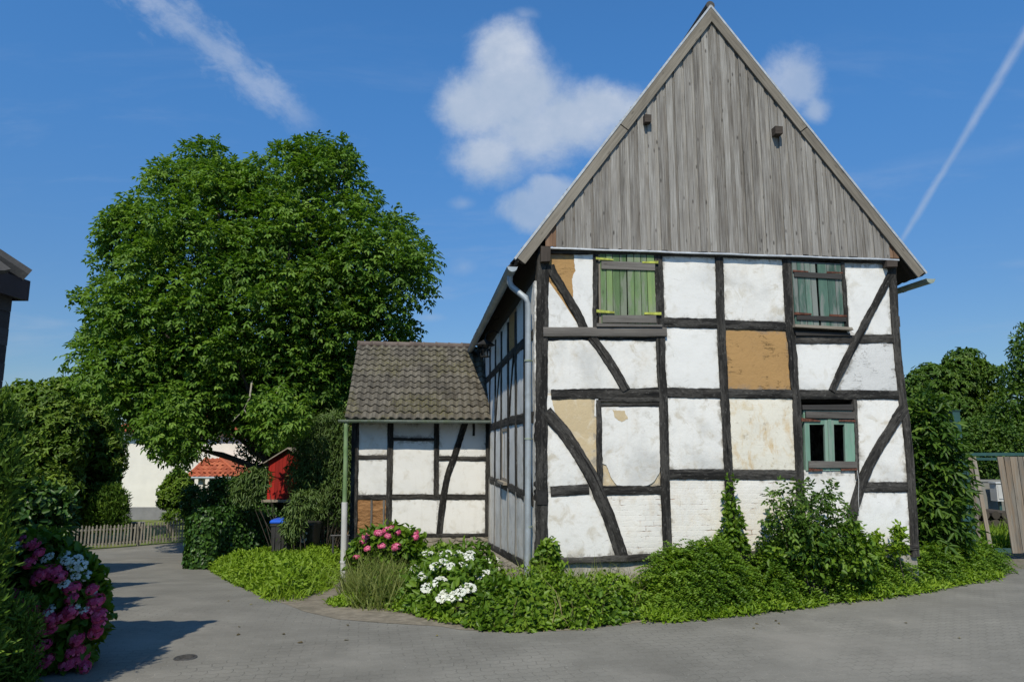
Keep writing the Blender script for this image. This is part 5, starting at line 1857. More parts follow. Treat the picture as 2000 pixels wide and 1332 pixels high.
# ================================================================== generic trees and bushes by outline
def bush(name, label, cat, poly, Y, mat, n, rmin, rmax, dens, leaf=0.09, wid=0.04, thick=0.8, style='simple', trunk=False, group=None, up=0.4, tmean=0.46, tsd=0.09, foot_u=None, stems=10, shell=(0.5, 1.08)):
    inf = Inflate(poly, Y, thick)
    ls = inf.lumps(n, rmin, rmax, 0.55)
    u0 = foot_u if foot_u is not None else (inf.bb[0] + inf.bb[1]) / 2
    loc = foot(u0, inf.depth(u0))
    o = empty(name, loc, 0, label, cat, group)
    f = Fol()
    P, D, K = lump_points(ls, dens, up, shell, 0.9)
    gm = gz(P[:, 0], P[:, 1])
    ok = P[:, 2] > gm + 0.02
    P, D, K = P[ok], D[ok], K[ok]
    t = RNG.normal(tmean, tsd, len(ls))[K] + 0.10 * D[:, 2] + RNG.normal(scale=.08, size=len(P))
    m = len(P)
    if style == 'compound':
        compound(f, P, D * .8 + RNG.normal(scale=.5, size=D.shape) + np.array([0, 0, -.2]), np.array([0, 0, 1.0]) + D * .6 + RNG.normal(scale=.25, size=D.shape), RNG.uniform(1.2, 1.7, m) * leaf, t, 2, leaf, wid)
    elif style == 'whorl':
        for k in range(5):
            a = RNG.uniform(0, 6.28, m)
            e1 = unit(np.cross(D, RNG.normal(size=D.shape))); e2 = np.cross(D, e1)
            dd = e1 * np.cos(a)[:, None] + e2 * np.sin(a)[:, None] + D * RNG.uniform(.1, .8, m)[:, None]
            f.leaves(P, dd, D + np.array([0, 0, .5]), leaf * RNG.uniform(.7, 1.15, m), wid * RNG.uniform(.8, 1.2, m), t + RNG.normal(scale=.05, size=m), .2, .25)
    elif style == 'conifer':
        for k in range(3):
            dd = D * .7 + RNG.normal(scale=.45, size=D.shape) + np.array([0, 0, .55])
            f.leaves(P + RNG.normal(scale=.02, size=P.shape), dd, D + RNG.normal(scale=.3, size=D.shape), leaf * RNG.uniform(.6, 1.3, m), wid * RNG.uniform(.7, 1.2, m), t + RNG.normal(scale=.08, size=m), .1, .1)
    elif style == 'willow':
        for k in range(4):
            dd = D * .5 + RNG.normal(scale=.45, size=D.shape) + np.array([0, 0, -.75])
            f.leaves(P + RNG.normal(scale=.05, size=P.shape), dd, D + np.array([0, 0, .4]) + RNG.normal(scale=.3, size=D.shape), leaf * RNG.uniform(.7, 1.2, m), wid * RNG.uniform(.8, 1.2, m), t + RNG.normal(scale=.06, size=m), .15, .2)
    else:
        for k in range(2):
            dd = D * .6 + RNG.normal(scale=.6, size=D.shape)
            f.leaves(P + RNG.normal(scale=.02, size=P.shape), dd, D + np.array([0, 0, .6]) + RNG.normal(scale=.3, size=D.shape), leaf * RNG.uniform(.7, 1.2, m), wid * RNG.uniform(.8, 1.2, m), t + RNG.normal(scale=.05, size=m), .2, .2)
    shift(f, loc).build('crown' if trunk else 'foliage', M[mat], o)
    mb = MB()
    if trunk:
        zmid = float(np.mean([c[2] for c, r in ls]))
        limb_net(mb, loc, ls, trunk, loc + Vector((0, 0, max(.5, (zmid - loc.z) * .45))), 18, len(name))
        shiftmb(mb, loc).build('trunk', M['bark'], o, smooth=True)
    elif stems:
        rg = random.Random(len(label))
        for c, r in ls[:stems]:
            s = loc + Vector((rg.uniform(-.2, .2), rg.uniform(-.15, .15), -.05))
            c = Vector(c)
            mb.tube([s, s.lerp(c, .5) + Vector((rg.uniform(-.05, .05), rg.uniform(-.05, .05), .08)), c], [.011, .008, .003], 5)
        shiftmb(mb, loc).build('stem', M['bark'], o, smooth=True)
    return o, inf


# left: two small trees in a row along the lane
bush('broadleaf_tree', 'round mid green tree beyond the lane left of the clipped hedge', 'tree',
     [(-20, 1020), (-20, 800), (20, 750), (62, 740), (80, 762), (104, 745), (128, 738), (146, 760), (156, 800), (160, 880), (150, 950), (132, 1035)],
     26.0, 'laurel_leaf', 150, 0.42, 0.85, 190, 0.20, 0.085, 0.7, 'whorl', 0.09, 'small trees on the left of the lane', tmean=.56, tsd=.14)
bush('broadleaf_tree', 'mid green tree whose shadow falls on the white house wall beside it', 'tree',
     [(110, 1000), (100, 880), (104, 790), (128, 745), (150, 738), (168, 760), (196, 775), (216, 800), (228, 835), (234, 880), (232, 930), (220, 965), (180, 975), (150, 1000)],
     28.5, 'laurel_leaf', 150, 0.45, 0.85, 190, 0.20, 0.08, 0.7, 'whorl', 0.16, 'small trees on the left of the lane', tmean=.56, tsd=.14)
bush('evergreen_shrub', 'very dark shrub in shade behind the pink hydrangea', 'shrub',
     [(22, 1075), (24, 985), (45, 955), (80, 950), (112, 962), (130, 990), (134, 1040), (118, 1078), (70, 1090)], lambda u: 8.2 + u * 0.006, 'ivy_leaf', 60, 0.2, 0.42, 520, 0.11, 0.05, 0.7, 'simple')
bush('clipped_hedge', 'rounded bright clipped conifer hedge behind the picket fence', 'hedge',
     [(134, 1040), (134, 985), (142, 962), (165, 953), (215, 950), (238, 955), (245, 975), (245, 1040)], 27.0, 'conifer_leaf', 120, 0.30, 0.55, 340, 0.16, 0.05, 0.7, 'conifer')
bush('rhododendron', 'light green rounded shrub in front of the white house wall', 'shrub',
     [(310, 985), (316, 960), (332, 925), (350, 918), (364, 932), (372, 965), (368, 985), (350, 998), (325, 992)], 31.0, 'shrub_leaf', 60, 0.25, 0.5, 300, 0.17, 0.07, 0.7, 'whorl', tmean=.6)
bush('low_hedge', 'low bright green hedge under the light green shrub', 'hedge',
     [(315, 1018), (318, 1004), (340, 999), (366, 1000), (372, 1018)], 30.0, 'shrub_leaf', 40, 0.15, 0.3, 500, 0.12, 0.05, 0.8, 'simple', tmean=.6)
bush('holly_bush', 'dark upright shrub beside the red roofed porch', 'shrub',
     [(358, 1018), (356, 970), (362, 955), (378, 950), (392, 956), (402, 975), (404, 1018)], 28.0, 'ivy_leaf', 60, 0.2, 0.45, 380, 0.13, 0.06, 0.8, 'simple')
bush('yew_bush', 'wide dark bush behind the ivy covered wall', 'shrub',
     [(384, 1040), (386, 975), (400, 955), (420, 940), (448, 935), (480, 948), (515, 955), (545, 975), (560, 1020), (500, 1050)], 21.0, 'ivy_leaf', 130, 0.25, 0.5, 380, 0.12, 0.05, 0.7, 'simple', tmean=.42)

# tall conifer hedge at the left edge, small clipped hedge, hydrangea
bush('conifer_hedge', 'tall conifer hedge along the left edge with sunlit top', 'hedge',
     [(-280, 1500), (-280, 800), (-150, 775), (-60, 765), (-14, 772), (4, 796), (12, 850), (16, 920), (10, 1040), (-14, 1170), (-40, 1500)], 5.35, 'conifer_leaf', 240, 0.16, 0.34, 1500, 0.075, 0.020, 0.22, 'conifer', foot_u=-60, tmean=.52)
bush('box_hedge', 'small yellow green clipped hedge in front of the pink hydrangea', 'hedge',
     [(-120, 1420), (-110, 1185), (-20, 1172), (35, 1172), (60, 1188), (68, 1230), (62, 1300), (45, 1420)], 6.15, 'conifer_leaf', 120, 0.10, 0.2, 2600, 0.05, 0.015, 0.35, 'conifer', foot_u=0, tmean=.62)
hyd, hin = bush('hydrangea', 'large shaded hydrangea with magenta mopheads and white lacecaps by the lane', 'hydrangea',
     [(22, 1290), (26, 1100), (40, 1058), (75, 1046), (105, 1052), (125, 1080), (155, 1086), (176, 1122), (192, 1165), (196, 1208), (186, 1240), (170, 1285), (152, 1322), (120, 1350), (60, 1350)],
     6.85, 'shrub_leaf', 150, 0.10, 0.2, 1500, 0.115, 0.07, 0.6, 'simple', tmean=.42, foot_u=105)
pk = [(77, 1060), (62, 1051), (90, 1077), (73, 1095), (105, 1110), (86, 1127), (130, 1121), (154, 1144), (153, 1163), (192, 1146), (199, 1169), (197, 1186), (207, 1197), (207, 1213), (199, 1229), (42, 1157),
      (35, 1164), (60, 1172), (80, 1184), (92, 1199), (115, 1207), (101, 1225), (81, 1233), (102, 1252), (86, 1260), (100, 1288), (162, 1242), (167, 1264), (152, 1268), (168, 1284), (145, 1289), (92, 1325), (150, 1189),
      (184, 1189), (67, 1326), (118, 1113), (108, 1199), (98, 1116)]
wh = [(138, 1082), (140, 1092), (162, 1090), (172, 1100), (157, 1102), (160, 1122), (177, 1122), (189, 1135), (137, 1137), (85, 1142), (187, 1155), (145, 1174), (160, 1176), (174, 1172), (176, 1186), (128, 1184),
      (111, 1186), (162, 1199), (46, 1064), (45, 1115), (105, 1087)]
def hp(lst, inf, out=0.06):
    r = []
    for u, v in lst:
        p = inf.front(u, v, 0.9) + Vector((0, -out, 0))
        r.append((p, Vector((random.uniform(-.25, .25), -0.75, 0.75))))
    return r
heads(hyd, hp(pk, hin, .10), 'mop', 'magenta', (0.60, 0.85))
heads(hyd, hp([(u + random.uniform(-14, 14), v + random.uniform(-10, 14)) for u, v in pk[15:33]], hin, .09), 'mop', 'magenta', (0.5, 0.75))
heads(hyd, hp(wh[::2] + wh[1:6:2], hin, .10), 'lace', 'whitepetal', (0.45, 0.7))

# right: hedges and trees beyond the gate, elder at the house corner
bush('hedge_tree', 'broad sunlit green tree behind the elder at the right house corner', 'tree',
     [(1755, 960), (1760, 760), (1772, 735), (1795, 728), (1815, 712), (1840, 722), (1862, 690), (1885, 683), (1912, 692), (1922, 712), (1948, 722), (1950, 765), (1962, 800), (1950, 860), (1930, 925), (1900, 960), (1830, 970)], 24.0, 'hedge_leaf', 200, 0.35, 0.7, 330, 0.13, 0.06, 0.75, 'whorl', 0.14, tmean=.52)
bush('beech_tree', 'dark tall tree cut off by the right picture edge', 'tree',
     [(1880, 930), (1900, 830), (1940, 800), (1962, 765), (1962, 735), (1980, 700), (1978, 672), (2002, 640), (2040, 615), (2120, 590), (2140, 720), (2120, 930), (2000, 960)], 21.0, 'hedge_leaf', 220, 0.30, 0.6, 380, 0.12, 0.06, 0.7, 'simple', 0.16, tmean=.5)
bush('hedge', 'dark leafy hedge seen above and through the gap of the board gate', 'hedge',
     [(1860, 945), (1860, 850), (1885, 815), (1930, 825), (1980, 840), (2060, 830), (2070, 945)], 18.6, 'hedge_leaf', 140, 0.25, 0.5, 420, 0.10, 0.05, 0.6, 'simple', tmean=.40)
bush('elder_bush', 'tall dark elder bush growing at the right corner of the house', 'shrub',
     [(1778, 1085), (1775, 1000), (1784, 930), (1778, 880), (1782, 800), (1800, 775), (1822, 770), (1832, 805), (1846, 850), (1852, 890), (1866, 930), (1872, 985), (1868, 1050), (1862, 1090)], 11.9, 'elder_leaf', 130, 0.16, 0.40, 330, 0.165, 0.052, 0.6, 'compound', tmean=.48, tsd=.16, stems=26, shell=(.4, 1.2))

# ================================================================== low planting in front of the house
def mound(name, label, cat, poly, hmax, mat, n, leaf, wid, kind=None, edge=0.45, seed=0.0, style='simple', tmean=.5, bumps=0.5, group=None, fn=None, freq=1.6, minh=0.05):
    """low planting: leaves through a heap whose height follows the bed; outline measured on the ground"""
    # wavering outline
    q_ = []
    for a_, b_ in zip(poly, poly[1:] + poly[:1]):
        k_ = max(1, int(math.dist(a_, b_) / .12))
        for j_ in range(k_):
            x_, y_ = a_[0] + (b_[0] - a_[0]) * j_ / k_, a_[1] + (b_[1] - a_[1]) * j_ / k_
            q_.append((x_ + .10 * mnoise.noise((x_ * 3.1, y_ * 3.1, seed)), y_ + .13 * mnoise.noise((x_ * 2.3, y_ * 2.3, seed + 7)) + .07 * mnoise.noise((x_ * 8, y_ * 8, seed + 3))))
    poly = q_
    P0 = np.array(poly)
    lo, hi = P0.min(0), P0.max(0)
    def H(x, y):
        x = np.atleast_1d(np.asarray(x, float)); y = np.atleast_1d(np.asarray(y, float))
        d = edge_dist(x, y, poly)
        nz = np.array([mnoise.noise((a * freq + seed, b * freq, seed)) + .5 * mnoise.noise((a * freq * 2.7, b * freq * 2.7, seed + 4)) for a, b in zip(x, y)])
        hm = fn(x, y) if fn else hmax
        h = hm * (1 - (1 - np.clip(d / edge, 0, 1)) ** 2) * (1 + bumps * nz)
        return np.where(inside(x, y, poly), np.maximum(h, minh), 0)
    pts = []
    while len(pts) < n:
        q = lo + RNG.random((n, 2)) * (hi - lo)
        q = q[inside(q[:, 0], q[:, 1], poly)]
        pts.extend(q.tolist())
    q = np.array(pts[:n])
    h = H(q[:, 0], q[:, 1])
    e = 0.06
    gx_ = (H(q[:, 0] + e, q[:, 1]) - H(q[:, 0] - e, q[:, 1])) / (2 * e)
    gy_ = (H(q[:, 0], q[:, 1] + e) - H(q[:, 0], q[:, 1] - e)) / (2 * e)
    N = unit(np.stack([-np.clip(gx_, -3, 3), -np.clip(gy_, -3, 3), np.ones(n)], 1))
    z = h * (1 - 0.55 * RNG.random(n) ** 1.6)
    side = RNG.normal(scale=.03, size=(n, 2))
    B = np.stack([q[:, 0] + side[:, 0] + N[:, 0] * .06 * RNG.random(n), q[:, 1] + side[:, 1] + N[:, 1] * .06 * RNG.random(n), gz(q[:, 0], q[:, 1]) + z], 1)
    cx, cy = P0.mean(0)
    loc = Vector((cx, cy, float(gz(cx, cy))))
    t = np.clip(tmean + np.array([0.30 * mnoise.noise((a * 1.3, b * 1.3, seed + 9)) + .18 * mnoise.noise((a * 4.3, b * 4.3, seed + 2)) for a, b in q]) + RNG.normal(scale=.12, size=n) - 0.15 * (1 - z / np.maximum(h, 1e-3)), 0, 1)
    f = Fol()
    if style == 'simple':
        D = N * .45 + RNG.normal(scale=.6, size=(n, 3)) + np.array([0, -.1, .1])
        f.leaves(B, D, N + np.array([0, 0, .4]) + RNG.normal(scale=.35, size=(n, 3)), leaf * RNG.uniform(.6, 1.25, n), wid * RNG.uniform(.7, 1.25, n), t, .22, .2)
    elif style == 'arch':
        # arching twigs with two ranks of tiny leaves
        m = n // 16
        b = B[:m]; az = RNG.uniform(0, 6.28, m)
        d = unit(np.stack([np.cos(az) * .9, np.sin(az) * .9 - .3, RNG.uniform(.1, .7, m)], 1) + N[:m] * .5)
        L = RNG.uniform(.18, .38, m)
        for k in range(16):
            s = (k + 1) / 16
            p = b + d * (L * s)[:, None] + np.array([0, 0, -1.0]) * (0.55 * L * s * s)[:, None]
            S = unit(np.cross(d, np.array([0, 0, 1.0])))
            dd = S * (1 if k % 2 else -1) * .9 + d * .5 + np.array([0, 0, .25]) + RNG.normal(scale=.2, size=(m, 3))
            f.leaves(p, dd, np.array([0, 0, 1.0]) + N[:m] * .5 + RNG.normal(scale=.3, size=(m, 3)), leaf * RNG.uniform(.7, 1.2, m), wid * RNG.uniform(.8, 1.2, m), t[:m] + .05 + RNG.normal(scale=.06, size=m), .2, .1)
    elif style == 'grass':
        B[:, 2] = gz(B[:, 0], B[:, 1])
        D = np.stack([RNG.normal(scale=.35, size=n), RNG.normal(scale=.35, size=n) - .08, np.ones(n)], 1)
        f.blades(B, D, np.concatenate([RNG.normal(size=(n, 2)), np.zeros((n, 1))], 1), h * RNG.uniform(.6, 1.25, n), wid * RNG.uniform(.7, 1.3, n), t, RNG.uniform(.05, .75, n))
    if kind == 'stuff':
        o = shift(f, loc).build(name, M[mat])
        o.location = loc
        tag(o, label, cat, group, 'stuff')
    else:
        o = empty(name, loc, 0, label, cat, group)
        shift(f, loc).build('foliage', M[mat], o)
    return o, H


def march(u, v, H, lo=5.0, hi=20.0):
    """where the view ray meets a heap's surface"""
    d = ray(u, v)
    t = lo
    while t < hi:
        p = Vector((0, 0, EYE)) + d * t
        if p.z < float(gz(p.x, p.y)) + float(H(p.x, p.y)[0]):
            return p
        t += 0.05
    return None


def wl_(s, y):  # house-local to world xy
    p = to_world((s, y, 0)); return (p.x, p.y)


# weeds between lane, bins and annex
weeds, HW = mound('weed_patch', 'bright green weeds filling the corner between the ivy wall and the pale downpipe', 'weeds',
      gpx([(405, 1105), (432, 1125), (475, 1147), (530, 1172), (580, 1172), (632, 1152), (660, 1128), (672, 1110), (668, 1085), (610, 1088), (545, 1094), (480, 1108)]), 0.42, 'bright_leaf', 26000, 0.095, 0.045, 'stuff', 0.5, 3.0, tmean=.55, bumps=.55)
mound('grass_patch', 'tufts of grass growing among the weeds by the bins', 'grass',
      gpx([(405, 1108), (440, 1132), (530, 1178), (590, 1176), (640, 1156), (664, 1130), (668, 1090), (545, 1098), (470, 1112)]), 0.38, 'bright_leaf', 9000, 0.3, 0.014, 'stuff', 0.4, 5.0, 'grass', tmean=.62)

# bed left of the house corner
pinkh, pin = bush('hydrangea', 'hydrangea with bright pink flower heads by the annex footing', 'hydrangea',
     [(690, 1120), (684, 1085), (695, 1058), (716, 1040), (745, 1030), (775, 1030), (808, 1040), (832, 1066), (838, 1100), (825, 1135), (760, 1150), (705, 1140)], 12.6, 'shrub_leaf', 110, 0.11, 0.24, 900, 0.125, 0.085, 0.7, 'simple', tmean=.55)
heads(pinkh, [(pin.front(u, v, .95) + Vector((0, -.06, .02)), Vector((random.uniform(-.3, .3), -.6, .9))) for u, v in
      [(756, 1036), (765, 1033), (778, 1041), (811, 1043), (711, 1059), (759, 1048), (747, 1066), (775, 1069), (698, 1089), (686, 1097), (719, 1072), (716, 1049), (741, 1042), (812, 1050)]], 'mop', 'pink', (0.6, 0.95))
bed_white = gpx([(775, 1190), (850, 1212), (905, 1218), (965, 1200), (1000, 1165), (1002, 1140)]) + [wl_(-0.35, 2.2), wl_(-0.3, 4.0), tuple(on_ground(835, 1135)[:2]), tuple(on_ground(770, 1160)[:2])]
whh, HWh = mound('hydrangea', 'hydrangea with flat white flower heads left of the grey downpipe', 'hydrangea', bed_white, 0.6, 'shrub_leaf', 10000, 0.110, 0.058, None, 0.6, 7.7, tmean=.54, bumps=.5, fn=lambda x, y: np.interp(y, [9.5, 11.5, 13.0, 15.5], [.62, .66, .40, .26]))
wpt = []
for u, v in [(785, 1122), (834, 1085), (841, 1086), (869, 1086), (876, 1084), (894, 1083), (900, 1088), (918, 1086), (918, 1092), (963, 1092), (966, 1096), (848, 1112), (853, 1106), (873, 1103), (866, 1098), (880, 1108), (970, 1113),
             (978, 1110), (940, 1124), (812, 1112), (826, 1128), (930, 1178), (985, 1122), (1000, 1136), (905, 1108), (952, 1100), (835, 1150), (860, 1140), (914, 1152), (918, 1150), (899, 1160), (892, 1166), (874, 1165), (866, 1168), (880, 1170), (790, 1124), (948, 1121)]:
    p = march(u, v, HWh)
    if p: wpt.append((p + Vector((0, -.05, .03)), Vector((random.uniform(-.3, .3), -.55, .9))))
heads(whh, wpt, 'lace', 'whitepetal', (0.55, 1.0))
mound('sedge_clump', 'tall tufted grass clump in front of the pink hydrangea', 'grass',
      gpx([(668, 1178), (700, 1192), (760, 1196), (800, 1180), (790, 1150), (730, 1140), (680, 1150)]), 0.58, 'grass', 3200, 0.5, 0.011, 'stuff', 0.2, 1.0, 'grass', tmean=.5)
mound('bed_weeds', 'leafy weeds mixed into the grass clump below the pink hydrangea', 'weeds',
      gpx([(690, 1188), (760, 1192), (830, 1196), (850, 1150), (790, 1120), (730, 1110), (690, 1130)]), 0.34, 'shrub_leaf', 3600, 0.085, 0.045, 'stuff', 0.4, 6.4, tmean=.55, bumps=.6)
mound('low_weeds', 'small weeds and grass along the dirt edge of the left flower bed', 'weeds',
      gpx([(640, 1180), (662, 1188), (720, 1186), (800, 1198), (880, 1222), (900, 1222), (860, 1196), (780, 1176), (690, 1168)]), 0.13, 'bright_leaf', 3500, 0.07, 0.03, 'stuff', 0.3, 2.0, tmean=.6)
corner_bed = gpx([(905, 1224), (940, 1232), (1000, 1235), (1060, 1233), (1130, 1231), (1190, 1222), (1250, 1206), (1262, 1190), (1240, 1160)]) + [wl_(0.75, -0.12), wl_(0.1, -0.15), wl_(-0.25, 0.0), wl_(-0.35, 0.9), tuple(on_ground(1000, 1165)[:2]), tuple(on_ground(950, 1195)[:2])]
M['straw'] = leaf_mat('dry_stems', (0.12, 0.09, 0.04), (0.24, 0.19, 0.09), (0.36, 0.30, 0.16), .2, .6, .2)
def wall_low(x, y):
    ly = -(np.asarray(x) - HO.x) * math.sin(HA) + (np.asarray(y) - HO.y) * math.cos(HA)
    return np.interp(ly, [-1.6, -0.9, -0.45, -0.1, 1.0], [.44, .46, .30, .15, .2])
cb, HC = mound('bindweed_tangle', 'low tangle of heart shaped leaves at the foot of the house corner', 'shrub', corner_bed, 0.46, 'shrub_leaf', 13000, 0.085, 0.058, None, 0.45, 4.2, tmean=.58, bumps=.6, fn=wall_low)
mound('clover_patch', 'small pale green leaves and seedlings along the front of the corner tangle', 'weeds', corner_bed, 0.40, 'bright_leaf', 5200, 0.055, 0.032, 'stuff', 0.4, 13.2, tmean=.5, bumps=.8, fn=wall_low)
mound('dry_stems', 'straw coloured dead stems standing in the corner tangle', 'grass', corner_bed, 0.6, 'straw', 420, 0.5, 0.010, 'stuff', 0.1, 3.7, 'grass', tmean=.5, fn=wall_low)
for tip in range(0): pass
mound('grass_tuft', 'long arching grass blades among the tangle at the house corner', 'grass', gpx([(1080, 1222), (1120, 1226), (1230, 1196), (1240, 1165), (1120, 1170), (960, 1200), (930, 1222)]), 0.6, 'grass', 1500, 0.5, 0.012, 'stuff', 0.2, 8.0, 'grass', tmean=.62)
mound('tall_grass', 'dry arching grass stems in front of the bare cement plinth', 'grass', [wl_(0.95, -0.35), wl_(1.7, -0.35), wl_(1.7, -0.05), wl_(0.95, -0.05)], 0.8, 'grass', 110, 0.6, 0.010, 'stuff', 0.05, 2.6, 'grass', tmean=.62)

# cotoneaster along the front: three spreading shrubs
fe = [(1255, 1206), (1300, 1206), (1380, 1202), (1440, 1195), (1500, 1188), (1570, 1180), (1640, 1170), (1715, 1160), (1790, 1148), (1850, 1138), (1900, 1130), (1945, 1118)]
fg = gpx(fe)
def hfun(lo, hi):
    return lambda x, y: hi
c1p = fg[0:5] + [wl_(3.15, 0.18), wl_(2.2, 0.18), wl_(1.8, 0.10), wl_(1.45, -0.35)]
c2p = fg[4:9] + [wl_(5.5, 0.22), wl_(4.75, 0.22), wl_(4.0, 0.22), wl_(3.15, 0.18)]
c3p = fg[6:12] + [(8.7, 12.7), (7.4, 12.4), wl_(6.0, 0.4), wl_(4.75, 0.3), wl_(4.3, 0.0)]
labs = ['glossy small leaved spreading shrub beside the bare cement plinth', 'glossy spreading shrub below the pale green ground floor window', 'low spreading shrub reaching past the right house corner to the gate']
for k, (pp, hh, nn) in enumerate(((c1p, 0.72, 42000), (c2p, 0.70, 42000), (c3p, 0.62, 48000))):
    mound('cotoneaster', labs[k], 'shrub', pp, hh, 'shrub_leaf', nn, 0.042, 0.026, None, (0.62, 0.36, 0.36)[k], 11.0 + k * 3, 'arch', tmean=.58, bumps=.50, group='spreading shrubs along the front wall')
    o_, h_ = mound('weed_leaves', 'broad weed leaves pushing through the ' + ['first', 'middle', 'right'][k] + ' spreading shrub along the wall', 'weeds', pp, hh * 1.02, 'bright_leaf', 3600, 0.10, 0.055, 'stuff', (0.6, 0.35, 0.35)[k], 11.0 + k * 3, tmean=.5, bumps=.30)
mound('edge_weeds', 'fringe of small weeds and dandelion leaves along the paving edge', 'weeds',
      gpx([(1255, 1206), (1380, 1204), (1500, 1190), (1640, 1172), (1790, 1150), (1940, 1124), (1950, 1130), (1800, 1158), (1640, 1180), (1500, 1197), (1380, 1212), (1260, 1216)]), 0.12, 'bright_leaf', 4500, 0.09, 0.028, 'stuff', 0.12, 6.0, tmean=.62, bumps=1.2)

# taller seedlings against the wall
def local_Y(u, out):   # world Y of a point out metres in front of the wall at pixel column u
    s, z = on_front(u, 1000, -out); return to_world((s, -out, z)).y
bush('ash_seedling', 'airy young shrub with feathery leaves rising in front of the ground floor window', 'shrub',
     [(1492, 1085), (1498, 1040), (1508, 1000), (1502, 975), (1520, 955), (1552, 952), (1585, 948), (1615, 948), (1640, 975), (1648, 1010), (1660, 1030), (1650, 1090), (1560, 1110)], local_Y(1570, 0.55), 'elder_leaf', 80, 0.10, 0.26, 300, 0.070, 0.032, 0.8, 'compound', tmean=.55, tsd=.14, stems=30, shell=(.3, 1.25))
bush('wall_shrub', 'bright leafy weeds standing at the foot of the ground floor window wall', 'shrub',
     [(1495, 1090), (1510, 1040), (1545, 1020), (1580, 1030), (1620, 1040), (1660, 1020), (1690, 1035), (1700, 1062), (1710, 1120), (1600, 1140), (1500, 1130)], local_Y(1590, 0.62), 'shrub_leaf', 110, 0.10, 0.2, 800, 0.085, 0.05, 0.6, 'simple', tmean=.56, stems=0)
bush('climbing_vine', 'bindweed climbing the wall post left of the feathery shrub', 'vine',
     [(1390, 1085), (1408, 1040), (1420, 1000), (1416, 970), (1424, 940), (1428, 915), (1434, 940), (1432, 975), (1446, 1000), (1448, 1040), (1466, 1085)], local_Y(1430, 0.16), 'shrub_leaf', 60, 0.04, 0.12, 1300, 0.075, 0.05, 0.5, 'simple', tmean=.56)
bush('climbing_vine', 'short bindweed climbing the left corner post above the tangle', 'vine',
     [(1040, 1135), (1050, 1090), (1062, 1060), (1078, 1060), (1088, 1078), (1092, 1110), (1098, 1140)], local_Y(1065, 0.22), 'shrub_leaf', 50, 0.06, 0.12, 2200, 0.085, 0.065, 0.6, 'simple', tmean=.58)
bush('young_shoot', 'upright leafy shoot against the white wall near the right corner', 'shrub',
     [(1742, 1085), (1746, 1045), (1752, 1020), (1759, 1020), (1764, 1045), (1768, 1085)], local_Y(1755, 0.3), 'bright_leaf', 26, 0.06, 0.11, 1600, 0.075, 0.04, 0.7, 'simple', tmean=.45, stems=2)
bush('young_shoot', 'lower leafy shoot just left of the upright shoot by the right corner', 'shrub',
     [(1698, 1085), (1704, 1055), (1712, 1038), (1720, 1048), (1724, 1085)], local_Y(1712, 0.3), 'bright_leaf', 20, 0.06, 0.11, 1500, 0.075, 0.04, 0.7, 'simple', tmean=.45, stems=2)

# ================================================================== ivy wall, bins, small fence, playhouse
g0 = on_ground(400, 1110); g1 = on_ground(552, 1092)
iw = empty('garden_wall', g0, 0, 'low garden wall completely covered with glossy ivy beside the lane', 'wall')
d = Vector((g1.x - g0.x, g1.y - g0.y, 0)); Lw = d.length; d.normalize(); nn = Vector((d.y, -d.x, 0))
mb = MB()
a0 = g0 + Vector((0, 0, -.2)); hw0 = 1.35
mb.hexa([a0 - nn * .0, a0 + d * Lw, a0 + d * Lw - nn * .3, a0 - nn * .3,
         a0 + Vector((0, 0, hw0 + .2)), a0 + d * Lw + Vector((0, 0, hw0 + .15)), a0 + d * Lw - nn * .3 + Vector((0, 0, hw0 + .15)), a0 - nn * .3 + Vector((0, 0, hw0 + .2))])
shiftmb(mb, g0).build('masonry', M['cement'], iw)
f = Fol()
n = 9000
s = RNG.uniform(-.1, Lw + .1, n); z = RNG.uniform(0.0, 1.0, n)
which = RNG.random(n)
fat = .16 + .14 * np.array([mnoise.noise((a * 1.3, b * 2.1, 2)) for a, b in zip(s, z)]) + 0.10 * np.sin(np.clip(z, 0, 1) * math.pi)
off = np.where(which < .72, fat, np.where(which < .86, RNG.uniform(-.3, .1, n), -.3 - fat))
zz = np.where((which >= .72) & (which < .86), hw0 + .06 + .10 * RNG.random(n), z * (hw0 + .05))
B = np.array(g0)[None] + np.array(d)[None] * s[:, None] + np.array(nn)[None] * off[:, None] + np.array([0, 0, 1.0])[None] * zz[:, None]
B[:, 2] += gz(B[:, 0], B[:, 1]) - g0.z
No = np.where((which < .72)[:, None], np.array(nn)[None], np.where((which < .86)[:, None], np.array([[0, 0, 1.0]]), -np.array(nn)[None]))
f.leaves(B + RNG.normal(scale=.03, size=B.shape), np.array([0, 0, -.8]) + RNG.normal(scale=.55, size=B.shape) + No * .25, No + np.array([0, 0, .45]) + RNG.normal(scale=.35, size=B.shape), RNG.uniform(.07, .13, n), RNG.uniform(.07, .12, n), .45 + RNG.normal(scale=.2, size=n), .2, .15, .35)
# rounded near end
n = 2600
a = RNG.uniform(0, math.pi, n); z = RNG.uniform(0, 1, n); rr = .25 + .12 * RNG.random(n)
e = -np.array(d)[None] * (np.sin(a) * rr)[:, None] + np.array(nn)[None] * (np.cos(a) * (rr + .1) - .12)[:, None]
B = np.array(g0)[None] + e + np.array([0, 0, 1.0])[None] * (z * hw0)[:, None]
f.leaves(B, np.array([0, 0, -.8]) + RNG.normal(scale=.5, size=B.shape), unit(e) + np.array([0, 0, .4]) + RNG.normal(scale=.3, size=B.shape), RNG.uniform(.07, .13, n), RNG.uniform(.07, .12, n), .45 + RNG.normal(scale=.2, size=n), .2, .15, .35)
shift(f, g0).build('ivy', M['ivy_leaf'], iw)

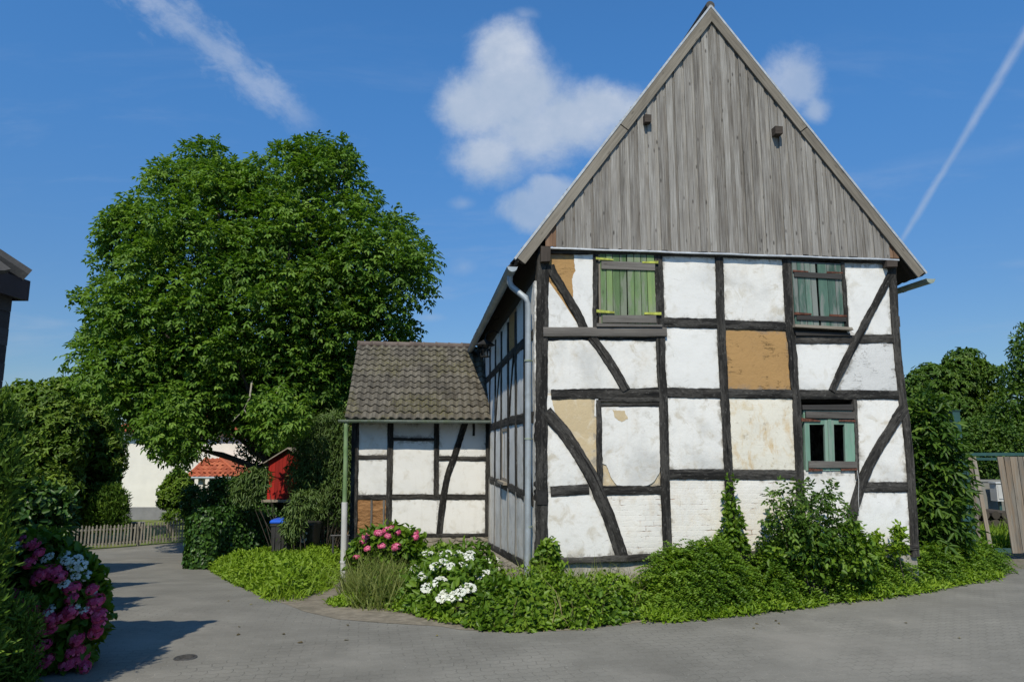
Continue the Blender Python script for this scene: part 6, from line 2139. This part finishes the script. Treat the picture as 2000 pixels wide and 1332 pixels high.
M['bin_black'] = simple_mat('bin_plastic', (0.022, 0.022, 0.023), 0.45, 0.45, 0, 0.2, 4, dirt=(0.06, 0.058, 0.055), dirt_amt=.4)
M['bin_grey'] = simple_mat('bin_plastic_grey', (0.045, 0.044, 0.046), 0.45, 0.45, 0, 0.2, 4, dirt=(0.09, 0.085, 0.08), dirt_amt=.4)
M['bin_blue'] = simple_mat('blue_lid_plastic', (0.02, 0.10, 0.55), 0.35, 0.5, 0, 0.15, 4)
M['sticker'] = simple_mat('pale_print', (0.50, 0.54, 0.56), 0.6, 0.3)


def wheelie(u, v_top, Y, lidmat, body, label, mark=False, rz=0.1):
    p = at_y(u, v_top, Y)
    g = float(gz(p.x, Y))
    o = empty('wheelie_bin', (p.x, Y, g), rz, label, 'bin')
    H = p.z - g
    def ring(w, dd, z, r=.06):
        pts = []
        for sx_, sy_, a0 in ((1, 1, 0), (-1, 1, 90), (-1, -1, 180), (1, -1, 270)):
            for k in range(4):
                a = rad(a0 + k * 30)
                pts.append((sx_ * (w / 2 - r) + r * math.cos(a), sy_ * (dd / 2 - r) + r * math.sin(a), z))
        return pts
    def loft(mb, rings, cap=True):
        n = len(rings[0]); vs = [q for r in rings for q in r]; fs = []
        for i in range(len(rings) - 1):
            for j in range(n):
                fs.append((i * n + j, i * n + (j + 1) % n, (i + 1) * n + (j + 1) % n, (i + 1) * n + j))
        fs.append(tuple(range(n))[::-1]); fs.append(tuple((len(rings) - 1) * n + j for j in range(n)))
        mb.add(vs, fs)
    mb = MB()
    loft(mb, [ring(.42, .50, .06), ring(.44, .52, .10), ring(.55, .66, H - .17), ring(.58, .70, H - .16), ring(.58, .70, H - .09), ring(.57, .69, H - .085)])
    for xx in (-.16, 0, .16):
        mb.box((xx - .012, -.34, .3), (xx + .012, -.20, H - .2))
    mb.build('body', M[body], o, smooth=True)
    mb = MB()
    loft(mb, [ring(.60, .74, H - .083), ring(.60, .74, H - .05), ring(.56, .68, H - .015), ring(.40, .5, H)])
    mb.build('lid', M[lidmat], o, smooth=True)
    mb = MB(); mb.tube([(-.24, .39, H - .11), (.24, .39, H - .11)], .016, 8); mb.build('handle', M[body], o, smooth=True)
    for sx_ in (-.25, .25):
        mb = MB(); mb.tube([(sx_ - .025, .24, .10), (sx_ + .025, .24, .10)], .10, 16); mb.build('wheel', M['bin_black'], o, smooth=True)
    if mark:
        mb = MB()
        y = -.352
        def fl(pts): mb.prism([(x_, y + (-.03 if False else 0), z_) for x_, z_ in pts], (0, .004, 0))
        fl([(-.025, H - .28), (.025, H - .28), (.025, H - .42), (-.025, H - .42)])
        fl([(-.09, H - .38), (-.02, H - .45), (0, H - .50), (-.02, H - .53), (-.10, H - .44)])
        fl([(.09, H - .38), (.10, H - .44), (.02, H - .53), (0, H - .50), (.02, H - .45)])
        fl([(-.12, H - .24), (-.06, H - .24), (-.09, H - .30)])
        fl([(.05, H - .24), (.12, H - .25), (.09, H - .31)])
        mb.build('printed_mark', M['sticker'], o)
    return o


wheelie(555, 1012, 18.9, 'bin_blue', 'bin_grey', 'dark wheelie bin with a blue lid at the end of the ivy wall')
wheelie(602, 1018, 19.3, 'bin_black', 'bin_black', 'black wheelie bin with a pale printed mark beside the blue lidded bin', True, -0.05)


M['picket'] = wood_mat('weathered_pickets', [(0.0, (0.16, 0.145, 0.115)), (0.5, (0.36, 0.33, 0.27)), (1.0, (0.52, 0.48, 0.41))], 1.0, 0.2)
M['picket_brown'] = wood_mat('brown_pickets', [(0.0, (0.06, 0.045, 0.025)), (0.5, (0.17, 0.125, 0.07)), (1.0, (0.28, 0.22, 0.14))], 1.0, 0.2)


def picket_fence(A, B2, h, step, w, mat, label, post_every=16, name='picket_fence'):
    A = Vector(A); B2 = Vector(B2)
    o = empty(name, A, 0, label, 'fence')
    d = B2 - A; d.z = 0; L = d.length; d.normalize(); nr = Vector((d.y, -d.x, 0))
    n = int(L / step)
    mb = MB(); mr = MB()
    def gp_(t):
        q = A + d * t
        return Vector((q.x, q.y, float(gz(q.x, q.y))))
    for i in range(n + 1):
        q = gp_(i * step) + nr * .03
        hh = h * random.uniform(.965, 1.02); ww = w / 2; lean = d * random.uniform(-.018, .018)
        t = .016
        c = [q - d * ww, q + d * ww]
        poly = [c[0] + Vector((0, 0, .08)), c[1] + Vector((0, 0, .08)), c[1] + lean + Vector((0, 0, hh - .04)), q + lean + Vector((0, 0, hh)), c[0] + lean + Vector((0, 0, hh - .04))]
        mb.prism(poly, nr * t, random.random())
    for z in (h * .22, h * .80):
        k = max(2, int(L / 1.5))
        for i in range(k):
            a = gp_(L * i / k) + Vector((0, 0, z)); b = gp_(L * (i + 1) / k) + Vector((0, 0, z))
            mr.bar(a, b, .035, .06, (0, 0, 1), random.random())
    mb.mi = [0] * len(mb.f)
    shiftmb(mb, A).build('pickets', M[mat], o)
    shiftmb(mr, A).build('rails', M[mat], o)
    k = max(1, int(n / post_every))
    for i in range(k + 1):
        q = gp_(L * i / k) - nr * .05
        mp = MB(); mp.bar(q - Vector((0, 0, .1)), q + Vector((0, 0, h * 1.04)), .085, .085, (0, 1, 0), random.random())
        shiftmb(mp, A).build('fence_post', M[mat], o)
    return o


fa = on_ground(126, 1077); fb = on_ground(396, 1056)
print('fence', fa, fb)
picket_fence(fa, fb, 0.048 * fa.y * 0.73, 0.118, 0.048, 'picket', 'grey weathered picket fence in front of the white house lawn')
pa = foot(612, 20.6); pb = foot(700, 20.2)
picket_fence(pa, pb, 1.15, 0.155, 0.07, 'picket_brown', 'short brown picket fence in shade beside the annex and bins', 6)

# bench-like metal tube behind the pale downpipe
gq = foot(655, 17.6)
mb = MB()
q0 = at_y(646, 1046, 17.6); q1 = at_y(688, 1045, 17.6)
mb.tube([q0, q1], .022, 8)
for q in (q0.lerp(q1, .12), q0.lerp(q1, .8)):
    mb.tube([q, Vector((q.x, q.y, float(gz(q.x, q.y)) - .05))], .025, 8)
o = shiftmb(mb, gq).build('low_rail', M['bin_grey'], smooth=True); o.location = gq
tag(o, 'low grey tubular rail behind the pale downpipe', 'rail')

M['red_boards'] = wood_mat('red_painted_boards', [(0.0, (0.16, 0.010, 0.007)), (0.5, (0.36, 0.018, 0.012)), (1.0, (0.50, 0.035, 0.022))], 0.5, 0.1, 0.6, 0.4, 0.2)
Yp = 20.6
pl0 = foot(556, Yp)
ph = empty('playhouse', pl0, 0, 'small red wooden playhouse on stilts half hidden by foliage', 'playhouse')
xa = at_y(521, 975, Yp).x; xb = at_y(598, 975, Yp).x; zf = at_y(521, 975, Yp).z; ze = at_y(521, 900, Yp).z; zr = at_y(560, 878, Yp).z
mb = MB(); k = 11
for i in range(k):
    x0 = xa + (xb - xa) * i / k; x1 = xa + (xb - xa) * (i + 1) / k - .006
    tz = lambda x: ze + (zr - ze) * (1 - abs((x - (xa + xb) / 2) / ((xb - xa) / 2)))
    mb.hexa([(x0, Yp, zf), (x1, Yp, zf), (x1, Yp + .02, zf), (x0, Yp + .02, zf), (x0, Yp, tz(x0)), (x1, Yp, tz(x1)), (x1, Yp + .02, tz(x1)), (x0, Yp + .02, tz(x0))], random.random())
mb.box((xa, Yp + .021, zf), (xa + .02, Yp + 1.1, ze)); mb.box((xb - .03, Yp + .021, zf), (xb - .01, Yp + 1.1, ze)); mb.box((xa + .021, Yp + 1.08, zf), (xb - .031, Yp + 1.1, ze))
shiftmb(mb, pl0).build('walls', M['red_boards'], ph)
mb = MB()
xm = (xa + xb) / 2
for sx_ in (-1, 1):
    e = Vector((xm + sx_ * ((xb - xa) / 2 + .12), 0, ze - .08)); r = Vector((xm, 0, zr + .03))
    nrm_ = Vector((0, 0, .03))
    mb.prism([(e.x, Yp - .12, e.z), (r.x, Yp - .12, r.z), (r.x, Yp - .12, r.z + .035), (e.x, Yp - .12, e.z + .035)], (0, 1.4, 0), random.random())
shiftmb(mb, pl0).build('roof', M['pale_board'], ph)
mb = MB(); mb.box((xa - .1, Yp - .15, zf - .07), (xb + .05, Yp + 1.2, zf - .004)); shiftmb(mb, pl0).build('platform', M['pale_board'], ph)
for x_, y_ in ((xa, Yp), (xb - .1, Yp), (xa, Yp + 1.05), (xb - .1, Yp + 1.05)):
    mb = MB(); mb.box((x_, y_, float(gz(x_, y_)) - .1), (x_ + .09, y_ + .09, zf - .075)); shiftmb(mb, pl0).build('stilt', M['pale_board'], ph)

bush('willow_shrub', 'tall fine leaved shrub with hanging leaves between playhouse and annex', 'shrub',
     [(590, 1010), (578, 960), (562, 925), (572, 890), (596, 830), (630, 810), (665, 800), (700, 810), (705, 900), (700, 1000), (660, 1020)], 19.9, 'willow_leaf', 170, 0.22, 0.42, 300, 0.17, 0.03, 0.45, 'willow', tmean=.5, stems=24, foot_u=640)
bush('willow_shrub', 'fine leaved spray overhanging the blue lidded bin', 'shrub',
     [(552, 1045), (562, 1000), (572, 975), (595, 955), (618, 965), (616, 995), (594, 1012), (576, 1050)], 18.3, 'willow_leaf', 50, 0.14, 0.26, 380, 0.16, 0.03, 0.5, 'willow', tmean=.62, stems=6, foot_u=600)
bush('willow_shrub', 'fine leaved spray hanging left of the red playhouse', 'shrub',
     [(452, 958), (470, 930), (500, 915), (515, 915), (526, 935), (516, 958), (495, 975), (475, 985)], 18.9, 'willow_leaf', 60, 0.14, 0.26, 340, 0.17, 0.03, 0.5, 'willow', tmean=.56, stems=6, foot_u=560)
bush('garden_shrub', 'dark dense shrub filling the shade around the playhouse stilts', 'shrub',
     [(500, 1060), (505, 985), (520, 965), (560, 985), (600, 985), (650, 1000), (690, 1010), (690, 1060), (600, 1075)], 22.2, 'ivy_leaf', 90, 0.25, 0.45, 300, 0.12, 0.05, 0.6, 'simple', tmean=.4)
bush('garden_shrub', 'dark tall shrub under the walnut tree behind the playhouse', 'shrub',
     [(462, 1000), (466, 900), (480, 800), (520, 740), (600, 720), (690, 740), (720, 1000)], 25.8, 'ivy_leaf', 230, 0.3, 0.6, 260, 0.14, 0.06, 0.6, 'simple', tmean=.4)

# ================================================================== white house behind
YN = 37.0
M['render_white'] = simple_mat('cream_render', (0.70, 0.675, 0.62), 0.9, 0.15, 0, 0.05, 1.5, 0.15)
M['render_grey'] = simple_mat('grey_plinth', (0.20, 0.20, 0.205), 0.9, 0.15, 0, 0.1, 2)
nl = at_y(232, 1010, YN); nr_ = at_y(705, 1010, YN)
nloc = Vector((nl.x, YN, float(gz(nl.x, YN))))
nh = empty('neighbour_house', nloc, 0, 'white rendered house with red tiled roof behind the picket fence', 'house')
zb = nloc.z; zpl2 = at_y(240, 990, YN).z; zev = at_y(240, 842, YN).z; zrd = at_y(240, 728, YN + 5).z
mb = MB(); mb.box((nl.x, YN, zpl2), (nr_.x, YN + 10, zev)); shiftmb(mb, nloc).build('wall', M['render_white'], nh)
mb = MB(); mb.box((nl.x - .02, YN - .03, zb - .3), (nr_.x + .02, YN + 10.02, zpl2 - .002)); shiftmb(mb, nloc).build('plinth', M['render_grey'], nh)
mb = MB()
e0 = Vector((nl.x - .5, YN - .5, zev - .05)); e1 = Vector((nr_.x + .5, YN - .5, zev - .05))
r0_ = Vector((nl.x + 3.2, YN + 5, zrd)); r1_ = Vector((nr_.x - 3.2, YN + 5, zrd))
b0 = Vector((e0.x, YN + 10.5, e0.z)); b1 = Vector((e1.x, YN + 10.5, e0.z))
mb.add([e0, e1, r1_, r0_, b0, b1], [(0, 1, 2, 3), (4, 0, 3), (1, 5, 2), (5, 4, 3, 2), (0, 4, 5, 1)], None, .4)
sl_ = (r0_ - e0); slv = Vector((0, 5.5, zrd - e0.z)); SLn = slv.length
nv = int(SLn / .34); nu_ = int((e1.x - e0.x) / .30)
rgk = random.Random(8)
for j in range(nv):
    f0 = j / nv
    xa_ = e0.x + (r0_.x - e0.x) * f0 + .1; xb_ = e1.x + (r1_.x - e1.x) * f0 - .1
    u0 = int((xa_ - e0.x) / .30) + 1; u1 = int((xb_ - e0.x) / .30)
    if u1 > u0:
        pantiles(mb, e0 + Vector((u0 * .30, 5.5 * f0, (zrd - e0.z) * f0 + .05)), (1, 0, 0), slv, Vector((0, -slv.z, slv.y)), u1 - u0, 1, .30, .34, j, .028)
shiftmb(mb, nloc).build('roof', M['tile_red'], nh)
# porch
Yq = 34.0
pc = [at_y(366, 932, Yq), at_y(458, 934, Yq)]
pz = pc[0].z; pr0 = at_y(404, 896, Yq + 1.4); pr1 = at_y(430, 897, Yq + 1.4)
mb = MB()
A_ = Vector((pc[0].x, Yq, pz)); B_ = Vector((pc[1].x + .3, Yq, pz)); C_ = Vector((pc[1].x + .3, YN - .02, pz)); D_ = Vector((pc[0].x, YN - .02, pz))
mb.add([A_, B_, pr1, pr0, D_, C_, Vector((pr0.x, YN - .02, pr0.z)), Vector((pr1.x, YN - .02, pr1.z))], [(0, 1, 2, 3), (4, 0, 3, 6), (1, 5, 7, 2), (3, 2, 7, 6), (0, 4, 5, 1)])
sv = Vector((0, 1.4, pr0.z - pz)); nv = int(sv.length / .3)
for j in range(nv):
    f0 = j / nv
    xa_ = A_.x + (pr0.x - A_.x) * f0 + .05; xb_ = B_.x + (pr1.x - B_.x) * f0 - .05
    k = max(1, int((xb_ - xa_) / .24))
    pantiles(mb, Vector((xa_, Yq + 1.4 * f0, pz + (pr0.z - pz) * f0 + .04)), (1, 0, 0), sv, Vector((0, -sv.z, sv.y)), k, 1, (xb_ - xa_) / k, .3, 60 + j, .03)
for a, b in ((A_, pr0), (B_, pr1)):
    mb.tube([a + Vector((0, 0, .06)), b + Vector((0, 0, .06))], .075, 8, True, .6)
shiftmb(mb, nloc).build('porch_roof', M['tile_red'], nh)
mb = MB(); mb.tube([A_ + Vector((-.05, -.06, -.02)), B_ + Vector((0, -.06, -.02))], .06, 8); shiftmb(mb, nloc).build('porch_gutter', M['zinc'], nh, smooth=True)
mb = MB()
zg = float(gz(A_.x, Yq))
mb.box((A_.x + .25, Yq + 1.9, zg), (B_.x, YN - .03, pz - .02))
shiftmb(mb, nloc).build('porch_recess', M['darkroom'], nh)
for u in (371, 392, 440):
    q = at_y(u, 950, Yq + .2)
    mb = MB(); mb.box((q.x - .12, Yq + .15, zg), (q.x + .12, Yq + .39, pz - .01)); shiftmb(mb, nloc).build('porch_post', M['bin_grey'] if u != 392 else M['render_white'], nh)
wq = [at_y(346, 933, YN), at_y(361, 966, YN)]
mb = MB(); mb.box((wq[0].x - .05, YN - .06, wq[1].z), (wq[1].x, YN - .005, wq[0].z)); wf = shiftmb(mb, nloc).build('window', M['whitepaint'] if 'whitepaint' in M else M['render_white'], nh)
mb = MB(); mb.box((wq[0].x + .07, YN - .075, wq[1].z + .1), (wq[1].x - .12, YN - .062, wq[0].z - .18)); shiftmb(mb, nloc).build('pane', M['darkroom'], wf)
# garden things beyond the fence
gp0 = foot(278, 28.5)
o = empty('stone_planter', gp0, 0, 'round grey stone planter on the lawn behind the picket fence', 'planter')
mb = MB(); mb.lathe([(0, 0), (.22, 0), (.25, .1), (.20, .35), (.27, .55), (.29, .72), (.24, .72), (.2, .6), (0, .58)], (0, 0, 0), 18); mb.build('pot', M['render_grey'], o, smooth=True)
mb = MB(); mb.lathe([(0, .60), (.21, .60)], (0, 0, 0), 18); mb.build('soil_fill', M['soil'], o)
lawn_poly = [tuple(fa[:2]), tuple(fb[:2]), (fb.x + 6, fb.y + 3), (nr_.x, YN - .05), (nl.x - 6, YN - .05), (fa.x - 5, fa.y + 6), (fa.x - 4, fa.y)]
M['lawn'] = simple_mat('mown_lawn', (0.10, 0.135, 0.035), 0.95, 0.1, 0, 0.35, 1.6, 0.6, dirt=(0.16, 0.155, 0.06), dirt_amt=.6)
lw = ground_sheet('lawn', lawn_poly, 0.015, M['lawn']); tag(lw, kind='structure')

# ================================================================== dark house on the left
cx, cy, cz = -4.29, 5.87, 3.52          # far eaves corner of the low front wing
lh = empty('dark_house', (cx - .45, cy - .3, 0), 0, 'dark slate clad house at the left edge, only its eaves corner showing', 'house')
M['slate'] = wood_mat('dark_slate_boards', [(0.0, (0.02, 0.02, 0.022)), (0.5, (0.045, 0.045, 0.048)), (1.0, (0.085, 0.085, 0.088))], 0.8, 0, 0.7, 0.4, 0.4)
M['fascia'] = simple_mat('dark_brown_fascia', (0.025, 0.018, 0.022), 0.5, 0.4, 0, 0.2, 4)
mb = MB()
zz = -0.2; i = 0
while zz < cz - .12:
    mb.box((cx - .30, -6, zz), (cx - .085 + 0.004 * (i % 2), cy - .02 - .002 * (i % 2), zz + .148), random.random())
    zz += .15; i += 1
mb.box((cx - 4.3, -6.02, -.2), (cx - .31, cy - .04, cz - .1))
shiftmb(mb, lh.location).build('wall', M['slate'], lh)


def hip_block(name_w, name_r, xr, yf, ze, wdt, y0, rise, wallpart=True):
    """block with a hipped tiled roof: right eaves x = xr, far eaves y = yf"""
    if wallpart:
        mb = MB(); mb.box((xr - wdt + .3, y0, -.3), (xr - .3, yf - .3, ze - .05))
        shiftmb(mb, lh.location).build(name_w, M['slate'], lh)
    mb = MB()
    h = wdt / 2
    A = Vector((xr, yf, ze)); B = Vector((xr - wdt, yf, ze)); R1 = Vector((xr - h, yf - h, ze + rise)); C = Vector((xr, y0, ze)); D = Vector((xr - wdt, y0, ze)); R0 = Vector((xr - h, min(y0, yf - h), ze + rise))
    dn = Vector((0, 0, -.08))
    mb.add([A, B, R1, C, D, R0, A + dn, B + dn, C + dn, D + dn], [(0, 1, 2), (3, 0, 2, 5), (1, 4, 5, 2), (6, 8, 9, 7), (0, 6, 7, 1), (3, 8, 6, 0), (1, 7, 9, 4), (4, 9, 8, 3, 5)], None, .4, 1)
    # tiles on the two slopes near the corner
    d = Vector((-h, 0, rise)); L = d.length; nrm = Vector((rise, 0, h)).normalized()
    nv = max(1, int(L / .34))
    for j in range(nv):
        f0 = j / nv
        y1 = yf - h * (f0 + 1.0 / nv)
        n_ = max(1, int((y1 - y0) / .3))
        pantiles(mb, Vector((xr - h * f0, y0, ze + rise * f0)) + nrm * .03, (0, 1, 0), d, nrm, n_, 1, (y1 - y0) / n_, L / nv, 70 + j, .028)
    d2 = Vector((0, -h, rise)); nr2 = Vector((0, rise, h)).normalized()
    for j in range(nv):
        f0 = j / nv
        x0_ = xr - h * (f0 + .6 / nv); x1_ = xr - wdt + h * (f0 + .6 / nv)
        n_ = int((x0_ - x1_) / .3)
        if n_ > 0:
            pantiles(mb, Vector((x0_, yf - h * f0, ze + rise * f0)) + nr2 * .03, (-1, 0, 0), d2, nr2, n_, 1, (x0_ - x1_) / n_, L / nv, 90 + j, .028)
    mb.tube([A + Vector((0, 0, .05)), R1 + Vector((0, 0, .05))], .085, 8)
    shiftmb(mb, lh.location).build(name_r, [M['tile_dark'], M['fascia']], lh)


hip_block('wall', 'roof', cx, cy, cz, 4.6, -6.2, 1.9, False)
hip_block('unseen_row_block', 'unseen_row_roof', -6.56, 6.37, 5.5, 5.2, 1.0, 1.6)  # three unseen row-house blocks, added to cast the stepped shadows on the lane
hip_block('unseen_row_block', 'unseen_row_roof', -8.18, 9.26, 5.5, 5.2, 6.45, 1.6)
hip_block('unseen_row_block', 'unseen_row_roof', -10.9, 13.74, 6.0, 5.2, 9.4, 1.6)
mb = MB()
mb.box((cx - .02, -6.2, cz - .16), (cx + .02, cy + .01, cz + .02)); mb.box((cx - 4.6, cy + .012, cz - .16), (cx + .02, cy + .035, cz + .02))
shiftmb(mb, lh.location).build('fascia', M['fascia'], lh)

# ================================================================== right: gate and yard
M['gate_green'] = simple_mat('dark_green_steel', (0.025, 0.075, 0.07), 0.5, 0.45, 0, 0.2, 4, dirt=(0.06, 0.075, 0.06), dirt_amt=.4)
M['gate_board'] = wood_mat('gate_boards', [(0.0, (0.08, 0.07, 0.058)), (0.45, (0.23, 0.205, 0.17)), (0.8, (0.33, 0.30, 0.255)), (1.0, (0.42, 0.39, 0.34))], 1.0, 0.3, 0.85, 0.4, 0.4, (0.26, 0.16, 0.08), 0.28)
GYY = 13.6
def gpt(u, v): return at_y(u, v, GYY)
gl = gpt(1893, 1085)
gate = empty('board_gate', Vector((gl.x, GYY, float(gz(gl.x, GYY)))), 0, 'sliding gate of grey brown boards in a dark green steel frame with one wide gap', 'gate')
zT = gpt(1890, 884).z; zB = gpt(1900, 1079).z; xL = gpt(1884, 900).x; xR = xL + 4.6
mb = MB()
mb.bar((xL, GYY, zT - .03), (xR, GYY, zT - .03), .06, .06); mb.bar((xL, GYY, zB + .04), (xR, GYY, zB + .04), .06, .08)
mb.bar((xL + .03, GYY, zB + .085), (xL + .03, GYY, zT - .065), .06, .06, (0, 1, 0)); mb.bar((xR - .03, GYY, zB + .085), (xR - .03, GYY, zT - .065), .06, .06, (0, 1, 0))
mb.bar((xL + .065, GYY + .0, zT - .12), (xR - .065, GYY, zT - .12), .04, .05)
go = Vector(gate.location)
shiftmb(mb, go).build('frame', M['gate_green'], gate)
us = [1890, 1899, 1905.5]
def gboard(xa, xb, lean=0.0, tone=None):
    mb = MB()
    z0 = zB + random.uniform(-.01, .02); z1 = zT - .075
    y0 = GYY - .055 - random.uniform(0, .004)
    mb.hexa([(xa + lean, y0, z0), (xb + lean, y0, z0), (xb + lean, y0 + .022, z0), (xa + lean, y0 + .022, z0), (xa, y0, z1), (xb, y0, z1), (xb, y0 + .022, z1), (xa, y0 + .022, z1)], random.random() if tone is None else tone)
    return shiftmb(mb, go).build('board', M['gate_board'], gate)
gboard(gpt(1888, 900).x, gpt(1895, 900).x, .02)
gboard(gpt(1895.6, 900).x, gpt(1903, 900).x, .16, .9)
x = gpt(1945, 900).x
first = True
while x < xR - .1:
    w = random.uniform(.10, .15)
    gboard(x, x + w - (.012 if not first else .02), .10 if first else .06)
    x += w; first = False
gp1 = foot(1862, 12.9)
mb = MB()
q = at_y(1862, 803, 13.3)
mb.box((q.x - .07, 13.22, -.2), (q.x + .07, 13.38, q.z)); mb.box((q.x - .085, 13.205, q.z + .001), (q.x + .085, 13.395, q.z + .02))
o = shiftmb(mb, (q.x, 13.3, -.05)).build('gate_post', M['gate_green']); o.location = (q.x, 13.3, -.05)
tag(o, 'tall dark green steel gate post rising out of the elder bush', 'post')
M['yard_wall'] = simple_mat('pale_concrete', (0.20, 0.20, 0.185), 0.9, 0.15, 0, 0.12, 2, 0.3)
qa = at_y(1896, 941, 17.5); qb = at_y(2040, 941, 17.5)
mb = MB(); mb.box((qa.x - .6, 17.5, -.2), (qb.x, 17.7, qa.z)); mb.box((qa.x - .62, 17.48, qa.z + .001), (qb.x, 17.72, qa.z + .05))
o = shiftmb(mb, (qa.x, 17.5, 0)).build('yard_wall', M['yard_wall']); o.location = (qa.x, 17.5, 0)
tag(o, 'pale grey concrete yard wall seen through the gap of the gate', 'wall')
# woodpile
wp = foot(1930, 16.9)
wo = empty('log_pile', wp, 0, 'dark heap of logs against the yard wall behind the gate', 'logs')
rg = random.Random(9)
for i in range(16):
    x = -0.55 + (i % 6) * .22 + rg.uniform(-.03, .03); z = .14 + (i // 6) * .20
    mb = MB(); mb.tube([(x, -.25, z), (x + rg.uniform(-.05, .05), .35, z + rg.uniform(-.03, .03))], [.10, .09], 9, True, rg.random()); mb.build('log', M['bark'], wo)
mb = MB()
qx = at_y(1950, 955, 17.2)
mb.box((-.13, -.12, 0), (.13, .12, .42)); mb.box((-.15, -.14, .421), (.15, .14, .46)); mb.box((-.10, -.135, .06), (.10, -.122, .37))
o = mb.build('meter_box', M['pipe_white']); o.location = (qx.x, 17.2, at_y(1945, 978, 17.2).z)
mb2 = MB(); mb2.box((-.03, -.02, -.9), (.03, .02, -.002)); mb2.build('stand', M['gate_green'], o)
tag(o, 'small white cabinet in front of the yard wall behind the gate', 'cabinet')
mound('yard_grass', 'sunlit tall grass in the yard behind the gate', 'grass', [(8.6, 14.6), (13.5, 14.8), (13.5, 17.2), (9.6, 17.2)], 0.42, 'bright_leaf', 6500, .4, .016, 'stuff', .3, 4.0, 'grass', tmean=.55)

# valve cover in the paving, a few fallen leaves
vg = on_ground(362, 1287)
vc = empty('valve_cover', vg + Vector((0, 0, .013)), 0, 'small round iron valve cover set in the paving', 'cover')
mb = MB(); mb.lathe([(0, .008), (.080, .008), (.088, .004), (.088, -.03)], (0, 0, 0), 28)
for k in range(-2, 3):
    L_ = math.sqrt(max(0, .074 ** 2 - (k * .026) ** 2)); mb.box((-L_, k * .026 - .006, .0085), (L_, k * .026 + .006, .0125))
M['cast_iron'] = simple_mat('worn_cast_iron', (0.055, 0.052, 0.048), 0.6, 0.4, 0, 0.4, 30)
mb.build('lid', M['cast_iron'], vc)
mb = MB(); mb.lathe([(.0895, -.03), (.0895, .007), (.106, .007), (.11, .0), (.11, -.03)], (0, 0, 0), 28); mb.build('ring', M['cast_iron'], vc)
f = Fol(); n = 34
ed = np.array([np.array(on_ground(u, v)) for u, v in zip(RNG.uniform(420, 1900, n), np.interp(RNG.uniform(420, 1900, n), [0, 1], [0, 1]) * 0 + RNG.uniform(1130, 1260, n))])
ed = ed[[inside(np.array([e[0]]), np.array([e[1]]), road_poly)[0] for e in ed]]
m = len(ed)
ed[:, 2] = gz(ed[:, 0], ed[:, 1]) + .018
f.leaves(ed, np.concatenate([RNG.normal(size=(m, 2)), np.zeros((m, 1))], 1), np.array([0, 0, 1.0]) + RNG.normal(scale=.2, size=(m, 3)), RNG.uniform(.03, .07, m), RNG.uniform(.02, .035, m), RNG.random(m), .3, .0)
M['litter'] = leaf_mat('dry_leaves', (0.07, 0.05, 0.02), (0.14, 0.11, 0.04), (0.22, 0.19, 0.07), .2)
o = f.build('leaf_litter', M['litter'])
tag(o, 'scattered dry leaves lying on the paving near the planting', 'leaves', None, 'stuff')
